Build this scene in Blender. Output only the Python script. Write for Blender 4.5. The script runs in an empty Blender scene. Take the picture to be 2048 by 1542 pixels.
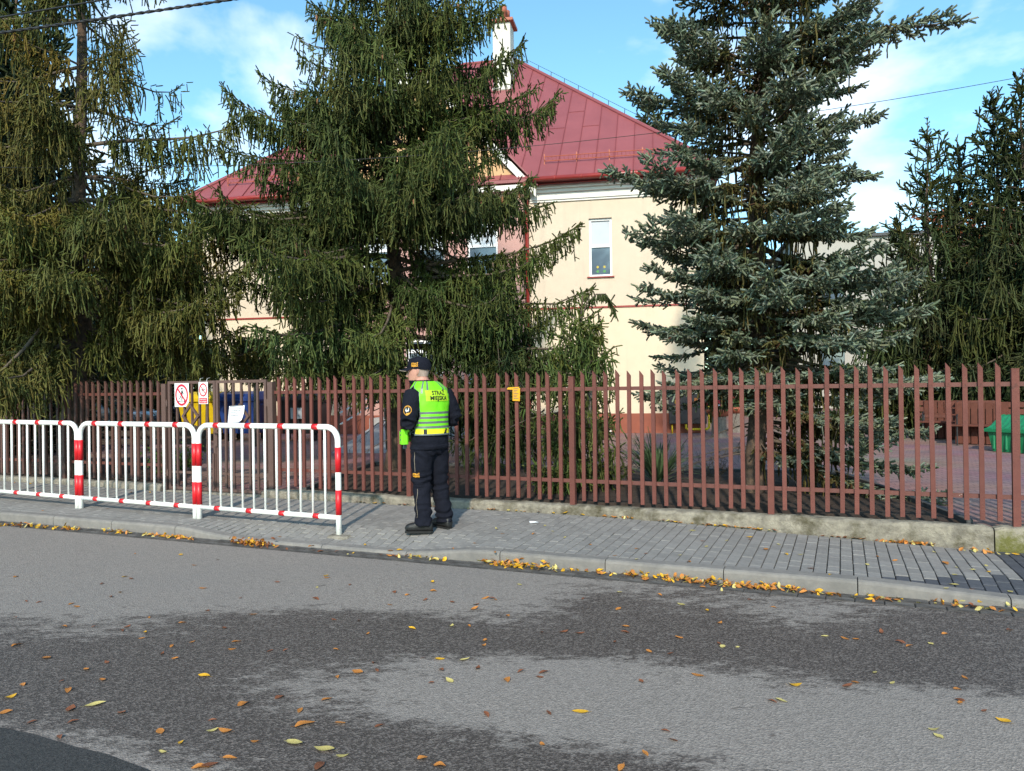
import bpy, bmesh, math, random
import numpy as np
from mathutils import Vector, Matrix, noise
from mathutils.bvhtree import BVHTree

# ------------------------------------------------------------------ camera, sky, sun, exposure
SC = bpy.context.scene
C = SC.collection
FPX = 1540.0          # focal length in photo pixels (photo is 2048 wide)
ROLL = 0.0138         # camera roll (radians)
CAMH = 1.51
cam = bpy.data.cameras.new('camera')
cam.sensor_width = 36.0
cam.lens = 36.0 * FPX / 2048.0
cam.clip_start = 0.05
cam.clip_end = 4000
camo = bpy.data.objects.new('camera', cam)
C.objects.link(camo)
camo.matrix_world = Matrix.Translation((0, 0, CAMH)) @ Matrix.Rotation(math.pi / 2, 4, 'X') @ Matrix.Rotation(-ROLL, 4, 'Z')
SC.camera = camo

SUN_EL = math.radians(31)
SUN_AZ = Vector((-0.13, -0.99)).normalized()      # horizontal direction towards the sun
W = bpy.data.worlds.new('World')
SC.world = W
W.use_nodes = True
nt = W.node_tree
for n_ in list(nt.nodes):
    nt.nodes.remove(n_)
N = nt.nodes.new
L_ = nt.links.new
out = N('ShaderNodeOutputWorld')
bg = N('ShaderNodeBackground')
bg.inputs['Strength'].default_value = 0.145
sky = N('ShaderNodeTexSky')
sky.sky_type = 'NISHITA'
sky.sun_disc = False
sky.sun_elevation = SUN_EL
sky.sun_rotation = math.atan2(SUN_AZ.x, SUN_AZ.y)
sky.air_density = 1.0
sky.dust_density = 0.6
sky.ozone_density = 1.6
tc = N('ShaderNodeTexCoord')
mp = N('ShaderNodeMapping')
mp.inputs['Scale'].default_value = (1.0, 1.0, 1.9)
mp.inputs['Location'].default_value = (4.35, 0.2, 0.37)
L_(tc.outputs['Generated'], mp.inputs['Vector'])
n1 = N('ShaderNodeTexNoise')
n1.inputs['Scale'].default_value = 2.1
n1.inputs['Detail'].default_value = 7
n1.inputs['Roughness'].default_value = 0.52
n1.inputs['Distortion'].default_value = 0.25
L_(mp.outputs[0], n1.inputs['Vector'])
cr = N('ShaderNodeValToRGB')
cr.color_ramp.elements[0].position = 0.565
cr.color_ramp.elements[0].color = (0, 0, 0, 1)
cr.color_ramp.elements[1].position = 0.72
cr.color_ramp.elements[1].color = (1, 1, 1, 1)
L_(n1.outputs['Fac'], cr.inputs[0])
tint = N('ShaderNodeMix')
tint.data_type = 'RGBA'
tint.blend_type = 'MULTIPLY'
tint.inputs[0].default_value = 1.0
tint.inputs[7].default_value = (0.86, 1.22, 1.22, 1)
L_(sky.outputs[0], tint.inputs[6])
mx = N('ShaderNodeMix')
mx.data_type = 'RGBA'
mx.inputs[7].default_value = (7.4, 7.5, 7.7, 1)
L_(cr.outputs[0], mx.inputs[0])
L_(tint.outputs[2], mx.inputs[6])
L_(mx.outputs[2], bg.inputs['Color'])
L_(bg.outputs[0], out.inputs['Surface'])

sun = bpy.data.lights.new('sun', 'SUN')
sun.energy = 3.0
sun.angle = math.radians(1.6)
sun.color = (1.0, 0.90, 0.76)
suno = bpy.data.objects.new('sun', sun)
C.objects.link(suno)
sdir = Vector((SUN_AZ.x * math.cos(SUN_EL), SUN_AZ.y * math.cos(SUN_EL), math.sin(SUN_EL)))
suno.rotation_euler = sdir.to_track_quat('Z', 'Y').to_euler()
suno.location = (0, 0, 30)

SC.view_settings.view_transform = 'Standard'
SC.view_settings.look = 'None'
SC.view_settings.exposure = 0.66
SC.view_settings.gamma = 1.0
SC.view_settings.use_curve_mapping = False
SC.cycles.max_bounces = 5
SC.cycles.diffuse_bounces = 3
SC.cycles.glossy_bounces = 2
SC.cycles.transmission_bounces = 3
SC.cycles.transparent_max_bounces = 4
SC.cycles.use_denoising = True

# ------------------------------------------------------------------ measuring helpers
R = random.Random(7)


def ray(x, y):
    u, v = x - 1024.0, y - 771.0
    return (u - v * ROLL) / FPX, (u * ROLL + v) / FPX


def P(x, y, Y):
    a, b = ray(x, y)
    return Vector((a * Y, Y, CAMH - b * Y))


def G(x, y, z=0.0):
    a, b = ray(x, y)
    Y = (CAMH - z) / b
    return Vector((a * Y, Y, z))


P0 = Vector((-1.298, 9.75))
DS = Vector((0.919, -0.394)).normalized()
DN = Vector((-DS.y, DS.x))
SRZ = math.atan2(DS.y, DS.x)


ZK = -0.018          # kerb top; the footway rises gently from there to the fence


def smooth01(a, b, x):
    t = min(1.0, max(0.0, (x - a) / (b - a)))
    return t * t * (3 - 2 * t)


def zpav(s, n=-2.0):
    zf = 0.032 - 0.125 * smooth01(2.0, 7.0, s) + 0.03 * (1 - smooth01(-7.0, -2.5, s)) if s < -2.5 else 0.032 - 0.125 * smooth01(2.0, 7.0, s)
    return ZK + (zf - ZK) * min(1.0, max(0.0, (n + 2.0) / 1.9))


def zroad(s):
    return ZK - 0.107


def SP(s, n, z=0.0):
    p = P0 + DS * s + DN * n
    return Vector((p.x, p.y, z))


def SN(x, y):
    q = Vector((x, y)) - P0
    return q.dot(DS), q.dot(DN)


def GR(x, y, road=True):
    """photo pixel -> point on the road (or pavement) sheet"""
    z = -0.1
    for _ in range(6):
        p = G(x, y, z)
        s, n = SN(p.x, p.y)
        z = zroad(s) if road else zpav(s, n)
    return G(x, y, z)


# ------------------------------------------------------------------ object helpers
class MB:
    def __init__(self):
        self.v = []
        self.f = []
        self.m = []

    def add(self, vs, fs, mi=0):
        b = len(self.v)
        self.v.extend([tuple(p) for p in vs])
        for q in fs:
            self.f.append(tuple(i + b for i in q))
            self.m.append(mi)
        return self

    def box(self, c, s, rz=0.0, mi=0, M=None):
        hx, hy, hz = s[0] / 2, s[1] / 2, s[2] / 2
        vs = [Vector((x, y, z)) for x in (-hx, hx) for y in (-hy, hy) for z in (-hz, hz)]
        T = M if M is not None else Matrix.Translation(Vector(c)) @ Matrix.Rotation(rz, 4, 'Z')
        vs = [T @ p for p in vs]
        return self.add(vs, [(0, 1, 3, 2), (4, 6, 7, 5), (0, 4, 5, 1), (2, 3, 7, 6), (0, 2, 6, 4), (1, 5, 7, 3)], mi)

    def bbox(self, c, s, b=0.01, mi=0, M=None):
        """box with chamfered vertical and top edges"""
        hx, hy, hz = s[0] / 2, s[1] / 2, s[2] / 2

        def oct_(hx, hy, z, k):
            return [(-hx + k, -hy, z), (hx - k, -hy, z), (hx, -hy + k, z), (hx, hy - k, z), (hx - k, hy, z), (-hx + k, hy, z), (-hx, hy - k, z), (-hx, -hy + k, z)]
        vs = oct_(hx, hy, -hz, b) + oct_(hx, hy, hz - b, b) + oct_(hx - b, hy - b, hz, b * 0.6)
        T = M if M is not None else Matrix.Translation(Vector(c))
        vs = [T @ Vector(p) for p in vs]
        fs = [tuple(range(7, -1, -1)), tuple(range(16, 24))]
        for k in range(2):
            for i in range(8):
                j = (i + 1) % 8
                fs.append((k * 8 + i, k * 8 + j, k * 8 + 8 + j, k * 8 + 8 + i))
        return self.add(vs, fs, mi)

    def tube(self, pts, rad, n=8, mi=0, cap=True, flat=None):
        pts = [Vector(p) for p in pts]
        if not hasattr(rad, '__len__'):
            rad = [rad] * len(pts)
        t0 = (pts[1] - pts[0]).normalized()
        ref = Vector((0, 0, 1)) if abs(t0.z) < 0.9 else Vector((1, 0, 0))
        u = t0.cross(ref).normalized()
        vs = []
        for i, p in enumerate(pts):
            if i == 0:
                t = pts[1] - pts[0]
            elif i == len(pts) - 1:
                t = pts[-1] - pts[-2]
            else:
                t = (pts[i + 1] - pts[i]).normalized() + (pts[i] - pts[i - 1]).normalized()
            if t.length < 1e-9:
                t = Vector((0, 0, 1))
            t.normalize()
            u = u - t * u.dot(t)
            if u.length < 1e-6:
                u = t.orthogonal()
            u.normalize()
            w = t.cross(u)
            r = rad[i]
            rx, ry = (r, r) if not hasattr(r, '__len__') else r
            for k in range(n):
                a = 2 * math.pi * k / n
                vs.append(p + u * (rx * math.cos(a)) + w * (ry * math.sin(a)))
        fs = []
        for i in range(len(pts) - 1):
            for k in range(n):
                j = (k + 1) % n
                fs.append((i * n + k, i * n + j, (i + 1) * n + j, (i + 1) * n + k))
        if cap:
            fs.append(tuple(range(n - 1, -1, -1)))
            b = (len(pts) - 1) * n
            fs.append(tuple(b + k for k in range(n)))
        return self.add(vs, fs, mi)

    def loft(self, rings, n=20, mi=0, power=2.0, cap=True):
        """rings: (cx, cy, z, rx, ry)"""
        vs = []
        for (cx, cy, z, rx, ry) in rings:
            for k in range(n):
                a = 2 * math.pi * k / n
                ca, sa = math.cos(a), math.sin(a)
                e = 2.0 / power
                x = math.copysign(abs(ca) ** e, ca)
                y = math.copysign(abs(sa) ** e, sa)
                vs.append((cx + rx * x, cy + ry * y, z))
        fs = []
        for i in range(len(rings) - 1):
            for k in range(n):
                j = (k + 1) % n
                fs.append((i * n + k, i * n + j, (i + 1) * n + j, (i + 1) * n + k))
        if cap:
            fs.append(tuple(range(n - 1, -1, -1)))
            b = (len(rings) - 1) * n
            fs.append(tuple(b + k for k in range(n)))
        return self.add(vs, fs, mi)

    def prism(self, poly, M, depth, mi=0):
        """poly in local xy, extruded along local z by depth"""
        n = len(poly)
        vs = [M @ Vector((x, y, 0)) for x, y in poly] + [M @ Vector((x, y, depth)) for x, y in poly]
        fs = [tuple(range(n - 1, -1, -1)), tuple(range(n, 2 * n))]
        for i in range(n):
            j = (i + 1) % n
            fs.append((i, j, n + j, n + i))
        return self.add(vs, fs, mi)

    def build(self, name, mats, parent=None, smooth=False):
        if not isinstance(mats, (list, tuple)):
            mats = [mats]
        me = bpy.data.meshes.new(name)
        me.from_pydata(self.v, [], self.f)
        for m in mats:
            me.materials.append(m)
        if len(mats) > 1:
            me.polygons.foreach_set('material_index', self.m)
        if smooth:
            me.polygons.foreach_set('use_smooth', [True] * len(me.polygons))
        me.validate()
        return link(name, me, parent)


def link(name, me, parent=None):
    o = bpy.data.objects.new(name, me)
    C.objects.link(o)
    if parent is not None:
        o.parent = parent
    return o


def tag(o, label=None, cat=None, group=None, kind=None):
    if label:
        o['label'] = label
    if cat:
        o['category'] = cat
    if group:
        o['group'] = group
    if kind:
        o['kind'] = kind
    return o


def thing(name, label, cat, loc=(0, 0, 0), rz=0.0, group=None):
    o = bpy.data.objects.new(name, None)
    C.objects.link(o)
    o.empty_display_size = 0.1
    o.location = loc
    o.rotation_euler = (0, 0, rz)
    return tag(o, label, cat, group)


def bevel(o, w=0.01, seg=1):
    m = o.modifiers.new('bevel', 'BEVEL')
    m.width = w
    m.segments = seg
    m.limit_method = 'ANGLE'
    m.angle_limit = math.radians(40)
    return o


# ------------------------------------------------------------------ materials
def pmat(name, c1, c2=None, scale=6.0, rough=0.7, bump=0.0, bscale=None, detail=5.0, spec=0.4, metal=0.0, c3=None, scale3=1.0, lo=0.35, hi=0.65, objrand=0.0, coat=0.0, thr3=(0.5, 0.7), rvar=0.0, coords='Object', streak=None):
    m = bpy.data.materials.new(name)
    m.use_nodes = True
    t = m.node_tree
    b = t.nodes['Principled BSDF']
    b.inputs['Roughness'].default_value = rough
    b.inputs['Specular IOR Level'].default_value = spec
    b.inputs['Metallic'].default_value = metal
    if coat:
        b.inputs['Coat Weight'].default_value = coat
        b.inputs['Coat Roughness'].default_value = 0.08
    c = t.nodes.new('ShaderNodeTexCoord')
    src = c.outputs[coords]
    if coords == 'World':
        src = None
    col = None
    if c2 is None:
        c2 = tuple(x * 0.8 for x in c1)
    nz = t.nodes.new('ShaderNodeTexNoise')
    nz.inputs['Scale'].default_value = scale
    nz.inputs['Detail'].default_value = detail
    nz.inputs['Roughness'].default_value = 0.6
    t.links.new(src, nz.inputs['Vector'])
    rp = t.nodes.new('ShaderNodeValToRGB')
    rp.color_ramp.elements[0].position = lo
    rp.color_ramp.elements[0].color = (*c1, 1)
    rp.color_ramp.elements[1].position = hi
    rp.color_ramp.elements[1].color = (*c2, 1)
    t.links.new(nz.outputs['Fac'], rp.inputs[0])
    col = rp.outputs[0]
    if c3 is not None:
        n3 = t.nodes.new('ShaderNodeTexNoise')
        n3.inputs['Scale'].default_value = scale3
        n3.inputs['Detail'].default_value = 6
        n3.inputs['Roughness'].default_value = 0.65
        if streak:
            ms_ = t.nodes.new('ShaderNodeMapping')
            ms_.inputs['Scale'].default_value = streak
            t.links.new(src, ms_.inputs[0])
            t.links.new(ms_.outputs[0], n3.inputs['Vector'])
        else:
            t.links.new(src, n3.inputs['Vector'])
        r3 = t.nodes.new('ShaderNodeMapRange')
        r3.inputs[1].default_value = thr3[0]
        r3.inputs[2].default_value = thr3[1]
        t.links.new(n3.outputs['Fac'], r3.inputs[0])
        m3 = t.nodes.new('ShaderNodeMix')
        m3.data_type = 'RGBA'
        m3.inputs[7].default_value = (*c3, 1)
        t.links.new(r3.outputs[0], m3.inputs[0])
        t.links.new(col, m3.inputs[6])
        col = m3.outputs[2]
    if objrand:
        oi = t.nodes.new('ShaderNodeObjectInfo')
        ge = t.nodes.new('ShaderNodeNewGeometry')
        ad = t.nodes.new('ShaderNodeMath')
        ad.operation = 'ADD'
        t.links.new(oi.outputs['Random'], ad.inputs[0])
        t.links.new(ge.outputs['Random Per Island'], ad.inputs[1])
        fr = t.nodes.new('ShaderNodeMath')
        fr.operation = 'FRACT'
        t.links.new(ad.outputs[0], fr.inputs[0])
        mr = t.nodes.new('ShaderNodeMapRange')
        mr.inputs[3].default_value = 1 - objrand
        mr.inputs[4].default_value = 1 + objrand
        t.links.new(fr.outputs[0], mr.inputs[0])
        hs = t.nodes.new('ShaderNodeHueSaturation')
        t.links.new(mr.outputs[0], hs.inputs['Value'])
        t.links.new(col, hs.inputs['Color'])
        col = hs.outputs[0]
    t.links.new(col, b.inputs['Base Color'])
    if rvar:
        rr = t.nodes.new('ShaderNodeMapRange')
        rr.inputs[3].default_value = rough - rvar
        rr.inputs[4].default_value = rough + rvar
        t.links.new(nz.outputs['Fac'], rr.inputs[0])
        t.links.new(rr.outputs[0], b.inputs['Roughness'])
    if bump:
        nb = t.nodes.new('ShaderNodeTexNoise')
        nb.inputs['Scale'].default_value = bscale or scale * 4
        nb.inputs['Detail'].default_value = 6
        nb.inputs['Roughness'].default_value = 0.65
        t.links.new(src, nb.inputs['Vector'])
        bp = t.nodes.new('ShaderNodeBump')
        bp.inputs['Strength'].default_value = bump
        bp.inputs['Distance'].default_value = 0.02
        t.links.new(nb.outputs['Fac'], bp.inputs['Height'])
        t.links.new(bp.outputs[0], b.inputs['Normal'])
    return m


def foliage_mat(name, rough=0.55, transl=0.34):
    m = bpy.data.materials.new(name)
    m.use_nodes = True
    t = m.node_tree
    b = t.nodes['Principled BSDF']
    b.inputs['Roughness'].default_value = rough
    b.inputs['Specular IOR Level'].default_value = 0.25
    a = t.nodes.new('ShaderNodeAttribute')
    a.attribute_name = 'Col'
    t.links.new(a.outputs['Color'], b.inputs['Base Color'])
    tr = t.nodes.new('ShaderNodeBsdfTranslucent')
    t.links.new(a.outputs['Color'], tr.inputs['Color'])
    ms = t.nodes.new('ShaderNodeMixShader')
    ms.inputs[0].default_value = transl
    t.links.new(b.outputs[0], ms.inputs[1])
    t.links.new(tr.outputs[0], ms.inputs[2])
    t.links.new(ms.outputs[0], t.nodes['Material Output'].inputs['Surface'])
    c = t.nodes.new('ShaderNodeTexCoord')
    nb = t.nodes.new('ShaderNodeTexNoise')
    nb.inputs['Scale'].default_value = 160
    nb.inputs['Detail'].default_value = 2
    t.links.new(c.outputs['Object'], nb.inputs['Vector'])
    bp = t.nodes.new('ShaderNodeBump')
    bp.inputs['Strength'].default_value = 0.6
    bp.inputs['Distance'].default_value = 0.01
    t.links.new(nb.outputs['Fac'], bp.inputs['Height'])
    t.links.new(bp.outputs[0], b.inputs['Normal'])
    return m


M = {}
M['fence_red'] = pmat('fence_paint_red', (0.148, 0.046, 0.034), (0.120, 0.038, 0.029), 5, 0.75, 0.25, 60, c3=(0.06, 0.028, 0.021), scale3=11, thr3=(0.58, 0.72), rvar=0.1, objrand=0.12)
M['fence_chip'] = pmat('fence_paint_chipped', (0.135, 0.045, 0.034), (0.11, 0.038, 0.03), 5, 0.55, 0.15, 60, c3=(0.5, 0.42, 0.36), scale3=9, thr3=(0.64, 0.68), objrand=0.05)
M['fence_brown'] = pmat('fence_paint_brown', (0.115, 0.055, 0.043), (0.092, 0.046, 0.037), 5, 0.5, 0.15, 60, c3=(0.14, 0.056, 0.043), scale3=1.2, rvar=0.08, objrand=0.05)
M['gate_brown'] = pmat('gate_paint_brown', (0.125, 0.073, 0.06), (0.10, 0.06, 0.05), 7, 0.5, 0.12, 60, c3=(0.11, 0.065, 0.055), scale3=4, rvar=0.08)
M['white_paint'] = pmat('barrier_white', (0.86, 0.85, 0.82), (0.83, 0.82, 0.78), 4, 0.35, 0.0, c3=(0.55, 0.50, 0.42), scale3=11, thr3=(0.6, 0.82), spec=0.5)
M['red_band'] = pmat('barrier_red', (0.62, 0.013, 0.02), (0.52, 0.01, 0.016), 9, 0.38, 0.05, 40, spec=0.5)
M['concrete'] = pmat('old_concrete', (0.30, 0.265, 0.21), (0.18, 0.16, 0.13), 9, 0.92, 0.9, 40, c3=(0.09, 0.08, 0.065), scale3=3.2, thr3=(0.52, 0.72))
M['concrete_moss'] = pmat('mossy_concrete', (0.31, 0.275, 0.215), (0.17, 0.15, 0.12), 11, 0.92, 0.9, 40, c3=(0.085, 0.072, 0.042), scale3=3.4, thr3=(0.5, 0.66))
M['concrete_green'] = pmat('green_concrete', (0.33, 0.29, 0.22), (0.22, 0.195, 0.15), 9, 0.92, 0.9, 40, c3=(0.13, 0.125, 0.035), scale3=2.4, thr3=(0.46, 0.58))
M['kerb'] = pmat('kerb_concrete', (0.235, 0.215, 0.195), (0.185, 0.172, 0.16), 14, 0.9, 0.35, 120, c3=(0.15, 0.14, 0.13), scale3=2.3, thr3=(0.5, 0.75), objrand=0.08)
M['paver'] = pmat('paver_grey', (0.25, 0.235, 0.218), (0.205, 0.193, 0.182), 18, 0.88, 0.3, 140, c3=(0.15, 0.14, 0.13), scale3=1.1, thr3=(0.55, 0.8), objrand=0.10)
M['paver_dark'] = pmat('paver_anthracite', (0.075, 0.078, 0.09), (0.055, 0.058, 0.068), 18, 0.85, 0.3, 140, objrand=0.12)
M['joint'] = pmat('joint_sand', (0.05, 0.043, 0.036), (0.03, 0.027, 0.024), 30, 0.95, 0.4, 100)
M['gutter'] = pmat('gutter_paver', (0.13, 0.12, 0.11), (0.075, 0.07, 0.066), 12, 0.8, 0.3, 120, c3=(0.05, 0.042, 0.036), scale3=1.5, thr3=(0.45, 0.6), objrand=0.2)
M['soil'] = pmat('garden_soil', (0.055, 0.036, 0.026), (0.03, 0.02, 0.015), 12, 0.95, 1.0, 50, c3=(0.10, 0.06, 0.035), scale3=26, thr3=(0.6, 0.68))
M['steel'] = pmat('galvanised', (0.5, 0.5, 0.5), (0.4, 0.4, 0.42), 20, 0.4, metal=0.8)
M['black_metal'] = pmat('black_metal', (0.02, 0.02, 0.022), (0.03, 0.03, 0.03), 8, 0.45)
M['bark'] = pmat('spruce_bark', (0.16, 0.105, 0.07), (0.085, 0.058, 0.042), 18, 0.95, 1.0, 30, c3=(0.055, 0.042, 0.034), scale3=7, thr3=(0.45, 0.6))
M['bark_grey'] = pmat('grey_bark', (0.2, 0.175, 0.15), (0.12, 0.10, 0.085), 18, 0.95, 1.0, 30)
M['twig'] = pmat('dead_twig', (0.13, 0.10, 0.075), (0.075, 0.056, 0.042), 9, 0.95)
M['cone'] = pmat('spruce_cone', (0.30, 0.15, 0.075), (0.2, 0.09, 0.045), 40, 0.8, 0.6, 160)
M['needles'] = foliage_mat('spruce_needles')
M['leafy'] = foliage_mat('leaf_green', 0.45, 0.3)
# ------------------------------------------------------------------ ground, road, pavement, kerb
def sheet(name, pts, mat, kind='structure', parent=None):
    mb = MB()
    mb.add(pts, [tuple(range(len(pts)))])
    o = mb.build(name, mat, parent)
    if kind:
        o['kind'] = kind
    return o


M['grass_far'] = pmat('far_ground', (0.07, 0.075, 0.04), (0.09, 0.08, 0.05), 0.3, 0.95)
sheet('ground', [(-900, -900, -0.9), (900, -900, -0.9), (900, 900, -0.9), (-900, 900, -0.9)], M['grass_far'])

# asphalt with drying rain patches
def road_material():
    m = bpy.data.materials.new('asphalt')
    m.use_nodes = True
    t = m.node_tree
    b = t.nodes['Principled BSDF']
    c = t.nodes.new('ShaderNodeTexCoord')
    o = c.outputs['Object']

    def nz(sc, det=4, ro=0.6, vec=o):
        n = t.nodes.new('ShaderNodeTexNoise')
        n.inputs['Scale'].default_value = sc
        n.inputs['Detail'].default_value = det
        n.inputs['Roughness'].default_value = ro
        t.links.new(vec, n.inputs['Vector'])
        return n.outputs['Fac']

    def math_(op, a, bb=None, cc=None):
        n = t.nodes.new('ShaderNodeMath')
        n.operation = op
        for i, q in enumerate((a, bb, cc)):
            if q is None:
                continue
            if isinstance(q, (int, float)):
                n.inputs[i].default_value = q
            else:
                t.links.new(q, n.inputs[i])
        return n.outputs[0]

    def mixc(f, a, bb):
        n = t.nodes.new('ShaderNodeMix')
        n.data_type = 'RGBA'
        for i, q in ((0, f), (6, a), (7, bb)):
            if isinstance(q, tuple):
                n.inputs[i].default_value = (*q, 1)
            elif isinstance(q, (int, float)):
                n.inputs[i].default_value = q
            else:
                t.links.new(q, n.inputs[i])
        return n.outputs[2]

    def mr(v, a, bb, c0=0.0, c1=1.0):
        n = t.nodes.new('ShaderNodeMapRange')
        t.links.new(v, n.inputs[0])
        for i, q in ((1, a), (2, bb), (3, c0), (4, c1)):
            n.inputs[i].default_value = q
        return n.outputs[0]

    at = t.nodes.new('ShaderNodeAttribute')
    at.attribute_name = 'wet'
    wet = at.outputs['Fac']
    # speckled edge: coarse and fine noise shift the threshold
    st = t.nodes.new('ShaderNodeMapping')
    st.inputs['Rotation'].default_value = (0, 0, -SRZ)
    st.inputs['Scale'].default_value = (0.5, 1.0, 1.0)
    t.links.new(o, st.inputs['Vector'])
    big = nz(2.2, 3, 0.55, st.outputs[0])
    mid = nz(13, 4, 0.65, st.outputs[0])
    fine = nz(46, 3, 0.6, st.outputs[0])
    k = math_('ADD', wet, math_('MULTIPLY', math_('SUBTRACT', big, 0.5), 0.55))
    k = math_('ADD', k, math_('MULTIPLY', math_('SUBTRACT', mid, 0.5), 1.25))
    k = math_('ADD', k, math_('MULTIPLY', math_('SUBTRACT', fine, 0.5), 0.85))
    wf = mr(k, 0.36, 0.68)
    # aggregate
    v = t.nodes.new('ShaderNodeTexVoronoi')
    v.inputs['Scale'].default_value = 95
    t.links.new(o, v.inputs['Vector'])
    stone = v.outputs['Color']
    sep = t.nodes.new('ShaderNodeSeparateColor')
    t.links.new(stone, sep.inputs[0])
    sv = sep.outputs[0]
    large = nz(0.55, 5, 0.6)
    dry = mixc(sv, (0.172, 0.148, 0.130), (0.312, 0.270, 0.238))
    dry = mixc(mr(large, 0.35, 0.7), dry, mixc(0.5, dry, (0.21, 0.19, 0.175)))
    wetc = mixc(mr(sv, 0.35, 1.0), (0.060, 0.048, 0.041), (0.170, 0.143, 0.126))
    col = mixc(wf, dry, wetc)
    # dark chippings and old leaf stains
    stain = mr(nz(7.5, 3, 0.7, st.outputs[0]), 0.70, 0.74)
    col = mixc(math_('MULTIPLY', stain, 0.55), col, (0.05, 0.035, 0.028))
    t.links.new(col, b.inputs['Base Color'])
    b.inputs['Specular IOR Level'].default_value = 0.4
    ro = t.nodes.new('ShaderNodeMix')
    ro.data_type = 'FLOAT'
    t.links.new(wf, ro.inputs[0])
    ro.inputs[2].default_value = 0.9
    ro.inputs[3].default_value = 0.62
    t.links.new(ro.outputs[0], b.inputs['Roughness'])
    bp = t.nodes.new('ShaderNodeBump')
    bp.inputs['Strength'].default_value = 0.75
    bp.inputs['Distance'].default_value = 0.006
    h = math_('ADD', v.outputs['Distance'], math_('MULTIPLY', nz(300, 2), 0.5))
    t.links.new(h, bp.inputs['Height'])
    t.links.new(bp.outputs[0], b.inputs['Normal'])
    return m


M['asphalt'] = road_material()
WX = [0, 200, 400, 600, 800, 1000, 1200, 1400, 1600, 1800, 2048]
WY = [1110, 1150, 1172, 1195, 1215, 1240, 1270, 1300, 1330, 1360, 1390, 1420, 1450, 1480, 1510, 1542]
WT = np.array([
    [0, 0, 0, 0, 0, 0, .15, .2, .3, .4, .4],
    [0, 0, 0, 0, 0, .02, .25, .3, .4, .4, .4],
    [0, 0, 0, 0, .0, .08, .5, .4, .45, .4, .45],
    [0, 0, 0, .0, .05, .15, .72, .55, .55, .5, .5],
    [.1, .1, .3, .42, .25, .22, .8, .65, .4, .6, .7],
    [.5, .45, .7, .9, .8, .5, .85, .75, .4, .72, .75],
    [.7, .65, .8, .95, .95, .95, .95, .95, .7, .85, .8],
    [.85, .85, .9, .9, .85, .8, .9, .95, .9, .9, .85],
    [.9, .92, .95, .7, .4, .2, .3, .6, .85, .95, .9],
    [.95, .95, .92, .45, .25, .05, .0, .15, .5, .75, .85],
    [.95, .95, .9, .5, .25, .05, .0, .0, .1, .25, .5],
    [.95, .95, .9, .65, .35, .1, .0, .0, .0, .05, .15],
    [.45, .85, .95, .85, .65, .3, .05, .0, .0, .0, .05],
    [.3, .5, .85, .95, .9, .65, .25, .05, .0, .0, .0],
    [.3, .3, .6, .9, .95, .9, .65, .3, .1, .0, .0],
    [.3, .3, .5, .85, .9, .9, .85, .65, .3, .1, .05]])


def wet_at(px, py):
    px = min(max(px, WX[0]), WX[-1] - 1e-3)
    py = min(max(py, WY[0]), WY[-1] - 1e-3)
    i = max(k for k in range(len(WX)) if WX[k] <= px)
    j = max(k for k in range(len(WY)) if WY[k] <= py)
    a = (px - WX[i]) / (WX[i + 1] - WX[i])
    b = (py - WY[j]) / (WY[j + 1] - WY[j])
    return (WT[j, i] * (1 - a) + WT[j, i + 1] * a) * (1 - b) + (WT[j + 1, i] * (1 - a) + WT[j + 1, i + 1] * a) * b


def to_px(p):
    a, b = p.x / p.y, (CAMH - p.z) / p.y
    u = (a + b * ROLL) * FPX
    v = (b - a * ROLL) * FPX
    return u + 1024, v + 771


def build_road():
    ss = list(np.arange(-60, -11, 3.0)) + list(np.arange(-11, 8.4, 0.12)) + list(np.arange(8.5, 50, 3.0))
    ns = list(np.arange(-2.24, -8.0, -0.07)) + list(np.arange(-8.0, -26, -1.5))
    vs, wet, fs = [], [], []
    for n in ns:
        for s in ss:
            p = SP(s, n, zroad(s) + 0.0)
            vs.append(tuple(p))
            w = 0.3
            if p.y > 2.6:
                q = to_px(p)
                w = wet_at(*q)
            wet.append(w)
    k = len(ss)
    for j in range(len(ns) - 1):
        for i in range(k - 1):
            fs.append((j * k + i, (j + 1) * k + i, (j + 1) * k + i + 1, j * k + i + 1))
    me = bpy.data.meshes.new('road')
    me.from_pydata(vs, [], fs)
    me.materials.append(M['asphalt'])
    a = me.attributes.new('wet', 'FLOAT', 'POINT')
    a.data.foreach_set('value', wet)
    o = link('road', me)
    o['kind'] = 'structure'
    return o


build_road()
M['new_asphalt'] = pmat('fresh_asphalt', (0.024, 0.023, 0.023), (0.075, 0.07, 0.067), 80, 0.8, 0.8, 160, c3=(0.13, 0.12, 0.11), scale3=2.2, thr3=(0.55, 0.75))
pts = []
for (x, y) in [(-60, 1440), (0, 1456), (70, 1470), (140, 1492), (215, 1510), (300, 1542), (330, 1580), (200, 1700), (-400, 1700), (-500, 1480)]:
    q = GR(x, y)
    pts.append((q.x, q.y, q.z + 0.004))
sheet('asphalt_patch', pts[::-1], M['new_asphalt'])

# ---- kerb: one-metre stones, lowered at the crossing and at the drive
def kdrop(s):
    """how far the kerb and the pavement edge dip"""
    a = smooth01(-2.0, -0.85, s) * (1 - smooth01(1.0, 2.0, s))
    b = smooth01(5.0, 6.6, s)
    return 0.078 * a + 0.06 * b


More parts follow.
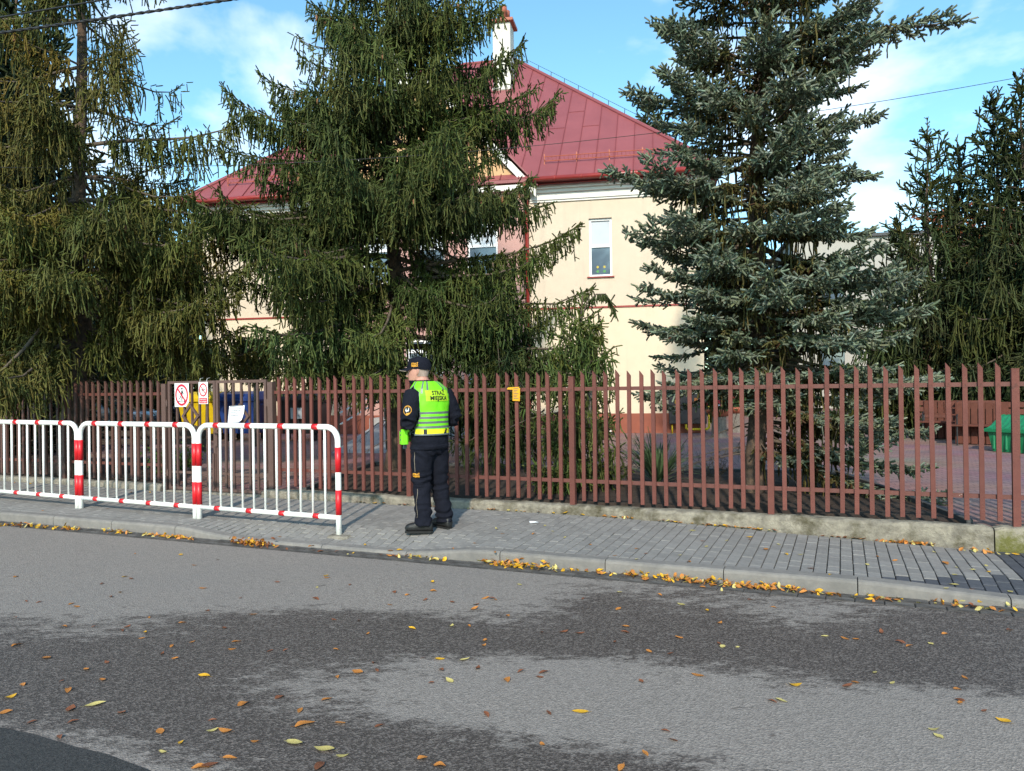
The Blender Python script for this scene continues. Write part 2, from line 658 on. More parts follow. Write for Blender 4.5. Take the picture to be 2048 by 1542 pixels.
kerb = thing('kerb', None, None)
kerb['kind'] = 'structure'
KJ0 = 2.125
for k in range(-10, 8):
    s0, s1 = KJ0 + k + 0.004, KJ0 + k + 1 - 0.004
    mb = MB()
    rings = []
    nn = 6
    for i in range(nn + 1):
        s = s0 + (s1 - s0) * i / nn
        zt = zpav(s) - kdrop(s) + 0.004
        zb = zroad(s) - 0.15
        prof = [(-2.0, zb), (-2.0, zt - 0.03), (-1.993, zt - 0.012), (-1.975, zt - 0.002), (-1.86, zt), (-1.852, zt - 0.008), (-1.852, zb)]
        rings.append([SP(s, n + noise.noise(Vector((s * 3, n * 5, 1))) * 0.004, z) for n, z in prof])
    m_ = len(rings[0])
    vs = [p for r in rings for p in r]
    fs = []
    for i in range(nn):
        for j in range(m_ - 1):
            fs.append((i * m_ + j, (i + 1) * m_ + j, (i + 1) * m_ + j + 1, i * m_ + j + 1))
    fs.append(tuple(range(m_ - 1, -1, -1)))
    fs.append(tuple(nn * m_ + j for j in range(m_)))
    mb.add(vs, fs)
    mb.build('kerb_stone', M['kerb'], kerb)

# ---- gutter of two rows of setts beside the kerb
gut = MB()
gut.add([SP(-14, -2.26, zroad(-14) - 0.012), SP(12, -2.26, zroad(12) - 0.012), SP(12, -1.98, zroad(12) - 0.012), SP(-14, -1.98, zroad(-14) - 0.012)], [(0, 1, 2, 3)])
gut = gut.build('gutter', M['joint'])
gut['kind'] = 'structure'


def block_mesh(name, lx, ly, h, mat, b=0.006):
    mb = MB()
    mb.bbox((0, 0, -h / 2), (lx, ly, h), b)
    me = bpy.data.meshes.new(name)
    me.from_pydata(mb.v, [], mb.f)
    me.materials.append(mat)
    return me


sett = block_mesh('gutter_sett', 0.196, 0.112, 0.05, M['gutter'])
for row in range(2):
    s = -6.9 + 0.1 * row
    while s < 6.9:
        o = link('gutter_sett', sett, gut)
        o.location = SP(s, -2.06 - 0.119 * row, zroad(s) + 0.002 + R.uniform(-0.003, 0.003))
        o.rotation_euler = (R.gauss(0, 0.01), 0.011, SRZ + R.gauss(0, 0.008))
        s += 0.2

# ---- pavement of rectangular blocks laid across the footway
pav = MB()
NB = list(np.linspace(-1.852, -0.10, 15))
SS = list(np.arange(-16, 13, 0.2))
vs, fs = [], []


def ppz(s, n):
    return zpav(s, n) - kdrop(s) * (1 - smooth01(-1.852, -1.35, n))


for s in SS:
    for n in NB:
        vs.append(SP(s, n, ppz(s, n) - 0.024))
for i in range(len(SS) - 1):
    for j in range(len(NB) - 1):
        a = i * len(NB) + j
        fs.append((a, a + len(NB), a + len(NB) + 1, a + 1))
pav.add(vs, fs)
pav = pav.build('pavement', M['joint'])
pav['kind'] = 'structure'

pm = {}
for key, mat in (('l', 'paver'), ('d', 'paver_dark')):
    pm[key] = block_mesh('paver', 0.0925, 0.1975, 0.06, M[mat], 0.004)
    pm[key + 'h'] = block_mesh('paver', 0.0925, 0.0975, 0.06, M[mat], 0.004)
blocks = []
for i in range(-78, 88):
    s = i * 0.1 + 0.05
    n = -1.852
    lead = 0.1 if i % 2 else 0.2
    first = True
    while n < -0.105:
        ln = lead if first else 0.2
        first = False
        if n + ln > -0.09:
            ln = 0.1
        if n + ln > -0.06:
            break
        c = n + ln / 2
        dark = s > 6.3 or (s > 5.2 and c < -1.852 + (s - 5.2) * 0.47)
        blocks.append((s, c, ln, dark))
        n += ln
scored = []
for (s, c, ln, dark) in blocks:
    p = SP(s, c, ppz(s, c))
    x, y = to_px(p)
    inside = -10 < x < 2058 and y < 1550
    scored.append((p.y if inside else p.y + 100, s, c, ln, dark))
scored.sort()
rest = {False: MB(), True: MB()}
for idx, (_, s, c, ln, dark) in enumerate(scored):
    z = ppz(s, c) + R.uniform(-0.0022, 0.0022)
    slope = (ppz(s, c + 0.05) - ppz(s, c - 0.05)) / 0.1
    rot = (math.atan(slope) + R.gauss(0, 0.006), 0.011 + R.gauss(0, 0.008), SRZ + R.gauss(0, 0.006))
    key = ('d' if dark else 'l') + ('h' if ln < 0.15 else '')
    if idx < 300:
        o = link('paver', pm[key], pav)
        o.location = SP(s, c, z)
        o.rotation_euler = rot
    else:
        from mathutils import Euler
        T = Matrix.Translation(SP(s, c, z)) @ Euler(rot).to_matrix().to_4x4()
        me = pm[key]
        rest[dark].add([T @ v.co for v in me.vertices], [tuple(p_.vertices) for p_ in me.polygons])
for dk, mat in ((False, 'paver'), (True, 'paver_dark')):
    if rest[dk].v:
        o = rest[dk].build('pavers', M[mat], pav)
        o['kind'] = 'stuff'

# ---- courtyard and beds behind the fence
def court_material():
    m = pmat('courtyard_blocks', (0.20, 0.105, 0.10), (0.25, 0.15, 0.135), 5, 0.85, 0.3, 60)
    t = m.node_tree
    b = t.nodes['Principled BSDF']
    c = t.nodes.new('ShaderNodeTexCoord')
    mp_ = t.nodes.new('ShaderNodeMapping')
    mp_.inputs['Rotation'].default_value = (0, 0, 0.19)
    t.links.new(c.outputs['Object'], mp_.inputs[0])
    br = t.nodes.new('ShaderNodeTexBrick')
    br.inputs['Scale'].default_value = 1.0
    br.inputs['Brick Width'].default_value = 0.2
    br.inputs['Row Height'].default_value = 0.1
    br.inputs['Mortar Size'].default_value = 0.006
    br.inputs['Color1'].default_value = (0.285, 0.17, 0.15, 1)
    br.inputs['Color2'].default_value = (0.21, 0.118, 0.104, 1)
    br.inputs['Mortar'].default_value = (0.06, 0.045, 0.045, 1)
    t.links.new(mp_.outputs[0], br.inputs['Vector'])
    nz = t.nodes.new('ShaderNodeTexNoise')
    nz.inputs['Scale'].default_value = 0.6
    nz.inputs['Detail'].default_value = 6
    t.links.new(c.outputs['Object'], nz.inputs['Vector'])
    mxx = t.nodes.new('ShaderNodeMix')
    mxx.data_type = 'RGBA'
    mxx.blend_type = 'OVERLAY'
    mxx.inputs[0].default_value = 0.5
    t.links.new(br.outputs['Color'], mxx.inputs[6])
    t.links.new(nz.outputs['Color'], mxx.inputs[7])
    hs = t.nodes.new('ShaderNodeHueSaturation')
    hs.inputs['Saturation'].default_value = 0.95
    t.links.new(mxx.outputs[2], hs.inputs['Color'])
    t.links.new(hs.outputs[0], b.inputs['Base Color'])
    return m


M['court'] = court_material()
ZC = 0.06
sheet('courtyard', [SP(-45, 0.06, ZC), SP(45, 0.06, ZC), (90, 70, ZC), (-90, 70, ZC)], M['court'])
M['far_grass'] = pmat('lawn', (0.05, 0.075, 0.025), (0.08, 0.085, 0.035), 2.0, 0.95, 0.6, 30)
sheet('lawn', [(-60, 14.8, ZC + 0.006), (-11.8, 17.2, ZC + 0.006), (-14.5, 60, ZC + 0.006), (-60, 60, ZC + 0.006)], M['far_grass'])


def bed(name, poly, z, edge=True):
    """soil bed: uneven sheet with a low dark edging"""
    bm = bmesh.new()
    vs = [bm.verts.new((x, y, z)) for x, y in poly]
    bm.faces.new(vs)
    bmesh.ops.triangulate(bm, faces=bm.faces[:])
    for _ in range(5):
        bmesh.ops.subdivide_edges(bm, edges=[e for e in bm.edges if e.calc_length() > 0.3], cuts=1)
        bmesh.ops.triangulate(bm, faces=bm.faces[:])
    for v in bm.verts:
        if not v.is_boundary:
            v.co.z += 0.03 + 0.05 * noise.noise(v.co * 1.7) + 0.03 * noise.noise(v.co * 6)
    me = bpy.data.meshes.new(name)
    bm.to_mesh(me)
    bm.free()
    me.materials.append(M['soil'])
    o = link(name, me)
    o['kind'] = 'structure'
    return o


f0, f1 = SP(-1.75, 0.065), SP(6.2, 0.065)
bed('garden_bed', [(f0.x, f0.y), (f1.x, f1.y), (4.75, 9.7), (4.9, 11.6), (-2.55, 14.1)], ZC + 0.03)
g0, g1 = SP(-16, 0.065), SP(-4.3, 0.065)
bed('garden_bed_left', [(g0.x, g0.y), (g1.x, g1.y), (g1.x - 0.2, g1.y + 1.1), (-6.2, 15.2), (-16, 19.0)], ZC + 0.03)
M['edging'] = pmat('edging_dark', (0.10, 0.10, 0.10), (0.06, 0.06, 0.062), 9, 0.85, 0.4, 60)
edg = thing('bed_edging', None, None)
edg['kind'] = 'structure'


def edging(a, b_, parent):
    a, b_ = Vector(a), Vector(b_)
    L = (b_ - a).length
    k = max(1, int(L))
    for i in range(k):
        q0 = a + (b_ - a) * (i / k)
        q1 = a + (b_ - a) * ((i + 1) / k)
        d = q1 - q0
        mb = MB()
        c = (q0 + q1) / 2
        mb.bbox((0, 0, 0), (d.length - 0.008, 0.06, 0.12), 0.008, M=Matrix.Translation((c.x, c.y, ZC + 0.035)) @ Matrix.Rotation(math.atan2(d.y, d.x), 4, 'Z'))
        mb.build('edging_stone', M['edging'], parent)


edging((f0.x, f0.y + 0.1), (-2.55, 14.1), edg)
edging((-2.55, 14.1), (4.9, 11.6), edg)
edging((4.9, 11.6), (4.75, 9.7), edg)
edging((4.75, 9.7), (f1.x, f1.y + 0.1), edg)
edging((g1.x, g1.y + 0.1), (g1.x - 0.2, g1.y + 1.1), edg)
edging((g1.x - 0.2, g1.y + 1.1), (-6.2, 15.2), edg)
# ------------------------------------------------------------------ fence footing, fences, gate, barriers
LP = 2.177
ZF = 0.13            # top of the footing


def footing(name, label, s0, s1, mat, group=None, rag0=False):
    """old cast concrete strip, worn and uneven; built in blocks of its own joints"""
    t = thing(name, label, 'concrete footing', SP((s0 + s1) / 2, 0, 0), 0, group)
    org = t.location.copy()
    mb = MB()
    k = max(2, int((s1 - s0) / 0.07))
    prof0 = [(-0.105, -0.12), (-0.105, -0.03), (-0.102, 0.0), (-0.10, ZF - 0.035), (-0.088, ZF - 0.012), (-0.06, ZF), (0.0, ZF), (0.06, ZF - 0.002), (0.062, -0.1)]
    vs, fs = [], []
    for i in range(k + 1):
        s = s0 + (s1 - s0) * i / k
        e = 1.0
        edge = min(i, k - i)
        for j, (n, z) in enumerate(prof0):
            q = Vector((s * 4.0, n * 9, z * 9))
            dn = 0.012 * noise.noise(q) + 0.006 * noise.noise(q * 4)
            dz = 0.010 * noise.noise(q + Vector((9, 3, 1))) + 0.007 * noise.noise(q * 5)
            if j in (0, 8):
                dn = dz = 0
            zz = z + (zpav(s, -0.1) - 0.05 if j == 0 else 0)
            if j == 1:
                zz = zpav(s, -0.1) + 0.01
            if j in (4, 5, 6, 7) and edge == 0:
                dz -= 0.02
            vs.append(SP(s, n + dn, zz + dz) - org)
    m_ = len(prof0)
    for i in range(k):
        for j in range(m_ - 1):
            fs.append((i * m_ + j, (i + 1) * m_ + j, (i + 1) * m_ + j + 1, i * m_ + j + 1))
    fs.append(tuple(range(m_ - 1, -1, -1)))
    fs.append(tuple(k * m_ + j for j in range(m_)))
    mb.add(vs, fs)
    mb.build('strip', mat, t, smooth=False)
    return t


SG0, SG1 = -1.914 * LP, -1.007 * LP     # gate posts
sJ = SN(*GR(1964, 1085, False).xy)[0] + 0.05
footing('concrete_footing', 'weathered concrete strip under the brown fence, ending at the gate', -13, SG0 - 0.02, M['concrete'])
footing('concrete_footing', 'long cracked concrete strip under the red fence behind the officer', SG1 - 0.12, sJ - 0.006, M['concrete_moss'])
footing('concrete_footing', 'mossy concrete strip beyond the crack at the end of the red fence', sJ + 0.006, 11, M['concrete_green'])
mb = MB()
mb.bbox((0, 0, 0), (SG1 - SG0 - 0.16, 0.16, 0.12), 0.01, M=Matrix.Translation(SP((SG0 + SG1) / 2, -0.024, -0.012)) @ Matrix.Rotation(SRZ, 4, 'Z'))
mb.build('gate_threshold', M['concrete'])['kind'] = 'structure'


def picket_mesh(mat):
    w, d_ = 0.042, 0.028
    z0, z1 = 0.175, 1.665
    mb = MB()
    x0, x1 = -w / 2, w / 2
    vs = [(x0, -d_, z0), (x1, -d_, z0), (x1, 0, z0), (x0, 0, z0), (x0, -d_, z1), (x1, -d_, z1 - 0.055), (x1, 0, z1 - 0.055), (x0, 0, z1)]
    mb.add(vs, [(3, 2, 1, 0), (4, 5, 6, 7), (0, 1, 5, 4), (1, 2, 6, 5), (2, 3, 7, 6), (3, 0, 4, 7)])
    me = bpy.data.meshes.new('picket')
    me.from_pydata(mb.v, [], mb.f)
    me.materials.append(mat)
    return me


def post_mesh(mat, w=0.062, top=1.60, bot=0.10, name='post'):
    mb = MB()
    mb.box((0, 0, (top + bot) / 2), (w, w, top - bot))
    mb.box((0, 0, top + 0.003), (w + 0.004, w + 0.004, 0.006))
    me = bpy.data.meshes.new(name)
    me.from_pydata(mb.v, [], mb.f)
    me.materials.append(mat)
    return me


def fence(label, t0, t1, mats, ends=(True, True), npick=15):
    s0 = t0 * LP
    o = thing('picket_fence', label, 'fence', SP(s0, 0, 0), SRZ)
    pk, po = picket_mesh(mats[0]), post_mesh(mats[0])
    k = int(round(t1 - t0))
    for i in range(k + 1):
        if (i == 0 and not ends[0]) or (i == k and not ends[1]):
            continue
        q = link('post', po, o)
        q.location = (i * LP, 0, 0)
    for i in range(k):
        rail_z = (1.46, 0.40)
        for z in rail_z:
            mb = MB()
            mb.box((i * LP + LP / 2, 0.012, z), (LP - 0.064, 0.024, 0.042))
            mb.build('rail', mats[1], o)
        for j in range(npick):
            q = link('picket', pk, o)
            q.location = (i * LP + (j + 1) * LP / (npick + 1) + R.gauss(0, 0.003), -0.001, R.gauss(0, 0.006))
            q.rotation_euler = (0, R.gauss(0, 0.005), R.gauss(0, 0.04))
    return o


fence('rust red steel picket fence running behind the officer to the picture edge', -1.007, 3.993, (M['fence_red'], M['fence_chip']), (False, True))
fence('dark brown steel picket fence behind the striped barriers, beside the gate', -5.914, -1.914, (M['fence_brown'], M['fence_chip']), (True, False))

# ---- gate
gp = post_mesh(M['gate_brown'], 0.085, 1.60, -0.05, 'gate_post')
for s, lab in ((SG0, 'brown square gate post where the brown fence ends'), (SG1, 'brown square gate post where the red fence begins')):
    t = thing('gate_post', lab, 'gate post', SP(s, 0, 0), SRZ)
    link('tube', gp, t)
    sg = 1 if s == SG0 else -1
    for z in (0.30, 1.32):
        mb = MB()
        mb.tube([(sg * 0.055, -0.03, z - 0.05), (sg * 0.055, -0.03, z + 0.05)], 0.011, 8)
        mb.box((sg * 0.05, -0.03, z), (0.02, 0.02, 0.06))
        mb.build('hinge', M['gate_brown'], t)


def gate_leaf(s0, s1, label):
    t = thing('gate_leaf', label, 'gate', SP(s0, 0, 0), SRZ)
    w = s1 - s0
    g = M['gate_brown']
    z0, z1, zl = 0.06, 1.64, 0.31
    yy = -0.01
    mb = MB()
    mb.box((0.02, yy, (z0 + z1) / 2), (0.04, 0.036, z1 - z0))
    mb.box((w - 0.02, yy, (z0 + z1) / 2), (0.04, 0.036, z1 - z0))
    mb.box((w / 2, yy, z1 - 0.02), (w - 0.08, 0.036, 0.04))
    mb.box((w / 2, yy, z0 + 0.02), (w - 0.08, 0.036, 0.04))
    mb.build('frame', g, t)
    mb = MB()
    mb.box((w / 2, yy + 0.01, zl), (w - 0.08, 0.02, 0.035))
    mb.build('rail', g, t)
    bar = MB()
    bar.box((0, 0, (z0 + z1) / 2), (0.03, 0.026, z1 - z0 - 0.08))
    me = bpy.data.meshes.new('bar')
    me.from_pydata(bar.v, [], bar.f)
    me.materials.append(g)
    for k in range(5):
        q = link('bar', me, t)
        q.location = (0.02 + (w - 0.04) * (k + 1) / 6, yy + 0.002, 0)
    # diamond of four mitred bars
    cx, cz, hw, hh = w / 2, 1.13, 0.165, 0.185
    dia = [(cx, cz + hh), (cx + hw, cz), (cx, cz - hh), (cx - hw, cz)]
    th = 0.033
    f_in = 1 - th / (hw * 0.70)
    dd = MB()
    ins = [(cx + (x - cx) * f_in, cz + (z - cz) * f_in) for x, z in dia]
    holder = bpy.data.objects.new('diamond', None)
    C.objects.link(holder)
    holder.parent = t
    for i in range(4):
        j = (i + 1) % 4
        poly = [dia[i], dia[j], ins[j], ins[i]]
        mb = MB()
        Mx = Matrix.Translation((0, yy - 0.018, 0)) @ Matrix.Rotation(math.pi / 2, 4, 'X')
        mb.prism(poly, Mx, 0.026)
        mb.build('diamond_bar', g, holder)
    return t


gm = (SG0 + SG1) / 2
gl1 = gate_leaf(SG0 + 0.075, gm - 0.006, 'brown barred gate leaf carrying the two prohibition signs')
gl2 = gate_leaf(gm + 0.006, SG1 - 0.075, 'brown barred gate leaf carrying the sheet of white paper')
mb = MB()
mb.box((0.012, -0.04, 0.82), (0.05, 0.02, 0.24))
mb.tube([(0.012, -0.05, 0.9), (0.012, -0.09, 0.9), (0.11, -0.10, 0.9)], 0.009, 8)
mb.build('handle', M['gate_brown'], gl2)
mb = MB()
mb.box((gm - 0.006 - (SG0 + 0.075) - 0.03, -0.04, 0.35), (0.03, 0.018, 0.5))
mb.build('bolt', M['gate_brown'], gl1)


# ---- flat print helpers
def disc(mb, M_, cx, cy, r0, r1, z, mi, n=40, sy=1.0):
    vs, fs = [], []
    for k in range(n):
        a = 2 * math.pi * k / n
        for r in (r0, r1):
            vs.append(M_ @ Vector((cx + r * math.cos(a), cy + r * sy * math.sin(a), z)))
    for k in range(n):
        j = (k + 1) % n
        fs.append((k * 2, k * 2 + 1, j * 2 + 1, j * 2))
    mb.add(vs, fs, mi)


def poly_(mb, M_, pts, z, mi):
    mb.add([M_ @ Vector((x, y, z)) for x, y in pts], [tuple(range(len(pts)))], mi)


def bar_(mb, M_, a, b, w, z, mi):
    a, b = Vector(a), Vector(b)
    d = (b - a).normalized()
    p = Vector((-d.y, d.x)) * w / 2
    poly_(mb, M_, [a - p, b - p, b + p, a + p], z, mi)


def text_mesh(body, size, extrude=0.0, align='CENTER', bold=0.0, sx=1.0):
    cu = bpy.data.curves.new('txt', 'FONT')
    cu.body = body
    cu.size = size
    cu.align_x = align
    cu.align_y = 'CENTER'
    cu.offset = bold
    cu.extrude = extrude
    cu.resolution_u = 3
    o = bpy.data.objects.new('txt', cu)
    C.objects.link(o)
    dg = bpy.context.evaluated_depsgraph_get()
    me = bpy.data.meshes.new_from_object(o.evaluated_get(dg))
    vs = [(v.co.x * sx, v.co.y, v.co.z) for v in me.vertices]
    fs = [tuple(p.vertices) for p in me.polygons]
    bpy.data.objects.remove(o)
    bpy.data.curves.remove(cu)
    bpy.data.meshes.remove(me)
    return vs, fs


M['sign_white'] = pmat('sign_white', (0.78, 0.78, 0.77), (0.72, 0.72, 0.70), 6, 0.45)
M['sign_red'] = pmat('sign_red', (0.58, 0.02, 0.05), (0.52, 0.018, 0.045), 6, 0.45)
M['sign_black'] = pmat('sign_black', (0.015, 0.015, 0.02), (0.02, 0.02, 0.025), 6, 0.5)
M['paper'] = pmat('paper', (0.80, 0.81, 0.83), (0.74, 0.75, 0.78), 4, 0.7)
M['ink'] = pmat('ink', (0.10, 0.11, 0.14), (0.07, 0.07, 0.09), 30, 0.8)
Mface = Matrix.Rotation(math.pi / 2, 4, 'X')     # local x right, y up, +z towards the viewer


def gate_point(x, y):
    """photo pixel -> fence plane (s, z)"""
    a, b = ray(x, y)
    # point (aY, Y): find Y with n = -0.05
    # (aY - P0x)*DNx + (Y - P0y)*DNy = -0.05
    Y = (-0.05 + P0.x * DN.x + P0.y * DN.y) / (a * DN.x + DN.y)
    s, n = SN(a * Y, Y)
    return s, CAMH - b * Y


sA, zA = gate_point(364, 790)
sg = thing('prohibition_sign', 'white square sign barring scooters, fixed to the gate', 'sign', SP(sA, -0.052, zA), SRZ)
mb = MB()
w, h = 0.275, 0.345
poly = [(-w / 2, -h / 2), (w / 2 - 0.06, -h / 2), (w / 2, -h / 2 + 0.07), (w / 2, h / 2), (-w / 2, h / 2)]
mb.prism(poly, Mface, 0.003)
board = mb.build('board', M['sign_white'], sg)
mb = MB()
disc(mb, Mface, 0, 0, 0.098, 0.123, 0.0055, 0, sy=1.28)
bar_(mb, Mface, (-0.078, 0.095), (0.078, -0.095), 0.024, 0.0075, 0)
mb.build('prohibition_ring', M['sign_red'], sg)
mb = MB()
disc(mb, Mface, 0.006, 0.093, 0.0, 0.015, 0.0045, 0, 14)
poly_(mb, Mface, [(-0.012, 0.0), (0.018, 0.005), (0.022, 0.06), (0.006, 0.076), (-0.006, 0.055)], 0.0045, 0)
bar_(mb, Mface, (0.012, 0.055), (0.038, 0.02), 0.008, 0.0045, 0)
bar_(mb, Mface, (0.038, 0.02), (0.05, 0.012), 0.007, 0.0045, 0)
bar_(mb, Mface, (0.006, 0.004), (0.004, -0.08), 0.014, 0.0045, 0)
bar_(mb, Mface, (-0.004, 0.006), (-0.025, -0.035), 0.013, 0.0046, 0)
bar_(mb, Mface, (-0.025, -0.035), (-0.056, -0.062), 0.01, 0.0045, 0)
bar_(mb, Mface, (-0.062, -0.09), (0.068, -0.088), 0.008, 0.0045, 0)
disc(mb, Mface, 0.055, -0.095, 0.0, 0.012, 0.0047, 0, 14)
disc(mb, Mface, -0.055, -0.095, 0.0, 0.009, 0.0047, 0, 14)
mb.build('scooter_figure', M['sign_black'], sg)

sA, zA = gate_point(407, 786)
sg = thing('prohibition_sign', 'narrow white sign barring bicycles, hung by cords on the gate', 'sign', SP(sA, -0.052, zA), SRZ)
mb = MB()
w, h = 0.172, 0.315
mb.prism([(-w / 2, -h / 2), (w / 2, -h / 2), (w / 2, h / 2), (-w / 2, h / 2)], Mface, 0.003)
mb.build('board', M['sign_white'], sg)
mb = MB()
disc(mb, Mface, 0, 0.045, 0.060, 0.076, 0.0055, 0, sy=1.25)
bar_(mb, Mface, (-0.048, 0.105), (0.048, -0.015), 0.012, 0.0075, 0)
poly_(mb, Mface, [(-0.074, -0.148), (0.074, -0.148), (0.074, -0.07), (-0.074, -0.07)], 0.0045, 0)
mb.build('prohibition_ring', M['sign_red'], sg)
mb = MB()
for cx in (-0.03, 0.033):
    disc(mb, Mface, cx, 0.03, 0.017, 0.0205, 0.0045, 0, 20, 1.25)
for a, b in (((-0.03, 0.03), (-0.008, 0.03)), ((-0.008, 0.03), (0.02, 0.06)), ((0.033, 0.03), (0.018, 0.068)), ((0.008, 0.07), (0.026, 0.072)), ((-0.03, 0.03), (-0.012, 0.058)), ((-0.012, 0.058), (0.02, 0.06)), ((-0.008, 0.03), (-0.015, 0.066))):
    bar_(mb, Mface, a, b, 0.0032, 0.0047, 0)
mb.build('bicycle_symbol', M['sign_black'], sg)
mb = MB()
for ln, y in (('ZAKAZ JAZDY', -0.093), ('NA ROWERZE', -0.127)):
    vs, fs = text_mesh(ln, 0.026, sx=0.72, bold=0.0006)
    mb.add([Mface @ Vector((x, y_ + y, 0.0062)) for x, y_, z_ in vs], fs)
mb.build('lettering', M['sign_white'], sg)
mb = MB()
for x in (-0.065, 0.065):
    mb.tube([(x, -0.002, h / 2), (x * 0.98, 0.01, h / 2 + 0.05), (x * 0.97, 0.06, h / 2 + 0.06)], 0.0025, 5)
mb.build('cord', M['sign_white'], sg)

sA, zA = gate_point(476, 828)
sg = thing('paper_notice', 'curled sheet of white paper taped to the gate', 'notice', SP(sA, -0.085, zA), SRZ + 0.06)
mb = MB()
vs, fs = [], []
nx, nz_ = 8, 10


def sheet_pt(u, v):
    x = (u - 0.5) * 0.262 + (v - 0.5) * 0.03
    z = (v - 0.5) * 0.235 + (u - 0.5) * 0.012
    y = -0.03 * max(0, (u - 0.55)) * max(0, 0.6 - v) * 4 - 0.008 * math.sin(u * 3.1)
    if u > 0.75 and v < 0.45:
        z += 0.03 * (u - 0.75) * 4 * (0.45 - v) / 0.45
    return Vector((x, y, z))


for i in range(nx + 1):
    for j in range(nz_ + 1):
        vs.append(sheet_pt(i / nx, j / nz_))
for i in range(nx):
    for j in range(nz_):
        a = i * (nz_ + 1) + j
        fs.append((a, a + nz_ + 1, a + nz_ + 2, a + 1))
mb.add(vs, fs)
mb.build('sheet', M['paper'], sg, True)
mb = MB()
for (v0, u0, u1, th) in ((0.955, 0.08, 0.92, 0.035), (0.80, 0.22, 0.82, 0.032), (0.70, 0.15, 0.85, 0.032), (0.60, 0.18, 0.72, 0.032), (0.50, 0.3, 0.66, 0.032), (0.41, 0.2, 0.7, 0.032)):
    u = u0
    while u < u1:
        du = R.uniform(0.03, 0.09)
        pts = [sheet_pt(u, v0), sheet_pt(min(u + du, u1), v0), sheet_pt(min(u + du, u1), v0 + th), sheet_pt(u, v0 + th)]
        mb.add([p + Vector((0, -0.003, 0)) for p in pts], [(0, 1, 2, 3)])
        u += du + 0.015
mb.build('printed_lines', M['ink'], sg)

# yellow cardboard tag tied to the red fence
M['tag_yellow'] = pmat('tag_yellow', (0.72, 0.36, 0.012), (0.62, 0.30, 0.01), 6, 0.6)
sA, zA = gate_point(1028, 788)
tg = thing('yellow_tag', 'yellow cardboard tag tied to the red fence pickets', 'tag', SP(sA, -0.052, zA), SRZ)
mb = MB()
mb.prism([(-0.085, 0.055), (-0.085, 0.078), (0.075, 0.085), (0.08, 0.06), (0.075, -0.085), (-0.018, -0.08), (-0.015, 0.052)], Mface, 0.003)
mb.build('card', M['tag_yellow'], tg)
mb = MB()
for x in (-0.078, 0.07):
    mb.tube([(x, -0.004, 0.072), (x - 0.02 if x < 0 else x + 0.02, 0.0, 0.095), (x, 0.03, 0.1)], 0.005, 6)
mb.build('tie', M['black_metal'], tg)
mb = MB()
for k in range(7):
    z = 0.06 - k * 0.019
    poly_(mb, Mface, [(-0.005, z), (0.06 - 0.012 * (k % 3), z), (0.06 - 0.012 * (k % 3), z + 0.006), (-0.005, z + 0.006)], 0.0045, 0)
mb.build('printed_lines', M['ink'], tg)

# ---- striped pedestrian barriers
ends = [GR(683, 1061, False), GR(401, 1035, False), GR(159, 1016, False)]
bd = (ends[0] - ends[2])
bd.z = 0
bl = bd.length / 2
bd.normalize()
ends = [ends[0], ends[0] - bd * bl, ends[0] - bd * 2 * bl, ends[0] - bd * 3 * bl]
brz = math.atan2(bd.y, bd.x)
labs = ['red and white tube barrier nearest the officer, in front of the gate',
        'middle red and white tube barrier between two pairs of joined posts',
        'red and white tube barrier cut off by the picture edge']
rr = 0.0315
for k in range(3):
    a, b = ends[k + 1], ends[k]
    s_, n_ = SN(a.x, a.y)
    za = zpav(s_, n_)
    s_, n_ = SN(b.x, b.y)
    zb = zpav(s_, n_)
    W_ = (b - a).length - 0.066
    t = thing('pedestrian_barrier', labs[k], 'barrier', (a.x + bd.x * 0.033, a.y + bd.y * 0.033, za), brz, 'tube barriers along the kerb')
    t.rotation_euler = (0, math.atan2(za - zb, W_), brz)
    H, rc = 1.10, 0.15
    pts = [(0, 0, -0.11), (0, 0, 0.3), (0, 0, H - rc)]
    for i in range(1, 8):
        q = math.pi / 2 * i / 8
        pts.append((rc - rc * math.cos(q), 0, H - rc + rc * math.sin(q)))
    pts += [(rc, 0, H), (W_ / 2, 0, H), (W_ - rc, 0, H)]
    for i in range(1, 8):
        q = math.pi / 2 * i / 8
        pts.append((W_ - rc + rc * math.sin(q), 0, H - rc + rc * math.cos(q)))
    pts += [(W_, 0, H - rc), (W_, 0, 0.3), (W_, 0, -0.11)]
    mb = MB()
    mb.tube(pts, rr, 14)
    mb.build('frame_tube', M['white_paint'], t, True)
    zr = 0.135
    mb = MB()
    mb.tube([(0.02, 0, zr), (W_ / 2, 0, zr), (W_ - 0.02, 0, zr)], 0.027, 12)
    mb.build('lower_rail', M['white_paint'], t, True)
    bar = MB()
    bar.tube([(0, 0, zr), (0, 0, H)], 0.0135, 10)
    me = bpy.data.meshes.new('bar')
    me.from_pydata(bar.v, [], bar.f)
    me.materials.append(M['white_paint'])
    me.polygons.foreach_set('use_smooth', [True] * len(me.polygons))
    nb = 11
    for i in range(nb):
        q = link('bar', me, t)
        q.location = (0.175 + (W_ - 0.35) * i / (nb - 1), 0, 0)
    def band(p0, p1, r, name='red_band'):
        m_ = MB()
        m_.tube([p0, p1], r, 14)
        m_.build(name, M['red_band'], t, True)
    for fx in (0.145, 0.385, 0.62, 0.855):
        x = fx * W_
        band((x - 0.04, 0, H), (x + 0.04, 0, H), rr + 0.0015)
        band((x - 0.04, 0, zr), (x + 0.04, 0, zr), 0.0285)
    for x in (0, W_):
        band((x, 0, 0.165), (x, 0, 0.43), rr + 0.0015)
        band((x, 0, 0.62), (x, 0, 0.885), rr + 0.0015)
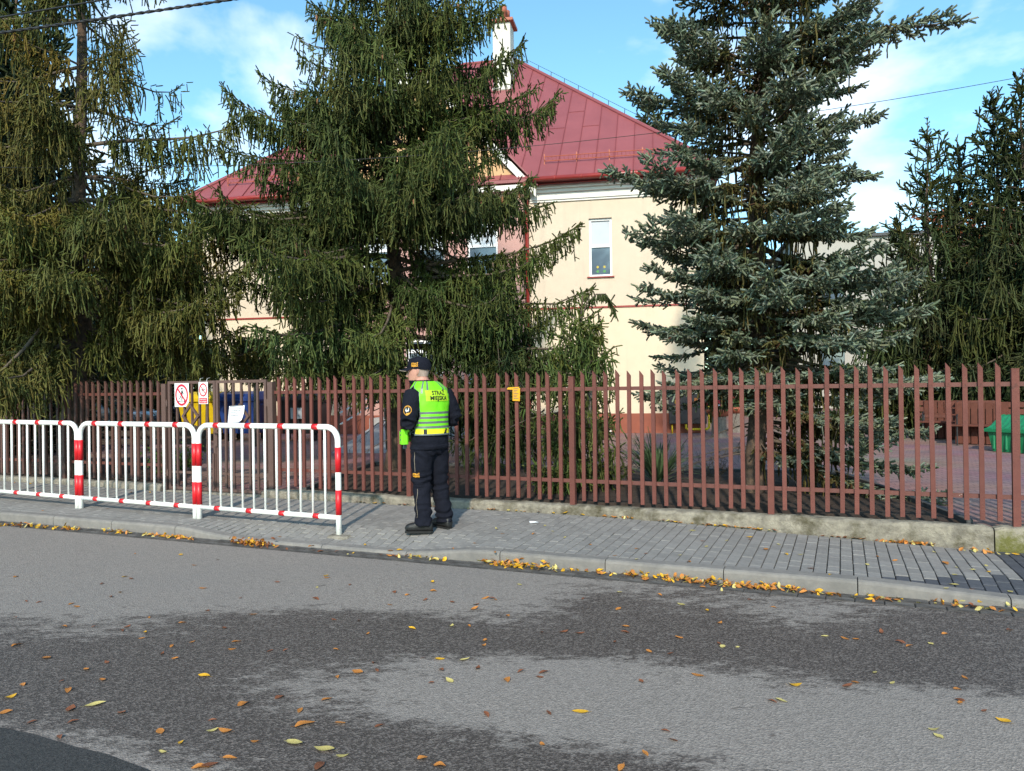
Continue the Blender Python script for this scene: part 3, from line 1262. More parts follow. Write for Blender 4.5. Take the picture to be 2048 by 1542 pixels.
# concrete foot of the free end post
mb = MB()
mb.bbox((0, 0, 0), (0.26, 0.2, 0.05), 0.02, M=Matrix.Translation((ends[0].x, ends[0].y, ppz(*SN(ends[0].x, ends[0].y)) - 0.0205)) @ Matrix.Rotation(SRZ, 4, 'Z'))
tag(mb.build('concrete_pad', M['concrete']), 'small concrete pad round the foot of the end barrier post', 'concrete pad')
# ------------------------------------------------------------------ school building
F0 = Vector((4.0, 22.6))
FD = Vector((0.982, -0.191)).normalized()
FI = Vector((-FD.y, FD.x))        # inwards (away from the street)
FRZ = math.atan2(FD.y, FD.x)


def FPt(s, o, z):
    """o > 0 is outwards, towards the street"""
    p = F0 + FD * s - FI * o
    return Vector((p.x, p.y, z))


M['cream_up'] = pmat('render_cream', (0.63, 0.525, 0.405), (0.60, 0.495, 0.38), 3, 0.9, 0.35, 90, c3=(0.50, 0.42, 0.33), scale3=1.6, thr3=(0.52, 0.8), streak=(1.6, 1.6, 0.14))
M['cream_low'] = pmat('render_yellow', (0.70, 0.575, 0.42), (0.67, 0.55, 0.40), 3, 0.9, 0.35, 90, c3=(0.58, 0.47, 0.35), scale3=1.6, thr3=(0.52, 0.8), streak=(1.6, 1.6, 0.14))
M['pink'] = pmat('render_pink', (0.50, 0.29, 0.25), (0.47, 0.27, 0.235), 3, 0.9, 0.25, 90, c3=(0.42, 0.25, 0.22), scale3=0.8)
M['peach'] = pmat('render_peach', (0.58, 0.36, 0.19), (0.54, 0.33, 0.17), 3, 0.9, 0.2, 90)
M['plinth'] = pmat('plinth_red', (0.28, 0.085, 0.052), (0.24, 0.075, 0.047), 5, 0.85, 0.3, 70, c3=(0.18, 0.07, 0.05), scale3=1.6, thr3=(0.55, 0.75))
M['trim_white'] = pmat('trim_white', (0.74, 0.72, 0.67), (0.7, 0.67, 0.62), 4, 0.7, 0.1, 40)
M['roof'] = pmat('roof_sheet', (0.27, 0.075, 0.078), (0.235, 0.064, 0.067), 1.2, 0.42, 0.06, 6, spec=0.4, objrand=0.05)
M['roof_seam'] = pmat('roof_seam', (0.2, 0.042, 0.045), (0.17, 0.036, 0.04), 2, 0.45)
M['gutter_red'] = pmat('gutter_red', (0.30, 0.035, 0.028), (0.25, 0.03, 0.025), 3, 0.35, spec=0.5)
M['rust_rail'] = pmat('snow_rail', (0.42, 0.11, 0.05), (0.36, 0.09, 0.045), 5, 0.5)
M['pvc'] = pmat('window_white', (0.80, 0.80, 0.80), (0.77, 0.77, 0.77), 4, 0.35)
M['chimney'] = pmat('chimney_render', (0.66, 0.63, 0.56), (0.58, 0.55, 0.48), 3, 0.9, 0.2, 50)
M['clay'] = pmat('clay_pot', (0.40, 0.12, 0.07), (0.34, 0.10, 0.06), 6, 0.6)


def glass_mat(name, c=(0.10, 0.14, 0.18)):
    m = pmat(name, c, tuple(x * 0.8 for x in c), 1.5, 0.06, spec=0.9)
    return m


M['glass'] = glass_mat('window_glass')
M['blind'] = pmat('roller_blind', (0.42, 0.46, 0.50), (0.38, 0.42, 0.46), 2, 0.5, spec=0.8)

SL, SA, SB, SR = -14.4, -9.6, -3.6, 1.6
DEP = 14.0
ZB, ZP, ZBAND, ZW = 0.0, 0.64, 3.80, 7.42
bld = thing('school_building', 'two storey cream and pink house with dark red hipped metal roof', 'building', FPt((SL + SR) / 2, 0, 0), FRZ)
S0c = (SL + SR) / 2


def lx(s):
    return s - S0c


def wall_face(mb, s0, s1, z0, z1, yo, holes, mi=0, depth=0.14):
    """front wall face in building-local coordinates (x along, y inwards) with recessed openings"""
    xs = sorted({s0, s1} | {h[0] for h in holes} | {h[1] for h in holes})
    zs = sorted({z0, z1} | {h[2] for h in holes} | {h[3] for h in holes})
    for i in range(len(xs) - 1):
        for j in range(len(zs) - 1):
            cx, cz = (xs[i] + xs[i + 1]) / 2, (zs[j] + zs[j + 1]) / 2
            if any(h[0] < cx < h[1] and h[2] < cz < h[3] for h in holes):
                continue
            mb.add([(lx(xs[i]), -yo, zs[j]), (lx(xs[i + 1]), -yo, zs[j]), (lx(xs[i + 1]), -yo, zs[j + 1]), (lx(xs[i]), -yo, zs[j + 1])], [(0, 1, 2, 3)], mi)
    for (a, b, c, d) in holes:
        a_, b_ = lx(a), lx(b)
        y0, y1 = -yo, -yo + depth
        mb.add([(a_, y0, c), (a_, y0, d), (a_, y1, d), (a_, y1, c)], [(0, 1, 2, 3)], mi)
        mb.add([(b_, y0, c), (b_, y1, c), (b_, y1, d), (b_, y0, d)], [(0, 1, 2, 3)], mi)
        mb.add([(a_, y0, d), (b_, y0, d), (b_, y1, d), (a_, y1, d)], [(0, 1, 2, 3)], mi)
        mb.add([(a_, y0, c), (a_, y1, c), (b_, y1, c), (b_, y0, c)], [(0, 1, 2, 3)], mi)


def window(s0, s1, z0, z1, yo, split=0.53, depth=0.14, sill=True, blind=True):
    hold = bpy.data.objects.new('window', None)
    C.objects.link(hold)
    hold.parent = bld
    y = -yo + depth - 0.03
    a, b = lx(s0), lx(s1)
    f = 0.065
    mb = MB()
    mb.box(((a + f / 2), y, (z0 + z1) / 2), (f, 0.07, z1 - z0 - 0.004))
    mb.box(((b - f / 2), y, (z0 + z1) / 2), (f, 0.07, z1 - z0 - 0.004))
    mb.box(((a + b) / 2, y, z0 + f / 2 + 0.002), (b - a - 2 * f, 0.07, f))
    mb.box(((a + b) / 2, y, z1 - f / 2 - 0.002), (b - a - 2 * f, 0.07, f))
    zm = z0 + (z1 - z0) * split
    mb.box(((a + b) / 2, y, zm), (b - a - 2 * f, 0.075, f * 1.3))
    mb.build('frame', M['pvc'], hold)
    for k, (c, d) in enumerate(((z0 + f, zm - f * 0.65), (zm + f * 0.65, z1 - f))):
        mb = MB()
        mb.add([(a + f, y + 0.012, c), (b - f, y + 0.012, c), (b - f, y + 0.012, d), (a + f, y + 0.012, d)], [(0, 1, 2, 3)])
        mb.build('pane', M['glass'] if k == 0 else M['blind'], hold)
    if sill:
        mb = MB()
        mb.box(((a + b) / 2, -yo - 0.02 + depth / 2 - 0.03, z0 - 0.018), (b - a + 0.12, depth + 0.02, 0.036))
        mb.build('sill', M['gutter_red'], hold)
    return hold


# openings: measured window of the right wing, others of the same size
wz0, wz1 = 4.62, 6.28
a_, b_ = ray(1178, 500)
wr = []


def s_of(x, y, o=0.0):
    a, _ = ray(x, y)
    # (F0 + FD s - FI o).x = a * y
    fx, fy = F0.x - FI.x * o, F0.y - FI.y * o
    return (a * fy - fx) / (FD.x - a * FD.y)


def z_of(x, y, o=0.0):
    s = s_of(x, y, o)
    p = FPt(s, o, 0)
    return CAMH - ray(x, y)[1] * p.y


w0, w1 = s_of(1178, 495), s_of(1224, 495)
wz0, wz1 = z_of(1200, 553), z_of(1200, 436)
ww = w1 - w0
right_holes = [(w0, w1, wz0, wz1)]
mirror = SL + SR
left_holes = [(mirror - w1, mirror - w0, wz0, wz1)]
PO = 0.28       # projection of the centre bay
cen_up = [(-8.7, -7.75, wz0, wz1), (-7.0, -6.05, wz0, wz1), (-5.35, -4.4, wz0, wz1)]
cen_low = [(-8.6, -7.7, 1.4, 3.0), (-5.35, -4.4, 1.4, 3.0), (-7.35, -6.15, ZP - 0.04, 3.0)]

mb = MB()
zc = ZBAND
wall_face(mb, SB, SR, zc, ZW, 0.0, right_holes)
wall_face(mb, SL, SA, zc, ZW, 0.0, left_holes)
# sides and back of the upper storey
for (x, y0, y1, sgn) in ((SR, 0, DEP, 1), (SL, 0, DEP, -1)):
    q = [(lx(x), y0, zc), (lx(x), y1, zc), (lx(x), y1, ZW), (lx(x), y0, ZW)]
    mb.add(q if sgn > 0 else q[::-1], [(0, 1, 2, 3)])
mb.add([(lx(SR), DEP, ZB), (lx(SL), DEP, ZB), (lx(SL), DEP, ZW), (lx(SR), DEP, ZW)], [(0, 1, 2, 3)])
mb.build('upper_wall', M['cream_up'], bld)
for (x, sgn, xa, xb) in ((SR, 1, SB, SR), (SL, -1, SL, SA)):
    mb = MB()
    wall_face(mb, xa, xb, ZP, zc, 0.0, [])
    q = [(lx(x), 0, ZB), (lx(x), DEP, ZB), (lx(x), DEP, zc), (lx(x), 0, zc)]
    mb.add(q if sgn > 0 else q[::-1], [(0, 1, 2, 3)])
    mb.build('lower_wall', M['cream_low'], bld)
mb = MB()
wall_face(mb, SA, SB, ZP, ZW, PO, cen_up + cen_low)
for (x, sgn) in ((SB, 1), (SA, -1)):
    q = [(lx(x), -PO, ZP), (lx(x), 0, ZP), (lx(x), 0, ZW), (lx(x), -PO, ZW)]
    mb.add(q if sgn > 0 else q[::-1], [(0, 1, 2, 3)])
mb.build('centre_wall', M['pink'], bld)
# plinth, 25 mm proud
mb = MB()
for (s0, s1, yo) in ((SB + 0.03, SR + 0.02, 0.025), (SL - 0.02, SA - 0.03, 0.025), (SA - 0.025, SB + 0.025, PO + 0.025)):
    mb.box((lx((s0 + s1) / 2), -yo + 0.15, (ZP + ZB) / 2), (s1 - s0, 0.3, ZP - ZB))
mb.build('plinth', M['plinth'], bld)
# string course between the storeys
for (s0, s1, yo) in ((SB + 0.14, SR + 0.03, 0.03), (SL - 0.03, SA - 0.04, 0.03)):
    mb = MB()
    mb.box((lx((s0 + s1) / 2), -yo + 0.05, zc), (s1 - s0, 0.1, 0.05))
    mb.build('string_course', M['gutter_red'], bld)
for h in right_holes + left_holes:
    wd_ = window(*h, 0.0)
    if h in right_holes:
        M['cut_yellow'] = pmat('cut_yellow', (0.6, 0.45, 0.05), (0.5, 0.4, 0.05), 9, 0.7)
        M['cut_green'] = pmat('cut_green', (0.1, 0.3, 0.1), (0.08, 0.25, 0.08), 9, 0.7)
        for dx in (-0.10, 0.10):
            for (mt_, zz, r_) in (('cut_yellow', 0.30, 0.05), ('cut_green', 0.17, 0.06)):
                m_ = MB()
                cxx = lx((h[0] + h[1]) / 2) + dx
                yy_ = 0.14 - 0.03 + 0.008
                m_.add([(cxx + r_ * math.cos(k * 0.628) * (1 if k % 2 else 0.5), yy_, h[2] + zz + r_ * math.sin(k * 0.628) * (1 if k % 2 else 0.5)) for k in range(10)], [tuple(range(10))])
                m_.build('paper_flower', M[mt_], wd_)
for h in cen_up + cen_low[:2]:
    window(*h, PO, 0.6)
# entrance door
dh = cen_low[2]
dr = bpy.data.objects.new('door', None)
C.objects.link(dr)
dr.parent = bld
mb = MB()
a, b = lx(dh[0]), lx(dh[1])
y = -PO + 0.11
for x in (a + 0.05, (a + b) / 2, b - 0.05):
    mb.box((x, y, (dh[2] + dh[3]) / 2), (0.1, 0.08, dh[3] - dh[2] - 0.01))
for z in (dh[2] + 0.06, 1.5, 2.6, dh[3] - 0.06):
    mb.box(((a + b) / 2, y + 0.005, z), (b - a - 0.2, 0.06, 0.1))
mb.build('frame', M['pvc'], dr)
mb = MB()
mb.add([(a, y + 0.02, dh[2]), (b, y + 0.02, dh[2]), (b, y + 0.02, dh[3]), (a, y + 0.02, dh[3])], [(0, 1, 2, 3)])
mb.build('pane', M['glass'], dr)

# cornice: stepped white moulding
for (s0, s1, yo) in ((SB + 0.16, SR, 0.0), (SL, SA - 0.06, 0.0)):
    mb = MB()
    for (dz0, dz1, pr) in ((-0.42, -0.36, 0.05), (-0.36, -0.16, 0.09), (-0.16, -0.06, 0.17), (-0.06, 0.04, 0.26)):
        e = pr if s1 == SR else 0
        g = pr if s0 == SL else 0
        mb.box((lx((s0 - g + s1 + e) / 2), -yo - pr / 2 + 0.05, ZW + (dz0 + dz1) / 2), (s1 - s0 + e + g, pr + 0.1, dz1 - dz0))
    x, e = (SR, 1) if s1 == SR else (SL, -1)
    for (dz0, dz1, pr) in ((-0.42, -0.36, 0.05), (-0.36, -0.16, 0.09), (-0.16, -0.06, 0.17), (-0.06, 0.04, 0.26)):
        mb.box((lx(x) + e * (pr / 2 - 0.05), DEP / 2 + 0.1, ZW + (dz0 + dz1) / 2), (pr + 0.1, DEP - 0.2, dz1 - dz0))
    mb.build('cornice', M['trim_white'], bld)

# roof: hipped, standing seam sheets on the street side
OV = 0.5
ZE = 7.62
ex0, ex1 = lx(SL) - OV, lx(SR) + OV
ey0, ey1 = -OV, DEP + OV
half = (ey1 - ey0) / 2
rise = 6.75
rx0, rx1 = ex0 + half + 0.2, ex1 - half + 0.25
ry = (ey0 + ey1) / 2
ZR = ZE + rise
roof = MB()
E = [(ex0, ey0, ZE), (ex1, ey0, ZE), (ex1, ey1, ZE), (ex0, ey1, ZE), (rx0, ry, ZR), (rx1, ry, ZR)]
E2 = [(x, y_, z - 0.09) for x, y_, z in E[:4]]
roof.add(E + E2, [(0, 1, 5, 4), (1, 2, 5), (2, 3, 4, 5), (3, 0, 4), (9, 8, 7, 6), (0, 6, 7, 1), (1, 7, 8, 2), (2, 8, 9, 3), (3, 9, 6, 0)])
roof = roof.build('roof', M['roof'], bld)


def on_front(x, q):
    """point on the street slope; q from eave (0) to ridge (1)"""
    return Vector((x, ey0 + half * q, ZE + rise * q))


nrm = Vector((0, -rise, half)).normalized()
pw = 0.56
x = ex0
ki = 0
gx0, gx1 = lx(SA) - 0.35, lx(SB) + 0.35
while x < ex1 - 0.02:
    xa, xb = x, min(x + pw, ex1)

    def qmax(xx):
        if xx < rx0:
            return max(0.0, (xx - ex0) / (rx0 - ex0))
        if xx > rx1:
            return max(0.0, (ex1 - xx) / (ex1 - rx1))
        return 1.0
    cuts = [xa] + [c for c in (rx0, rx1) if xa < c < xb] + [xb]
    poly = [on_front(xa + 0.012, 0)] + [on_front(xb - 0.012, 0)]
    for c in reversed(cuts):
        c = min(max(c, xa + 0.012), xb - 0.012)
        poly.append(on_front(c, qmax(c)))
    pp = [p + nrm * 0.012 for p in poly]
    mb = MB()
    n_ = len(pp)
    mb.add([*poly, *pp], [tuple(range(n_, 2 * n_))] + [(i, (i + 1) % n_, n_ + (i + 1) % n_, n_ + i) for i in range(n_)])
    # standing seam on one edge, cross joint at a staggered height
    qa = qmax(xb)
    if qa > 0.03:
        s0_, s1_ = on_front(xb, 0.0), on_front(xb, qa)
        w_ = Vector((0.011, 0, 0))
        mb.add([s0_ - w_, s0_ + w_, s1_ + w_, s1_ - w_, s0_ - w_ + nrm * 0.04, s0_ + w_ + nrm * 0.04, s1_ + w_ + nrm * 0.04, s1_ - w_ + nrm * 0.04], [(4, 5, 6, 7), (0, 4, 7, 3), (1, 2, 6, 5), (0, 1, 5, 4)], 1)
    for qj in ((0.33, 0.72) if ki % 2 else (0.45, 0.85)):
        if qj < min(qmax(xa), qmax(xb)) - 0.03:
            p_, r_ = on_front(xa + 0.02, qj) + nrm * 0.013, on_front(xb - 0.02, qj) + nrm * 0.013
            up = Vector((0, half, rise)).normalized() * 0.03
            mb.add([p_, r_, r_ + up, p_ + up, p_ + nrm * 0.012, r_ + nrm * 0.012, r_ + up, p_ + up], [(0, 1, 5, 4), (4, 5, 6, 7)], 1)
    mb.build('roof_panel', [M['roof'], M['roof_seam']], roof)
    x += pw
    ki += 1
# ridge and hip caps
mb = MB()
for a, b in ((E[0], E[4]), (E[1], E[5]), (E[4], E[5])):
    mb.tube([Vector(a) + Vector((0, 0, 0.03)), Vector(b) + Vector((0, 0, 0.03))], 0.07, 8)
mb.build('ridge_cap', M['roof'], roof)
# lightning conductor on the hip
mb = MB()
a, b = Vector(E[1]), Vector(E[5])
prev = None
for k in range(1, 13):
    p = a + (b - a) * (k / 13)
    mb.tube([p, p + Vector((0.02, -0.04, 0.24))], 0.012, 5)
mb.tube([a + (b - a) * (k / 13) + Vector((0.02, -0.04, 0.24)) for k in range(1, 13)], 0.008, 5)
mb.build('lightning_wire', M['black_metal'], roof)
# snow guard
qg = 0.085
for (x0, x1) in ((lx(SB) + 0.6, ex1 - 1.2), (ex0 + 1.4, lx(SA) - 0.6)):
    mb = MB()
    p0, p1 = on_front(x0, qg), on_front(x1, qg)
    for hh in (0.10, 0.24):
        mb.tube([p0 + nrm * hh, p1 + nrm * hh], 0.012, 6)
    k = int((x1 - x0) / 0.95)
    for i in range(k + 1):
        p = p0 + (p1 - p0) * (i / k)
        mb.box((0, 0, 0), (0.03, 0.012, 0.36), M=Matrix.Translation(p + Vector((0, -0.03, 0.12))))
    k = int((x1 - x0) / 0.12)
    for i in range(k + 1):
        p = p0 + (p1 - p0) * (i / k)
        mb.tube([p + nrm * 0.10, p + nrm * 0.24], 0.004, 4)
    mb.build('snow_guard', M['rust_rail'], roof)
# eaves gutters and fascia
for (x0, x1) in ((ex0, lx(SA) - 0.2), (lx(SB) + 0.2, ex1)):
    mb = MB()
    mb.tube([(x0, ey0 - 0.06, ZE - 0.05), (x1, ey0 - 0.06, ZE - 0.05)], 0.075, 10)
    mb.tube([(x0, ey0 + 0.09, ZE - 0.17), (x1, ey0 + 0.09, ZE - 0.17)], 0.02, 6)
    k = int((x1 - x0) / 0.7)
    for i in range(k + 1):
        xx = x0 + (x1 - x0) * i / k
        mb.tube([(xx - 0.015, ey0 - 0.06, ZE - 0.05), (xx + 0.015, ey0 - 0.06, ZE - 0.05)], 0.085, 10)
    mb.build('eaves_gutter', M['gutter_red'], roof, True)
mb = MB()
xd = lx(SB) + 0.07
mb.tube([(xd, ey0 - 0.02, ZE - 0.1), (xd, ey0 + 0.05, ZE - 0.25), (xd, -0.09, 7.0), (xd, -0.085, 6.9), (xd, -0.085, 0.15)], 0.055, 10)
for z in (2.6, 4.6, 6.4, 0.8):
    mb.tube([(xd, -0.085, z), (xd, -0.085, z + 0.06)], 0.064, 10)
mb.build('downpipe', M['gutter_red'], bld, True)

# gable over the centre bay
gz = 11.05
gxm = (gx0 + gx1) / 2
hw = (gx1 - gx0) / 2 - 0.3
mb = MB()
yg = -PO - 0.003
mb.add([(gxm - hw, yg, ZW), (gxm + hw, yg, ZW), (gxm, yg, gz - 0.12)], [(0, 1, 2)])
mb.build('gable_wall', M['peach'], bld)
mb = MB()
for sg_ in (-1, 1):
    a = Vector((gxm + sg_ * (hw + 0.35), yg - 0.14, ZW - 0.05))
    b = Vector((gxm, yg - 0.14, gz + 0.1))
    d = (b - a).normalized()
    up = Vector((-d.z * sg_ * -1, 0, abs(d.x)))
    pr = Vector((0, 0, -0.28))
    vs = [a, b, b + pr, a + pr]
    mb.add(vs + [v + Vector((0, 0.14, 0)) for v in vs], [(0, 1, 2, 3), (4, 7, 6, 5), (0, 4, 5, 1), (3, 2, 6, 7), (0, 3, 7, 4), (1, 5, 6, 2)])
mb.box((gxm, yg - 0.08, ZW - 0.02), (2 * hw + 0.5, 0.16, 0.16))
mb.build('gable_trim', M['trim_white'], bld)
mb = MB()
back = (gz + 0.1 - ZE) / rise * half + ey0
for sg_ in (-1, 1):
    xo = gxm + sg_ * (hw + 0.42)
    vs = [(xo, yg - 0.2, ZW - 0.02), (gxm, yg - 0.2, gz + 0.14), (gxm, back + 0.4, gz + 0.14), (xo, 0.2, ZW - 0.02)]
    vs2 = [(x_, y_, z_ + 0.06) for x_, y_, z_ in vs]
    mb.add(vs + vs2, [(0, 1, 2, 3), (7, 6, 5, 4), (0, 4, 5, 1), (1, 5, 6, 2), (2, 6, 7, 3), (3, 7, 4, 0)])
mb.build('gable_roof', M['roof'], roof)

# chimneys
def chimney(px, Yd, wd, dp, ztop, zbase, pots):
    p = P(px, 100, Yd)
    q = Vector((p.x, p.y)) - Vector((bld.location.x, bld.location.y))
    x, y_ = q.dot(FD), q.dot(FI)
    ch = bpy.data.objects.new('chimney', None)
    C.objects.link(ch)
    ch.parent = bld
    ch.location = (x, y_, 0)
    m_ = MB()
    m_.bbox((0, 0, (ztop + zbase) / 2), (wd, dp, ztop - zbase), 0.02)
    m_.box((0, 0, zbase + (ztop - zbase) * 0.35), (wd + 0.05, dp + 0.05, 0.1))
    m_.build('stack', M['chimney'], ch)
    m_ = MB()
    m_.box((0, 0, ztop + 0.06), (wd + 0.24, dp + 0.24, 0.1))
    m_.build('cap', M['clay'], ch)
    for dx, dy in pots:
        m_ = MB()
        m_.loft([(dx, dy, ztop + 0.11, 0.16, 0.16), (dx, dy, ztop + 0.5, 0.11, 0.11), (dx, dy, ztop + 0.52, 0.15, 0.15), (dx, dy, ztop + 0.72, 0.15, 0.15), (dx, dy, ztop + 0.74, 0.08, 0.08)], 12)
        m_.build('pot', M['clay'], ch, True)


yc = 28.6
zt = P(1008, 54, yc).z
chimney(1007, yc, 0.66, 0.75, zt, P(1007, 190, yc).z - 1.2, ((0.0, 0.0), (0.05, 0.32)))
yc = 30.2
chimney(806, yc, 0.66, 0.75, P(806, 76, yc).z, P(806, 190, yc).z - 1.5, ((0.0, 0.0),))

# far white block to the right
fb = thing('white_block', 'flat roofed pale house half hidden behind the spruces', 'building', (21.5, 40, 0), -0.19)
mb = MB()
mb.box((0, 4, 4.55), (13, 8, 9.1))
mb.build('wall', pmat('far_render', (0.42, 0.40, 0.36), (0.38, 0.36, 0.32), 2, 0.9), fb)
mb = MB()
mb.box((0, 4, 9.16), (13.4, 8.4, 0.16))
mb.build('roof', M['edging'], fb)
for k in range(4):
    for z in (3.0, 6.2):
        m_ = MB()
        m_.box((-4.6 + k * 3, -0.02, z), (1.3, 0.05, 1.5))
        w_ = m_.build('window', M['glass'], fb)
# ------------------------------------------------------------------ trees
def shoots_mesh(name, arr, mat, parent, sides=3, kind=None):
    """arr rows: x y z dx dy dz len rad r g b ; blunt finger shaped needle shoots"""
    A = np.asarray(arr, dtype=np.float64)
    n = len(A)
    p = A[:, 0:3]
    d = A[:, 3:6]
    d = d / np.linalg.norm(d, axis=1, keepdims=True)
    ln = A[:, 6:7]
    rd = A[:, 7:8]
    ref = np.where(np.abs(d[:, 2:3]) < 0.9, np.array([[0, 0, 1.0]]), np.array([[1.0, 0, 0]]))
    u = np.cross(d, ref)
    u /= np.linalg.norm(u, axis=1, keepdims=True)
    w = np.cross(d, u)
    rng = np.random.default_rng(3)
    ph = rng.random((n, 1)) * 6.28
    K = sides
    NV = 2 * K
    V = np.zeros((n, NV, 3))
    for k in range(K):
        a = ph + 2 * math.pi * k / K
        V[:, k] = p - d * ln * 0.04 + (u * np.cos(a) + w * np.sin(a)) * rd * 0.85
        b = a + 0.4
        V[:, K + k] = p + d * ln * (0.86 + 0.14 * (k == 0)) + (u * np.cos(b) + w * np.sin(b)) * rd * (0.95 - 0.35 * (k == 0))
    tri = []
    for k in range(K):
        j = (k + 1) % K
        tri += [(k, j, K + j), (k, K + j, K + k)]
    tri = np.array(tri)
    nt_ = len(tri)
    F = (tri[None] + (np.arange(n) * NV)[:, None, None]).reshape(-1, 3)
    col = np.ones((n, NV, 4))
    col[:, :, :3] = A[:, None, 8:11]
    me = bpy.data.meshes.new(name)
    me.vertices.add(n * NV)
    me.vertices.foreach_set('co', V.reshape(-1))
    me.loops.add(len(F) * 3)
    me.loops.foreach_set('vertex_index', F.reshape(-1).astype(np.int32))
    me.polygons.add(len(F))
    me.polygons.foreach_set('loop_start', np.arange(0, len(F) * 3, 3, dtype=np.int32))
    me.polygons.foreach_set('use_smooth', np.ones(len(F), dtype=bool))
    me.update(calc_edges=True)
    at = me.attributes.new('Col', 'FLOAT_COLOR', 'POINT')
    at.data.foreach_set('color', col.reshape(-1))
    me.materials.append(mat)
    o = link(name, me, parent)
    return o


def hue(rng, base, j=0.25):
    k = 1 + rng.uniform(-j, j)
    return (base[0] * k * (1 + rng.uniform(-0.12, 0.12)), base[1] * k, base[2] * k * (1 + rng.uniform(-0.15, 0.15)))


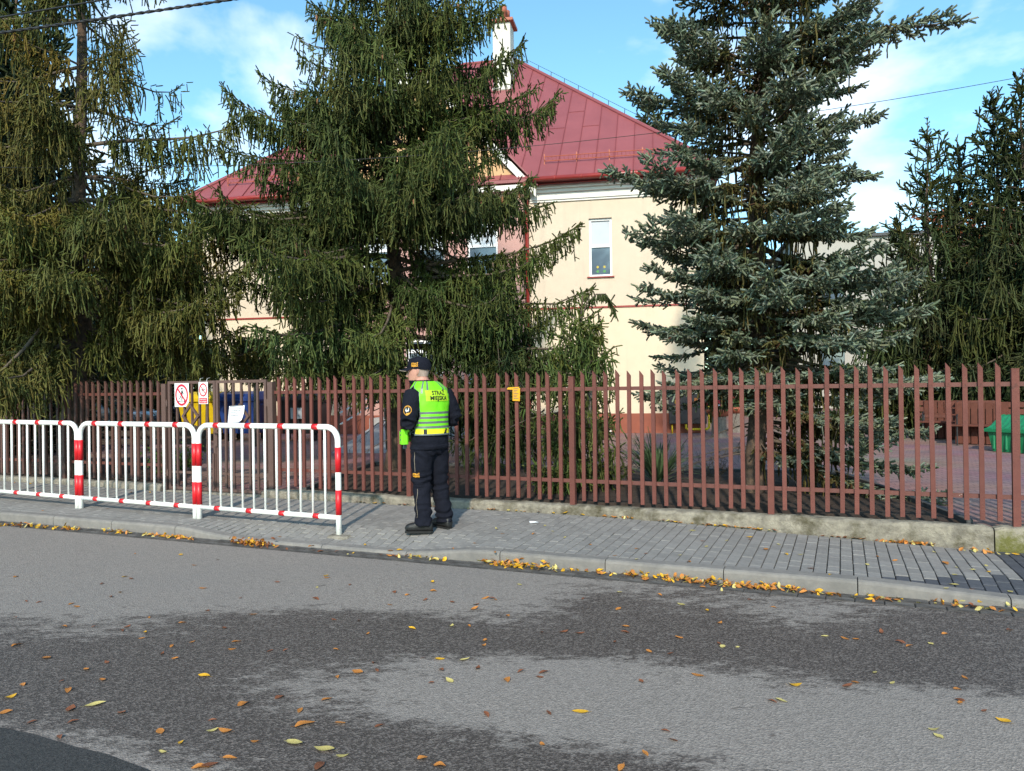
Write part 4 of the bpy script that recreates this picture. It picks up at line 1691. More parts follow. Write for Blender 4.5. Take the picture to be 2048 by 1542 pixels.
def spruce(seed, name, label, loc, H, tr, Rf, z0=0.8, style='norway', dens=1.0, lean=(0, 0), zfull=99, group=None, base=(0.05, 0.075, 0.022), azw=None, step=0.27, cones=0, hang=1.0, shoot=1.0, trunk_mat='bark', dead=10, topfade=0.5, stepf=None, extra=()):
    rng = random.Random(seed)
    t = thing(name, label, 'spruce tree', loc, 0, group)
    T = []          # shoots
    limb = MB()

    def trunk_pt(z):
        q = z / H
        return Vector((lean[0] * q + 0.05 * math.sin(z * 1.3 + seed), lean[1] * q + 0.04 * math.sin(z * 0.9 + seed * 2), z))

    mb = MB()
    nz = max(8, int(H / 0.25))
    zs = [-0.1 + (H + 0.1) * i / nz for i in range(nz + 1)]
    mb.tube([trunk_pt(z) for z in zs], [max(0.012, tr * (1 - max(0, z) / H) ** 0.85 * (1 + 0.35 * math.exp(-max(0, z) * 4))) for z in zs], 12)
    tk = mb.build('trunk', M[trunk_mat], t, True)
    me = tk.data
    for v in me.vertices:
        q = v.co * 9
        rad = Vector((v.co.x, v.co.y, 0)) - Vector((trunk_pt(v.co.z).x, trunk_pt(v.co.z).y, 0))
        v.co += rad * (0.22 * noise.noise(Vector((q.x * 1.6, q.y * 1.6, q.z * 0.5))))
    z = z0
    cone_spots = []
    done = set()
    while z < H - 0.25:
        rel = (z - z0) / (H - z0)
        nb = rng.randint(4, 6) if rel < 0.85 else rng.randint(3, 4)
        az0 = rng.random() * 6.283
        todo = [(az0 + k * 6.283 / nb + rng.gauss(0, 0.28), None) for k in range(nb)]
        for (ez, eaz, el_) in extra:
            if z <= ez < z + 0.3 and (ez, eaz) not in done:
                done.add((ez, eaz))
                todo.append((eaz, el_))
        for (az, fixed) in todo:
            Lb = Rf(z, az) * (rng.uniform(0.55, 1.12) if style == 'norway' else rng.uniform(0.6, 1.1))
            if azw is not None:
                Lb *= azw(az, z)
            if fixed:
                Lb = fixed
            if Lb < 0.12:
                continue
            back = math.sin(az) > 0.35          # away from the street
            dn = dens * (0.42 if back else 1.0) * (topfade if z > zfull else 1.0)
            bh = hue(rng, base, 0.18)
            if rng.random() < 0.13 and style == 'norway':
                bh = (bh[0] * 1.28, bh[1] * 1.04, bh[2] * 0.85)      # tired, yellowish limb
            if style == 'norway':
                a0 = math.radians(-14 + 42 * rel + rng.gauss(0, 9))
                am = a0 - math.radians(rng.uniform(4, 16))
                a1 = math.radians(28 + 18 * rel + rng.gauss(0, 13))
            else:
                a0 = math.radians(-8 + 40 * rel + rng.gauss(0, 8))
                am = a0 - math.radians(rng.uniform(4, 12))
                a1 = math.radians(14 + 25 * rel + rng.gauss(0, 9))
            n = 12
            pts = [trunk_pt(z)]
            dirs = []
            aa = az
            for i in range(n):
                q = (i + 0.5) / n
                ang = a0 + (am - a0) * q * 2 if q < 0.5 else am + (a1 - am) * ((q - 0.5) * 2) ** 1.4
                aa += rng.gauss(0, 0.035)
                d = Vector((math.cos(aa) * math.cos(ang), math.sin(aa) * math.cos(ang), math.sin(ang)))
                dirs.append((d, aa, ang))
                pts.append(pts[-1] + d * (Lb / n))
            r0 = 0.008 + 0.011 * Lb
            limb.tube(pts[::2], [r0 * (1 - 0.85 * i / 6) for i in range(7)], 5, cap=False)
            # secondaries
            s = Lb * (0.16 if Lb > 0.8 else 0.05)
            side = 1
            while s < Lb:
                q = s / Lb
                fi = min(n - 1, int(q * n))
                fr = q * n - fi
                p = pts[fi].lerp(pts[fi + 1], fr)
                d, az_, ang = dirs[fi]
                side = -side
                if q < 0.3 and rng.random() < 0.35:
                    s += 0.1 / dn
                    continue
                if style == 'norway':
                    l2 = (0.12 + 0.36 * (1 - q) ** 0.55 * min(Lb, 2.4) * 0.66) * rng.uniform(0.55, 1.15)
                    az2 = az_ + side * math.radians(rng.uniform(38, 78))
                    d2 = Vector((math.cos(az2), math.sin(az2), math.tan(ang * 0.7) - 0.12 + rng.gauss(0, 0.08)))
                    d2.normalize()
                    m_ = max(1, int(l2 / 0.052 * min(1.0, dn + 0.15)))
                    for j in range(m_):
                        g = (j + rng.random()) / m_
                        pt = p + d2 * (l2 * g) + Vector((0, 0, -0.22 * l2 * g * g))
                        h = rng.uniform(0.06, 0.42) * hang * (1 - 0.35 * g) * (0.55 + 0.75 * math.sin(min(1, q) * math.pi) ** 0.7)
                        m2 = max(1, int(h / 0.10 + 0.5))
                        dd = Vector((d2.x * 0.25 + rng.gauss(0, 0.16), d2.y * 0.25 + rng.gauss(0, 0.16), -1.0))
                        for e in range(m2):
                            c = hue(rng, bh, 0.3)
                            l3 = rng.uniform(0.11, 0.165) * shoot
                            T.append((*pt, *dd, l3, rng.uniform(0.0105, 0.0145) * shoot, *c))
                            if rng.random() < 0.6:
                                e2 = Vector((dd.x + rng.gauss(0, 0.6), dd.y + rng.gauss(0, 0.6), -0.5))
                                T.append((*(pt + dd.normalized() * l3 * 0.3), *e2, l3 * 0.75, 0.0115 * shoot, *hue(rng, bh, 0.3)))
                            pt = pt + dd.normalized() * (l3 * 0.8)
                            dd = Vector((dd.x * 0.8 + rng.gauss(0, 0.12), dd.y * 0.8 + rng.gauss(0, 0.12), -1))
                        # short shoot on the upper side
                        if rng.random() < 0.55:
                            up = Vector((d2.x + rng.gauss(0, 0.4), d2.y + rng.gauss(0, 0.4), 0.15 + rng.random() * 0.5))
                            T.append((*(p + d2 * (l2 * g)), *up, rng.uniform(0.08, 0.12) * shoot, 0.013 * shoot, *hue(rng, (bh[0] * 1.12, bh[1] * 1.15, bh[2] * 1.1), 0.25)))
                    T.append((*(p + d2 * l2 * 0.85), d2.x, d2.y, d2.z + rng.uniform(-0.5, 0.4), 0.13 * shoot, 0.013 * shoot, *hue(rng, bh, 0.25)))
                    s += rng.uniform(0.05, 0.088) / dn
                else:
                    l2 = (0.12 + 0.34 * (1 - q) ** 0.55 * min(Lb, 2.0) * 0.75) * rng.uniform(0.6, 1.15)
                    az2 = az_ + side * math.radians(rng.uniform(32, 62))
                    d2 = Vector((math.cos(az2), math.sin(az2), math.tan(ang * 0.8) + rng.gauss(0.02, 0.09)))
                    d2.normalize()
                    px_ = Vector((-d2.y, d2.x, 0)).normalized()
                    m_ = max(2, int(l2 / 0.036 * min(1.0, dn + 0.2)))
                    old = smooth01(0.62, 0.34, q) if False else (1 - smooth01(0.30, 0.58, q + rng.gauss(0, 0.07)))
                    for j in range(m_):
                        g = (j + 0.5) / m_
                        pt = p + d2 * (l2 * g) + Vector((0, 0, -0.12 * l2 * g * g))
                        sd = 1 if j % 2 else -1
                        fresh = (1 - old) * (0.45 + 0.55 * g)
                        c0 = (bh[0] * (1 - fresh) + base[0] * 2.1 * fresh, bh[1] * (1 - fresh) + base[1] * 2.1 * fresh, bh[2] * (1 - fresh) * 0.55 + base[2] * 2.15 * fresh)
                        if old > 0.6:
                            c0 = (base[0] * 1.05, base[1] * 0.82, base[2] * 0.42)
                            if rng.random() < 0.18:
                                c0 = (0.11, 0.058, 0.028)
                        up = rng.uniform(-0.25, 0.55) if old < 0.5 else rng.uniform(-1.2, 0.1)
                        dd = d2 * 0.75 + px_ * (sd * rng.uniform(0.5, 0.95)) + Vector((0, 0, up))
                        T.append((*pt, *dd, rng.uniform(0.065, 0.105) * shoot, rng.uniform(0.0155, 0.0205) * shoot * (1 - 0.3 * old), *hue(rng, c0, 0.22)))
                        if rng.random() < 0.5:
                            dd = d2 * 0.5 + px_ * rng.gauss(0, 0.4) + Vector((0, 0, rng.uniform(-1.0, -0.3)))
                            T.append((*pt, *dd, rng.uniform(0.07, 0.11) * shoot, 0.0155 * shoot, *hue(rng, (c0[0] * 0.95, c0[1] * 0.95, c0[2] * 0.9), 0.22)))
                        if old > 0.4 and rng.random() < 0.16 * hang:
                            pt2 = pt
                            for e in range(rng.randint(1, 4)):
                                dd = Vector((rng.gauss(0, 0.15), rng.gauss(0, 0.15), -1))
                                T.append((*pt2, *dd, 0.13, 0.012, *hue(rng, (base[0] * 1.1, base[1] * 0.8, base[2] * 0.35), 0.3)))
                                pt2 = pt2 + dd.normalized() * 0.1
                    T.append((*(p + d2 * l2 * 0.92), d2.x, d2.y, d2.z + 0.15, 0.10 * shoot, 0.0175 * shoot, *hue(rng, (base[0] * 2.2, base[1] * 2.2, base[2] * 2.15), 0.2)))
                    s += rng.uniform(0.045, 0.08) / dn
            # leading tip with a fan of shoots
            d, az_, ang = dirs[-1]
            for e in range(14):
                pp = pts[-1] - d * (0.035 * e)
                dd = d + Vector((rng.gauss(0, 0.45), rng.gauss(0, 0.45), rng.gauss(0, 0.3)))
                T.append((*pp, *dd, 0.11 * shoot, 0.013 * shoot, *hue(rng, bh if style == 'norway' else (base[0] * 2.2, base[1] * 2.2, base[2] * 2.15), 0.2)))
            if cones and not back and rel > 0.2 and rng.random() < 0.4:
                for e in range(rng.randint(1, 3)):
                    q = rng.uniform(0.7, 1.0)
                    cone_spots.append(pts[int(q * n)] + Vector((rng.gauss(0, 0.04), rng.gauss(0, 0.04), -0.02)))
        z += rng.uniform(0.8, 1.25) * step * (stepf(z) if stepf else 1.0)
    # leader
    for e in range(14):
        q = H - 0.03 * e
        p = trunk_pt(q)
        T.append((*p, rng.gauss(0, 0.6), rng.gauss(0, 0.6), 0.7, 0.12, 0.014, *hue(rng, base, 0.25)))
    # dead lower twigs
    for e in range(dead):
        zz = rng.uniform(0.5, z0 + 1.6)
        az = rng.random() * 6.283
        p = trunk_pt(zz)
        pts = [p]
        d = Vector((math.cos(az), math.sin(az), rng.uniform(-0.5, 0.1)))
        for i in range(5):
            d = (d + Vector((rng.gauss(0, 0.15), rng.gauss(0, 0.15), -0.06))).normalized()
            pts.append(pts[-1] + d * rng.uniform(0.12, 0.28))
            if rng.random() < 0.7:
                q_ = pts[-1] + Vector((rng.gauss(0, 0.15), rng.gauss(0, 0.15), -rng.uniform(0.08, 0.25)))
                limb.tube([pts[-1], q_], [0.004, 0.002], 4, cap=False)
        limb.tube(pts, [0.011, 0.009, 0.007, 0.005, 0.004, 0.002], 4, cap=False)
    limb.build('branches', M['twig'], t, True)['kind'] = 'stuff'
    shoots_mesh('crown', T, M['needles'], t)
    if cone_spots:
        mb = MB()
        for p in cone_spots[:cones]:
            l = rng.uniform(0.10, 0.15)
            prof = [(0, 0.006), (0.15, 0.016), (0.45, 0.019), (0.8, 0.014), (1.0, 0.004)]
            mb.loft([(p.x + rng.gauss(0, 0.004), p.y, p.z - q * l, r_, r_) for q, r_ in prof], 7)
        mb.build('cones', M['cone'], t, True)['kind'] = 'stuff'
    return t, len(T)


NT = 0


def prof_pts(pts):
    def f(z, az):
        if z <= pts[0][0]:
            return pts[0][1]
        for (a, ra), (b, rb) in zip(pts, pts[1:]):
            if a <= z <= b:
                return ra + (rb - ra) * (z - a) / (b - a)
        return pts[-1][1]
    return f


def prof_col(R0, H, z0, top=0.25, bulge=0.35):
    def f(z, az):
        q = (z - z0) / (H - z0)
        return R0 * (1 - smooth01(bulge, 1.05, q) * (1 - top * 0.2)) * (0.82 + 0.18 * smooth01(0, 0.15, q)) + 0.05
    return f


def mid_w(az, z):
    c = math.cos(az)
    w = 1.0
    if z < 2.9 and c < -0.1:
        w *= 0.38 + 0.62 * smooth01(2.2, 2.9, z)
    if z > 5.0:
        w *= 1.0 + 0.34 * max(0, c) + 0.10 * max(0, -c) * (1 - smooth01(6.0, 7.0, z))
    else:
        w *= 1.0 + 0.04 * max(0, c) + 0.18 * max(0, -c)
    return w


def left_w(az, z):
    c = math.cos(az)
    return 0.45 + 0.55 * smooth01(2.3, 2.9, z) if (c > 0.1 and z < 2.9) else 1.0


# big spruce on the left, behind the barriers
pl = G(163, 952, 0.10)
H = 13.0
_, n_ = spruce(11, 'norway_spruce', 'tall spruce with bare lower trunk behind the brown fence and barriers', (pl.x, pl.y, 0.06), H, 0.15, prof_pts([(2.2, 2.9), (3.5, 3.2), (4.6, 2.9), (5.6, 2.3), (7.0, 2.1), (8.2, 2.0), (11, 1.2), (13, 0.15)]), z0=2.25, stepf=lambda z: 1.0 + 1.0 * smooth01(4.2, 6.0, z), extra=((4.75, -0.2, 3.1), (4.25, -0.5, 3.0), (6.6, -0.25, 3.2), (5.6, -0.12, 3.0), (3.4, -0.3, 3.2), (2.95, -0.45, 2.9)), lean=(0.12, 0.0), zfull=8.9, base=(0.150, 0.150, 0.038), step=0.30, dens=0.92, azw=left_w, cones=40, hang=1.35, dead=34)
NT += n_
# middle spruce, in front of the building
pm_ = G(797, 938, 0.10)
H = 12.0
_, n_ = spruce(23, 'norway_spruce', 'broad green spruce in front of the pink middle of the building', (pm_.x, pm_.y, 0.06), H, 0.15, prof_pts([(1.6, 2.9), (2.5, 3.45), (4.0, 3.15), (5.3, 2.45), (7.0, 2.05), (8.3, 1.85), (10, 1.2), (12, 0.12)]), z0=1.75, stepf=lambda z: 1.0 + 0.35 * smooth01(4.8, 6.8, z), extra=((4.7, 3.35, 3.1), (4.35, 2.95, 3.2), (5.4, 3.6, 2.7), (6.9, 3.3, 2.2), (5.9, 3.4, 2.3), (5.0, 3.0, 2.6), (6.2, -0.2, 2.6), (7.0, -0.3, 2.5), (4.9, -0.3, 2.6), (3.6, -0.35, 3.3)), lean=(-0.15, 0.0), zfull=9.2, base=(0.112, 0.142, 0.040), step=0.21, dens=1.06, azw=mid_w, cones=60, hang=1.15, dead=14)
NT += n_
# blue spruce on the right
pb = G(1507, 985, 0.10)
H = 11.5


def blue_r(z, az):
    q = z / 11.5
    return (1.46 - 0.06 * smooth01(3.0, 5.0, z)) * (1 - smooth01(0.50, 1.05, q) * 0.96) + 0.1


def blue_w(az, z):
    r = math.cos(az)
    w = 1.0 + 0.28 * max(0, r) * (1 - smooth01(2.4, 3.4, z)) - 0.1 * max(0, -r) * (1 - smooth01(2, 3, z))
    if z < 1.45:
        w *= 0.02 + 1.0 * max(smooth01(0.05, 0.8, r), 0.7 * smooth01(1.28, 1.42, z) * smooth01(0.3, 0.9, -math.sin(az)))      # skirts to the ground on one side only
    return w


_, n_ = spruce(37, 'blue_spruce', 'blue green spruce standing behind the red fence', (pb.x, pb.y, 0.06), H, 0.125, blue_r, z0=0.55, style='blue', lean=(0.42, 0.05), zfull=7.4, base=(0.130, 0.152, 0.110), step=0.14, dens=1.15, stepf=lambda z: 0.72 + 0.5 * smooth01(3.2, 5.0, z), extra=((5.6, 0.1, 2.7), (3.95, 3.2, 1.95), (4.1, 3.6, 1.75), (1.95, 3.3, 1.65), (5.2, 3.2, 1.75)), azw=blue_w, hang=1.0, dead=16)
NT += n_
# broken young spruce by the fence, weeping to the ground
pk_ = G(1160, 985, 0.10)


def weep_r(z, az):
    return 0.56 * (1 - 0.5 * smooth01(0.6, 2.6, z)) + 0.08


t_, n_ = spruce(41, 'young_spruce', 'short weeping spruce with a broken stub, behind the red fence beside the officer', (pk_.x, pk_.y, 0.06), 2.62, 0.06, weep_r, z0=0.35, lean=(0.05, 0), base=(0.125, 0.165, 0.045), step=0.14, dens=1.0, hang=1.1, shoot=0.85, dead=4)
NT += n_
mb = MB()
mb.tube([(0.10, -0.12, 0.9), (0.13, -0.13, 1.35), (0.125, -0.13, 1.62), (0.10, -0.13, 1.74)], [0.05, 0.042, 0.038, 0.008], 8)
mb.build('broken_stub', M['bark_grey'], t_, True)
mb = MB()
pts = [(0.05, 0, 2.3), (0.12, -0.02, 2.5), (0.24, -0.05, 2.62), (0.36, -0.07, 2.62), (0.44, -0.08, 2.5), (0.48, -0.08, 2.36)]
mb.tube(pts, [0.012, 0.011, 0.01, 0.008, 0.006, 0.003], 5)
mb.build('arching_branch', M['twig'], t_, True)
T = []
rr_ = random.Random(5)
for i in range(70):
    q = 0.25 + 0.75 * rr_.random()
    fi = min(4, int(q * 5))
    p = Vector(pts[fi]).lerp(Vector(pts[fi + 1]), q * 5 - fi)
    T.append((*p, rr_.gauss(0, 0.4), rr_.gauss(0, 0.4), -1 + rr_.gauss(0, 0.5), rr_.uniform(0.08, 0.14), 0.012, *hue(rr_, (0.062, 0.085, 0.022), 0.25)))
shoots_mesh('arching_needles', T, M['needles'], t_)
# second slim spruce between the middle one and the stub
ps = G(972, 958, 0.10)


def slim_r(z, az):
    return 1.05 * (1 - smooth01(0.8, 3.4, z) * 0.8) * (0.6 + 0.4 * smooth01(0.5, 1.3, z)) + 0.06


_, n_ = spruce(43, 'slim_spruce', 'dark low spruce just behind the fence to the right of the officer', (ps.x + 0.15, ps.y + 0.5, 0.06), 3.4, 0.09, slim_r, z0=0.75, base=(0.045, 0.07, 0.02), step=0.2, dens=0.85, hang=1.2, dead=6)
NT += n_

# background spruces on the right
bk = [(1853, 236, 22.0, 1.9), (1913, 276, 23.5, 1.6), (1988, 178, 21.5, 2.1), (2046, 138, 20.5, 2.3), (2120, 90, 21.0, 2.5), (1800, 420, 25.5, 1.5)]
labs = ['spruce with orange cones in its thin top, nearest the blue spruce in the row', 'lower thin topped spruce between two taller ones in the far row', 'tall thin topped spruce near the edge of the far row', 'dense spruce cut by the picture edge, in the far row', 'last spruce of the far row, mostly outside the picture', 'short dark spruce half hidden by the blue spruce']
for k, (x, y, Yd, R0) in enumerate(bk):
    tp = P(x, y, Yd)
    H = tp.z - 0.06
    _, n_ = spruce(60 + k, 'far_spruce', labs[k], (tp.x, tp.y, 0.06), H, 0.13, (lambda R0, H: (lambda z, az: R0 * 1.55 * (1 - (z / H)) ** 1.35 + 0.36))(R0, H), z0=0.4, dens=0.47, zfull=H * 0.5, topfade=0.6, base=(0.068, 0.088, 0.03), step=0.30, hang=1.6, shoot=1.9, dead=4, cones=10 if k in (0, 2) else 0, group='spruces of the far row')
    NT += n_
# one behind the roof
tp = P(1294, 178, 39.8)
_, n_ = spruce(71, 'far_spruce', 'spruce top showing above the roof edge beside the blue spruce', (tp.x, tp.y, 0.06), tp.z - 0.06, 0.2, lambda z, az, H=tp.z: 3.6 * (1 - z / H) ** 0.8 + 0.2, z0=5.5, dens=0.3, base=(0.06, 0.075, 0.025), step=0.42, hang=0.7, shoot=3.0, dead=0)
NT += n_
# dark spruces behind on the left
for k, (x, y, Yd, R0, lab) in enumerate([(28, -120, 19.5, 2.6, 'bluish spruce behind the tall trunk at the picture edge'), (-140, -60, 16.5, 2.6, 'dark spruce at the picture edge beyond the brown fence'), (255, 330, 30.0, 2.6, 'far dark spruce seen between the trunk and the building corner')]):
    tp = P(x, y, Yd)
    H = tp.z - 0.06
    _, n_ = spruce(80 + k, 'far_spruce', lab, (tp.x, tp.y, 0.06), H, 0.16, (lambda R0, H: (lambda z, az: R0 * (1 - (z / H)) ** 0.6 + 0.2))(R0, H), z0=0.9, dens=0.33, base=(0.045, 0.066, 0.03) if k == 0 else (0.05, 0.06, 0.02), step=0.32, hang=1.4, shoot=2.8, zfull=11, dead=10)
    NT += n_


# ---- broadleaf trees
def leaf_cloud(name, spots, mat, parent, size, rng, cols):
    """spots: centres; small diamond leaves"""
    n = len(spots)
    vs = np.zeros((n, 4, 3))
    col = np.ones((n, 4, 4))
    for i, p in enumerate(spots):
        d = Vector((rng.gauss(0, 1), rng.gauss(0, 1), rng.gauss(-0.3, 0.7))).normalized()
        o_ = d.orthogonal().normalized()
        s = size * rng.uniform(0.6, 1.3)
        vs[i] = [p, p + d * s * 0.5 + o_ * s * 0.32, p + d * s, p + d * s * 0.5 - o_ * s * 0.32]
        c = hue(rng, rng.choice(cols), 0.25)
        col[i, :, :3] = c
    me = bpy.data.meshes.new(name)
    me.from_pydata(vs.reshape(-1, 3).tolist(), [], [(4 * i, 4 * i + 1, 4 * i + 2, 4 * i + 3) for i in range(n)])
    at = me.attributes.new('Col', 'FLOAT_COLOR', 'POINT')
    at.data.foreach_set('color', col.reshape(-1))
    me.materials.append(mat)
    return link(name, me, parent)


def broadleaf(seed, name, label, cat, loc, H, tr, spread, leaves, size, cols, depth=5, leafmin=3, mat='bark_grey', first=0.3):
    rng = random.Random(seed)
    t = thing(name, label, cat, loc)
    mb = MB()
    tips = []

    def grow(p, d, l, r, lev):
        pts = [p]
        n = 4
        for i in range(n):
            d = (d + Vector((rng.gauss(0, 0.12), rng.gauss(0, 0.12), 0.05))).normalized()
            pts.append(pts[-1] + d * l / n)
            if lev >= leafmin:
                tips.append(pts[-1])
        mb.tube(pts, [r * (1 - 0.45 * i / n) for i in range(n + 1)], 6 if lev < 2 else 4, cap=False)
        if lev >= depth:
            return
        for k in range(rng.randint(2, 3) if lev else 4):
            a = rng.random() * 6.283
            sp = rng.uniform(0.35, 0.8) * spread
            o1 = d.orthogonal().normalized()
            o2 = d.cross(o1)
            dd = (d + (o1 * math.cos(a) + o2 * math.sin(a)) * sp).normalized()
            grow(pts[-1 - (k % 2)], dd, l * rng.uniform(0.6, 0.82), r * 0.55, lev + 1)
    grow(Vector((0, 0, -0.1)), Vector((0, 0, 1)), H * first, tr, 0)
    mb.build('trunk', M[mat], t, True)
    if leaves:
        sp = []
        for i in range(leaves):
            p = rng.choice(tips)
            sp.append(p + Vector((rng.gauss(0, 0.25), rng.gauss(0, 0.25), rng.gauss(0, 0.2))))
        leaf_cloud('crown', sp, M['leafy'], t, size, rng, cols)
    return t


pp = P(1835, 470, 33)
broadleaf(5, 'autumn_tree', 'orange leaved autumn tree showing above the pale house', 'tree', (pp.x + 0.6, 33, 0.06), 10.8, 0.2, 0.9, 2600, 0.34, [(0.24, 0.06, 0.02), (0.20, 0.07, 0.025), (0.28, 0.09, 0.03)])
pp = P(345, 480, 31)
broadleaf(9, 'bare_tree', 'leafless tree seen through the gap beside the building corner', 'tree', (pp.x - 0.4, 31, 0.06), 11.5, 0.22, 1.0, 0, 0.1, [], depth=6)


def ball_tree(seed, label, px, py, Yd, r, h0):
    rng = random.Random(seed)
    c = P(px, py, Yd)
    t = thing('globe_tree', label, 'shrub', (c.x, c.y, 0.06), 0, 'clipped globe trees by the wall')
    mb = MB()
    mb.tube([(0, 0, -0.05), (0.02, 0, c.z * 0.5), (0, 0, c.z)], [0.05, 0.042, 0.03], 7)
    for k in range(14):
        d = Vector((rng.gauss(0, 1), rng.gauss(0, 1), rng.gauss(0, 1))).normalized() * r * 0.8
        mb.tube([(0, 0, c.z - r * 0.5), Vector((0, 0, c.z)) + d], [0.02, 0.005], 4, cap=False)
    mb.build('trunk', M['bark_grey'], t, True)
    sp = []
    for k in range(2600):
        d = Vector((rng.gauss(0, 1), rng.gauss(0, 1), rng.gauss(0, 1))).normalized()
        q = r * rng.uniform(0.55, 1.0) * (1 + 0.10 * noise.noise(d * 3 + Vector((seed, 0, 0))))
        sp.append(Vector((0, 0, c.z - 0.06)) + d * q)
    leaf_cloud('crown', sp, M['leafy'], t, 0.085, rng, [(0.03, 0.055, 0.02), (0.04, 0.07, 0.025), (0.025, 0.045, 0.018)])


# far wood closing the gaps between and beside the houses
rngw = random.Random(31)
TW = []
for (x, Yd, H, Rw) in [(-34, 44, 11, 4), (-29, 46, 12.5, 4), (-25, 43, 10.5, 4), (-21.5, 47, 12, 4), (-18, 45, 11, 4), (-16, 41, 9.5, 3.5), (-27, 38, 8, 3.5), (-22, 37, 8, 3.5), (-18.5, 36, 7.5, 3.2), (9.5, 39, 9, 3), (12, 42, 10, 3.4), (11, 35, 7, 2.4), (31, 40, 12, 4), (27, 37, 10, 4), (36, 42, 12, 4), (24, 33, 8, 3), (30, 33, 9, 3)]:
    for i in range(1500):
        z = H * rngw.random() ** 1.25
        r = Rw * (1 - z / H) ** 0.8 * rngw.uniform(0.55, 1.05)
        a = rngw.random() * 6.283
        TW.append((x + r * math.cos(a), Yd + r * math.sin(a), z, math.cos(a) * 0.6, math.sin(a) * 0.6, rngw.uniform(-1, 0.3), rngw.uniform(0.4, 0.75), rngw.uniform(0.06, 0.1), *hue(rngw, (0.05, 0.066, 0.024), 0.35)))
o = shoots_mesh('far_wood', TW, M['needles'], None)
tag(o, 'dark mass of far trees between and beside the houses', 'trees', kind='stuff')
ball_tree(1, 'round clipped tree behind the gate leaf with the paper notice', 508, 722, 19.5, 0.62, 1)
ball_tree(2, 'round clipped tree behind the gate leaf with the signs', 412, 726, 20.5, 0.60, 1)
print('shoots', NT)
# ------------------------------------------------------------------ things in the yard
def bin_mat(name, c):
    return pmat(name, c, tuple(x * 0.85 for x in c), 4, 0.45, 0.1, 40, spec=0.4)


M['bin_yellow'] = bin_mat('bin_yellow', (0.62, 0.43, 0.008))
M['bin_blue'] = bin_mat('bin_blue', (0.016, 0.05, 0.22))
M['bin_black'] = bin_mat('bin_black', (0.018, 0.019, 0.021))
M['rubber'] = pmat('rubber', (0.02, 0.02, 0.02), (0.03, 0.03, 0.03), 9, 0.8)


def waste_bin(px, Yd, label, mat, label_on=False, w=1.3):
    c = P(px, 850, Yd)
    t = thing('waste_container', label, 'waste bin', (c.x, c.y, ZC), FRZ, 'wheeled waste containers by the wall')
    h = 1.12
    mb = MB()
    d0, d1 = 0.72, 0.98
    w0, w1 = w * 0.84, w
    rings = [(0.2, w0, d0), (0.55, w0 * 1.06, d0 * 1.1), (h, w1, d1)]
    vs = []
    for z, a, b in rings:
        vs += [(-a / 2, -b / 2, z), (a / 2, -b / 2, z), (a / 2, b / 2, z), (-a / 2, b / 2, z)]
    fs = [(3, 2, 1, 0)]
    for k in range(2):
        for i in range(4):
            j = (i + 1) % 4
            fs.append((k * 4 + i, k * 4 + j, k * 4 + 4 + j, k * 4 + 4 + i))
    mb.add(vs, fs)
    for x in (-0.3, 0, 0.3):
        mb.box((x * w, -d0 / 2 - 0.09, 0.62), (0.05, 0.04, 0.8))
    bevel(mb.build('body', mat, t), 0.02, 2)
    mb = MB()
    mb.box((0, 0, h + 0.03), (w1 + 0.1, d1 + 0.1, 0.09))
    prof = [(-d1 / 2 - 0.05, 0), (-d1 / 2 + 0.02, 0.12), (-d1 / 4, 0.19), (d1 / 4, 0.20), (d1 / 2, 0.12), (d1 / 2 + 0.05, 0)]
    vs = [(sx * (w1 / 2 + 0.03 - 0.06 * z / 0.2), y, h + 0.075 + z) for sx in (-1, 1) for y, z in prof]
    n = len(prof)
    fs = [tuple(range(n)), tuple(range(2 * n - 1, n - 1, -1))] + [(i, n + i, n + i + 1, i + 1) for i in range(n - 1)]
    mb.add(vs, fs)
    bevel(mb.build('lid', mat, t), 0.02, 2)
    for sx in (-1, 1):
        for sy in (-1, 1):
            mb = MB()
            mb.tube([(sx * w0 * 0.38 - 0.025, sy * d0 * 0.36, 0.1), (sx * w0 * 0.38 + 0.025, sy * d0 * 0.36, 0.1)], 0.1, 14)
            mb.box((sx * w0 * 0.38, sy * d0 * 0.36, 0.19), (0.08, 0.12, 0.05))
            mb.build('wheel', M['rubber'], t)
    for sx in (-1, 1):
        mb = MB()
        mb.tube([(sx * w1 / 2, 0, h - 0.08), (sx * (w1 / 2 + 0.07), 0, h - 0.08)], 0.03, 10)
        mb.tube([(sx * w1 / 2, -0.3, h - 0.1), (sx * (w1 / 2 + 0.06), -0.3, h - 0.1), (sx * (w1 / 2 + 0.06), 0.3, h - 0.1), (sx * w1 / 2, 0.3, h - 0.1)], 0.015, 6)
        mb.build('handle', mat, t)
    if label_on:
        mb = MB()
        mb.add([(-0.2, -d1 / 2 - 0.012, 0.62), (0.18, -d1 / 2 - 0.012, 0.62), (0.18, -d1 / 2 - 0.035, 0.92), (-0.2, -d1 / 2 - 0.035, 0.92)], [(0, 1, 2, 3)])
        mb.build('sticker', M['blind'], t)
    return t


waste_bin(412, 22.2, 'yellow wheeled waste container behind the gate signs', M['bin_yellow'], w=1.15)
waste_bin(492, 22.0, 'blue wheeled waste container behind the paper notice', M['bin_blue'], w=1.2)
waste_bin(612, 21.6, 'black wheeled waste container with a pale sticker behind the red fence', M['bin_black'], True, w=1.25)

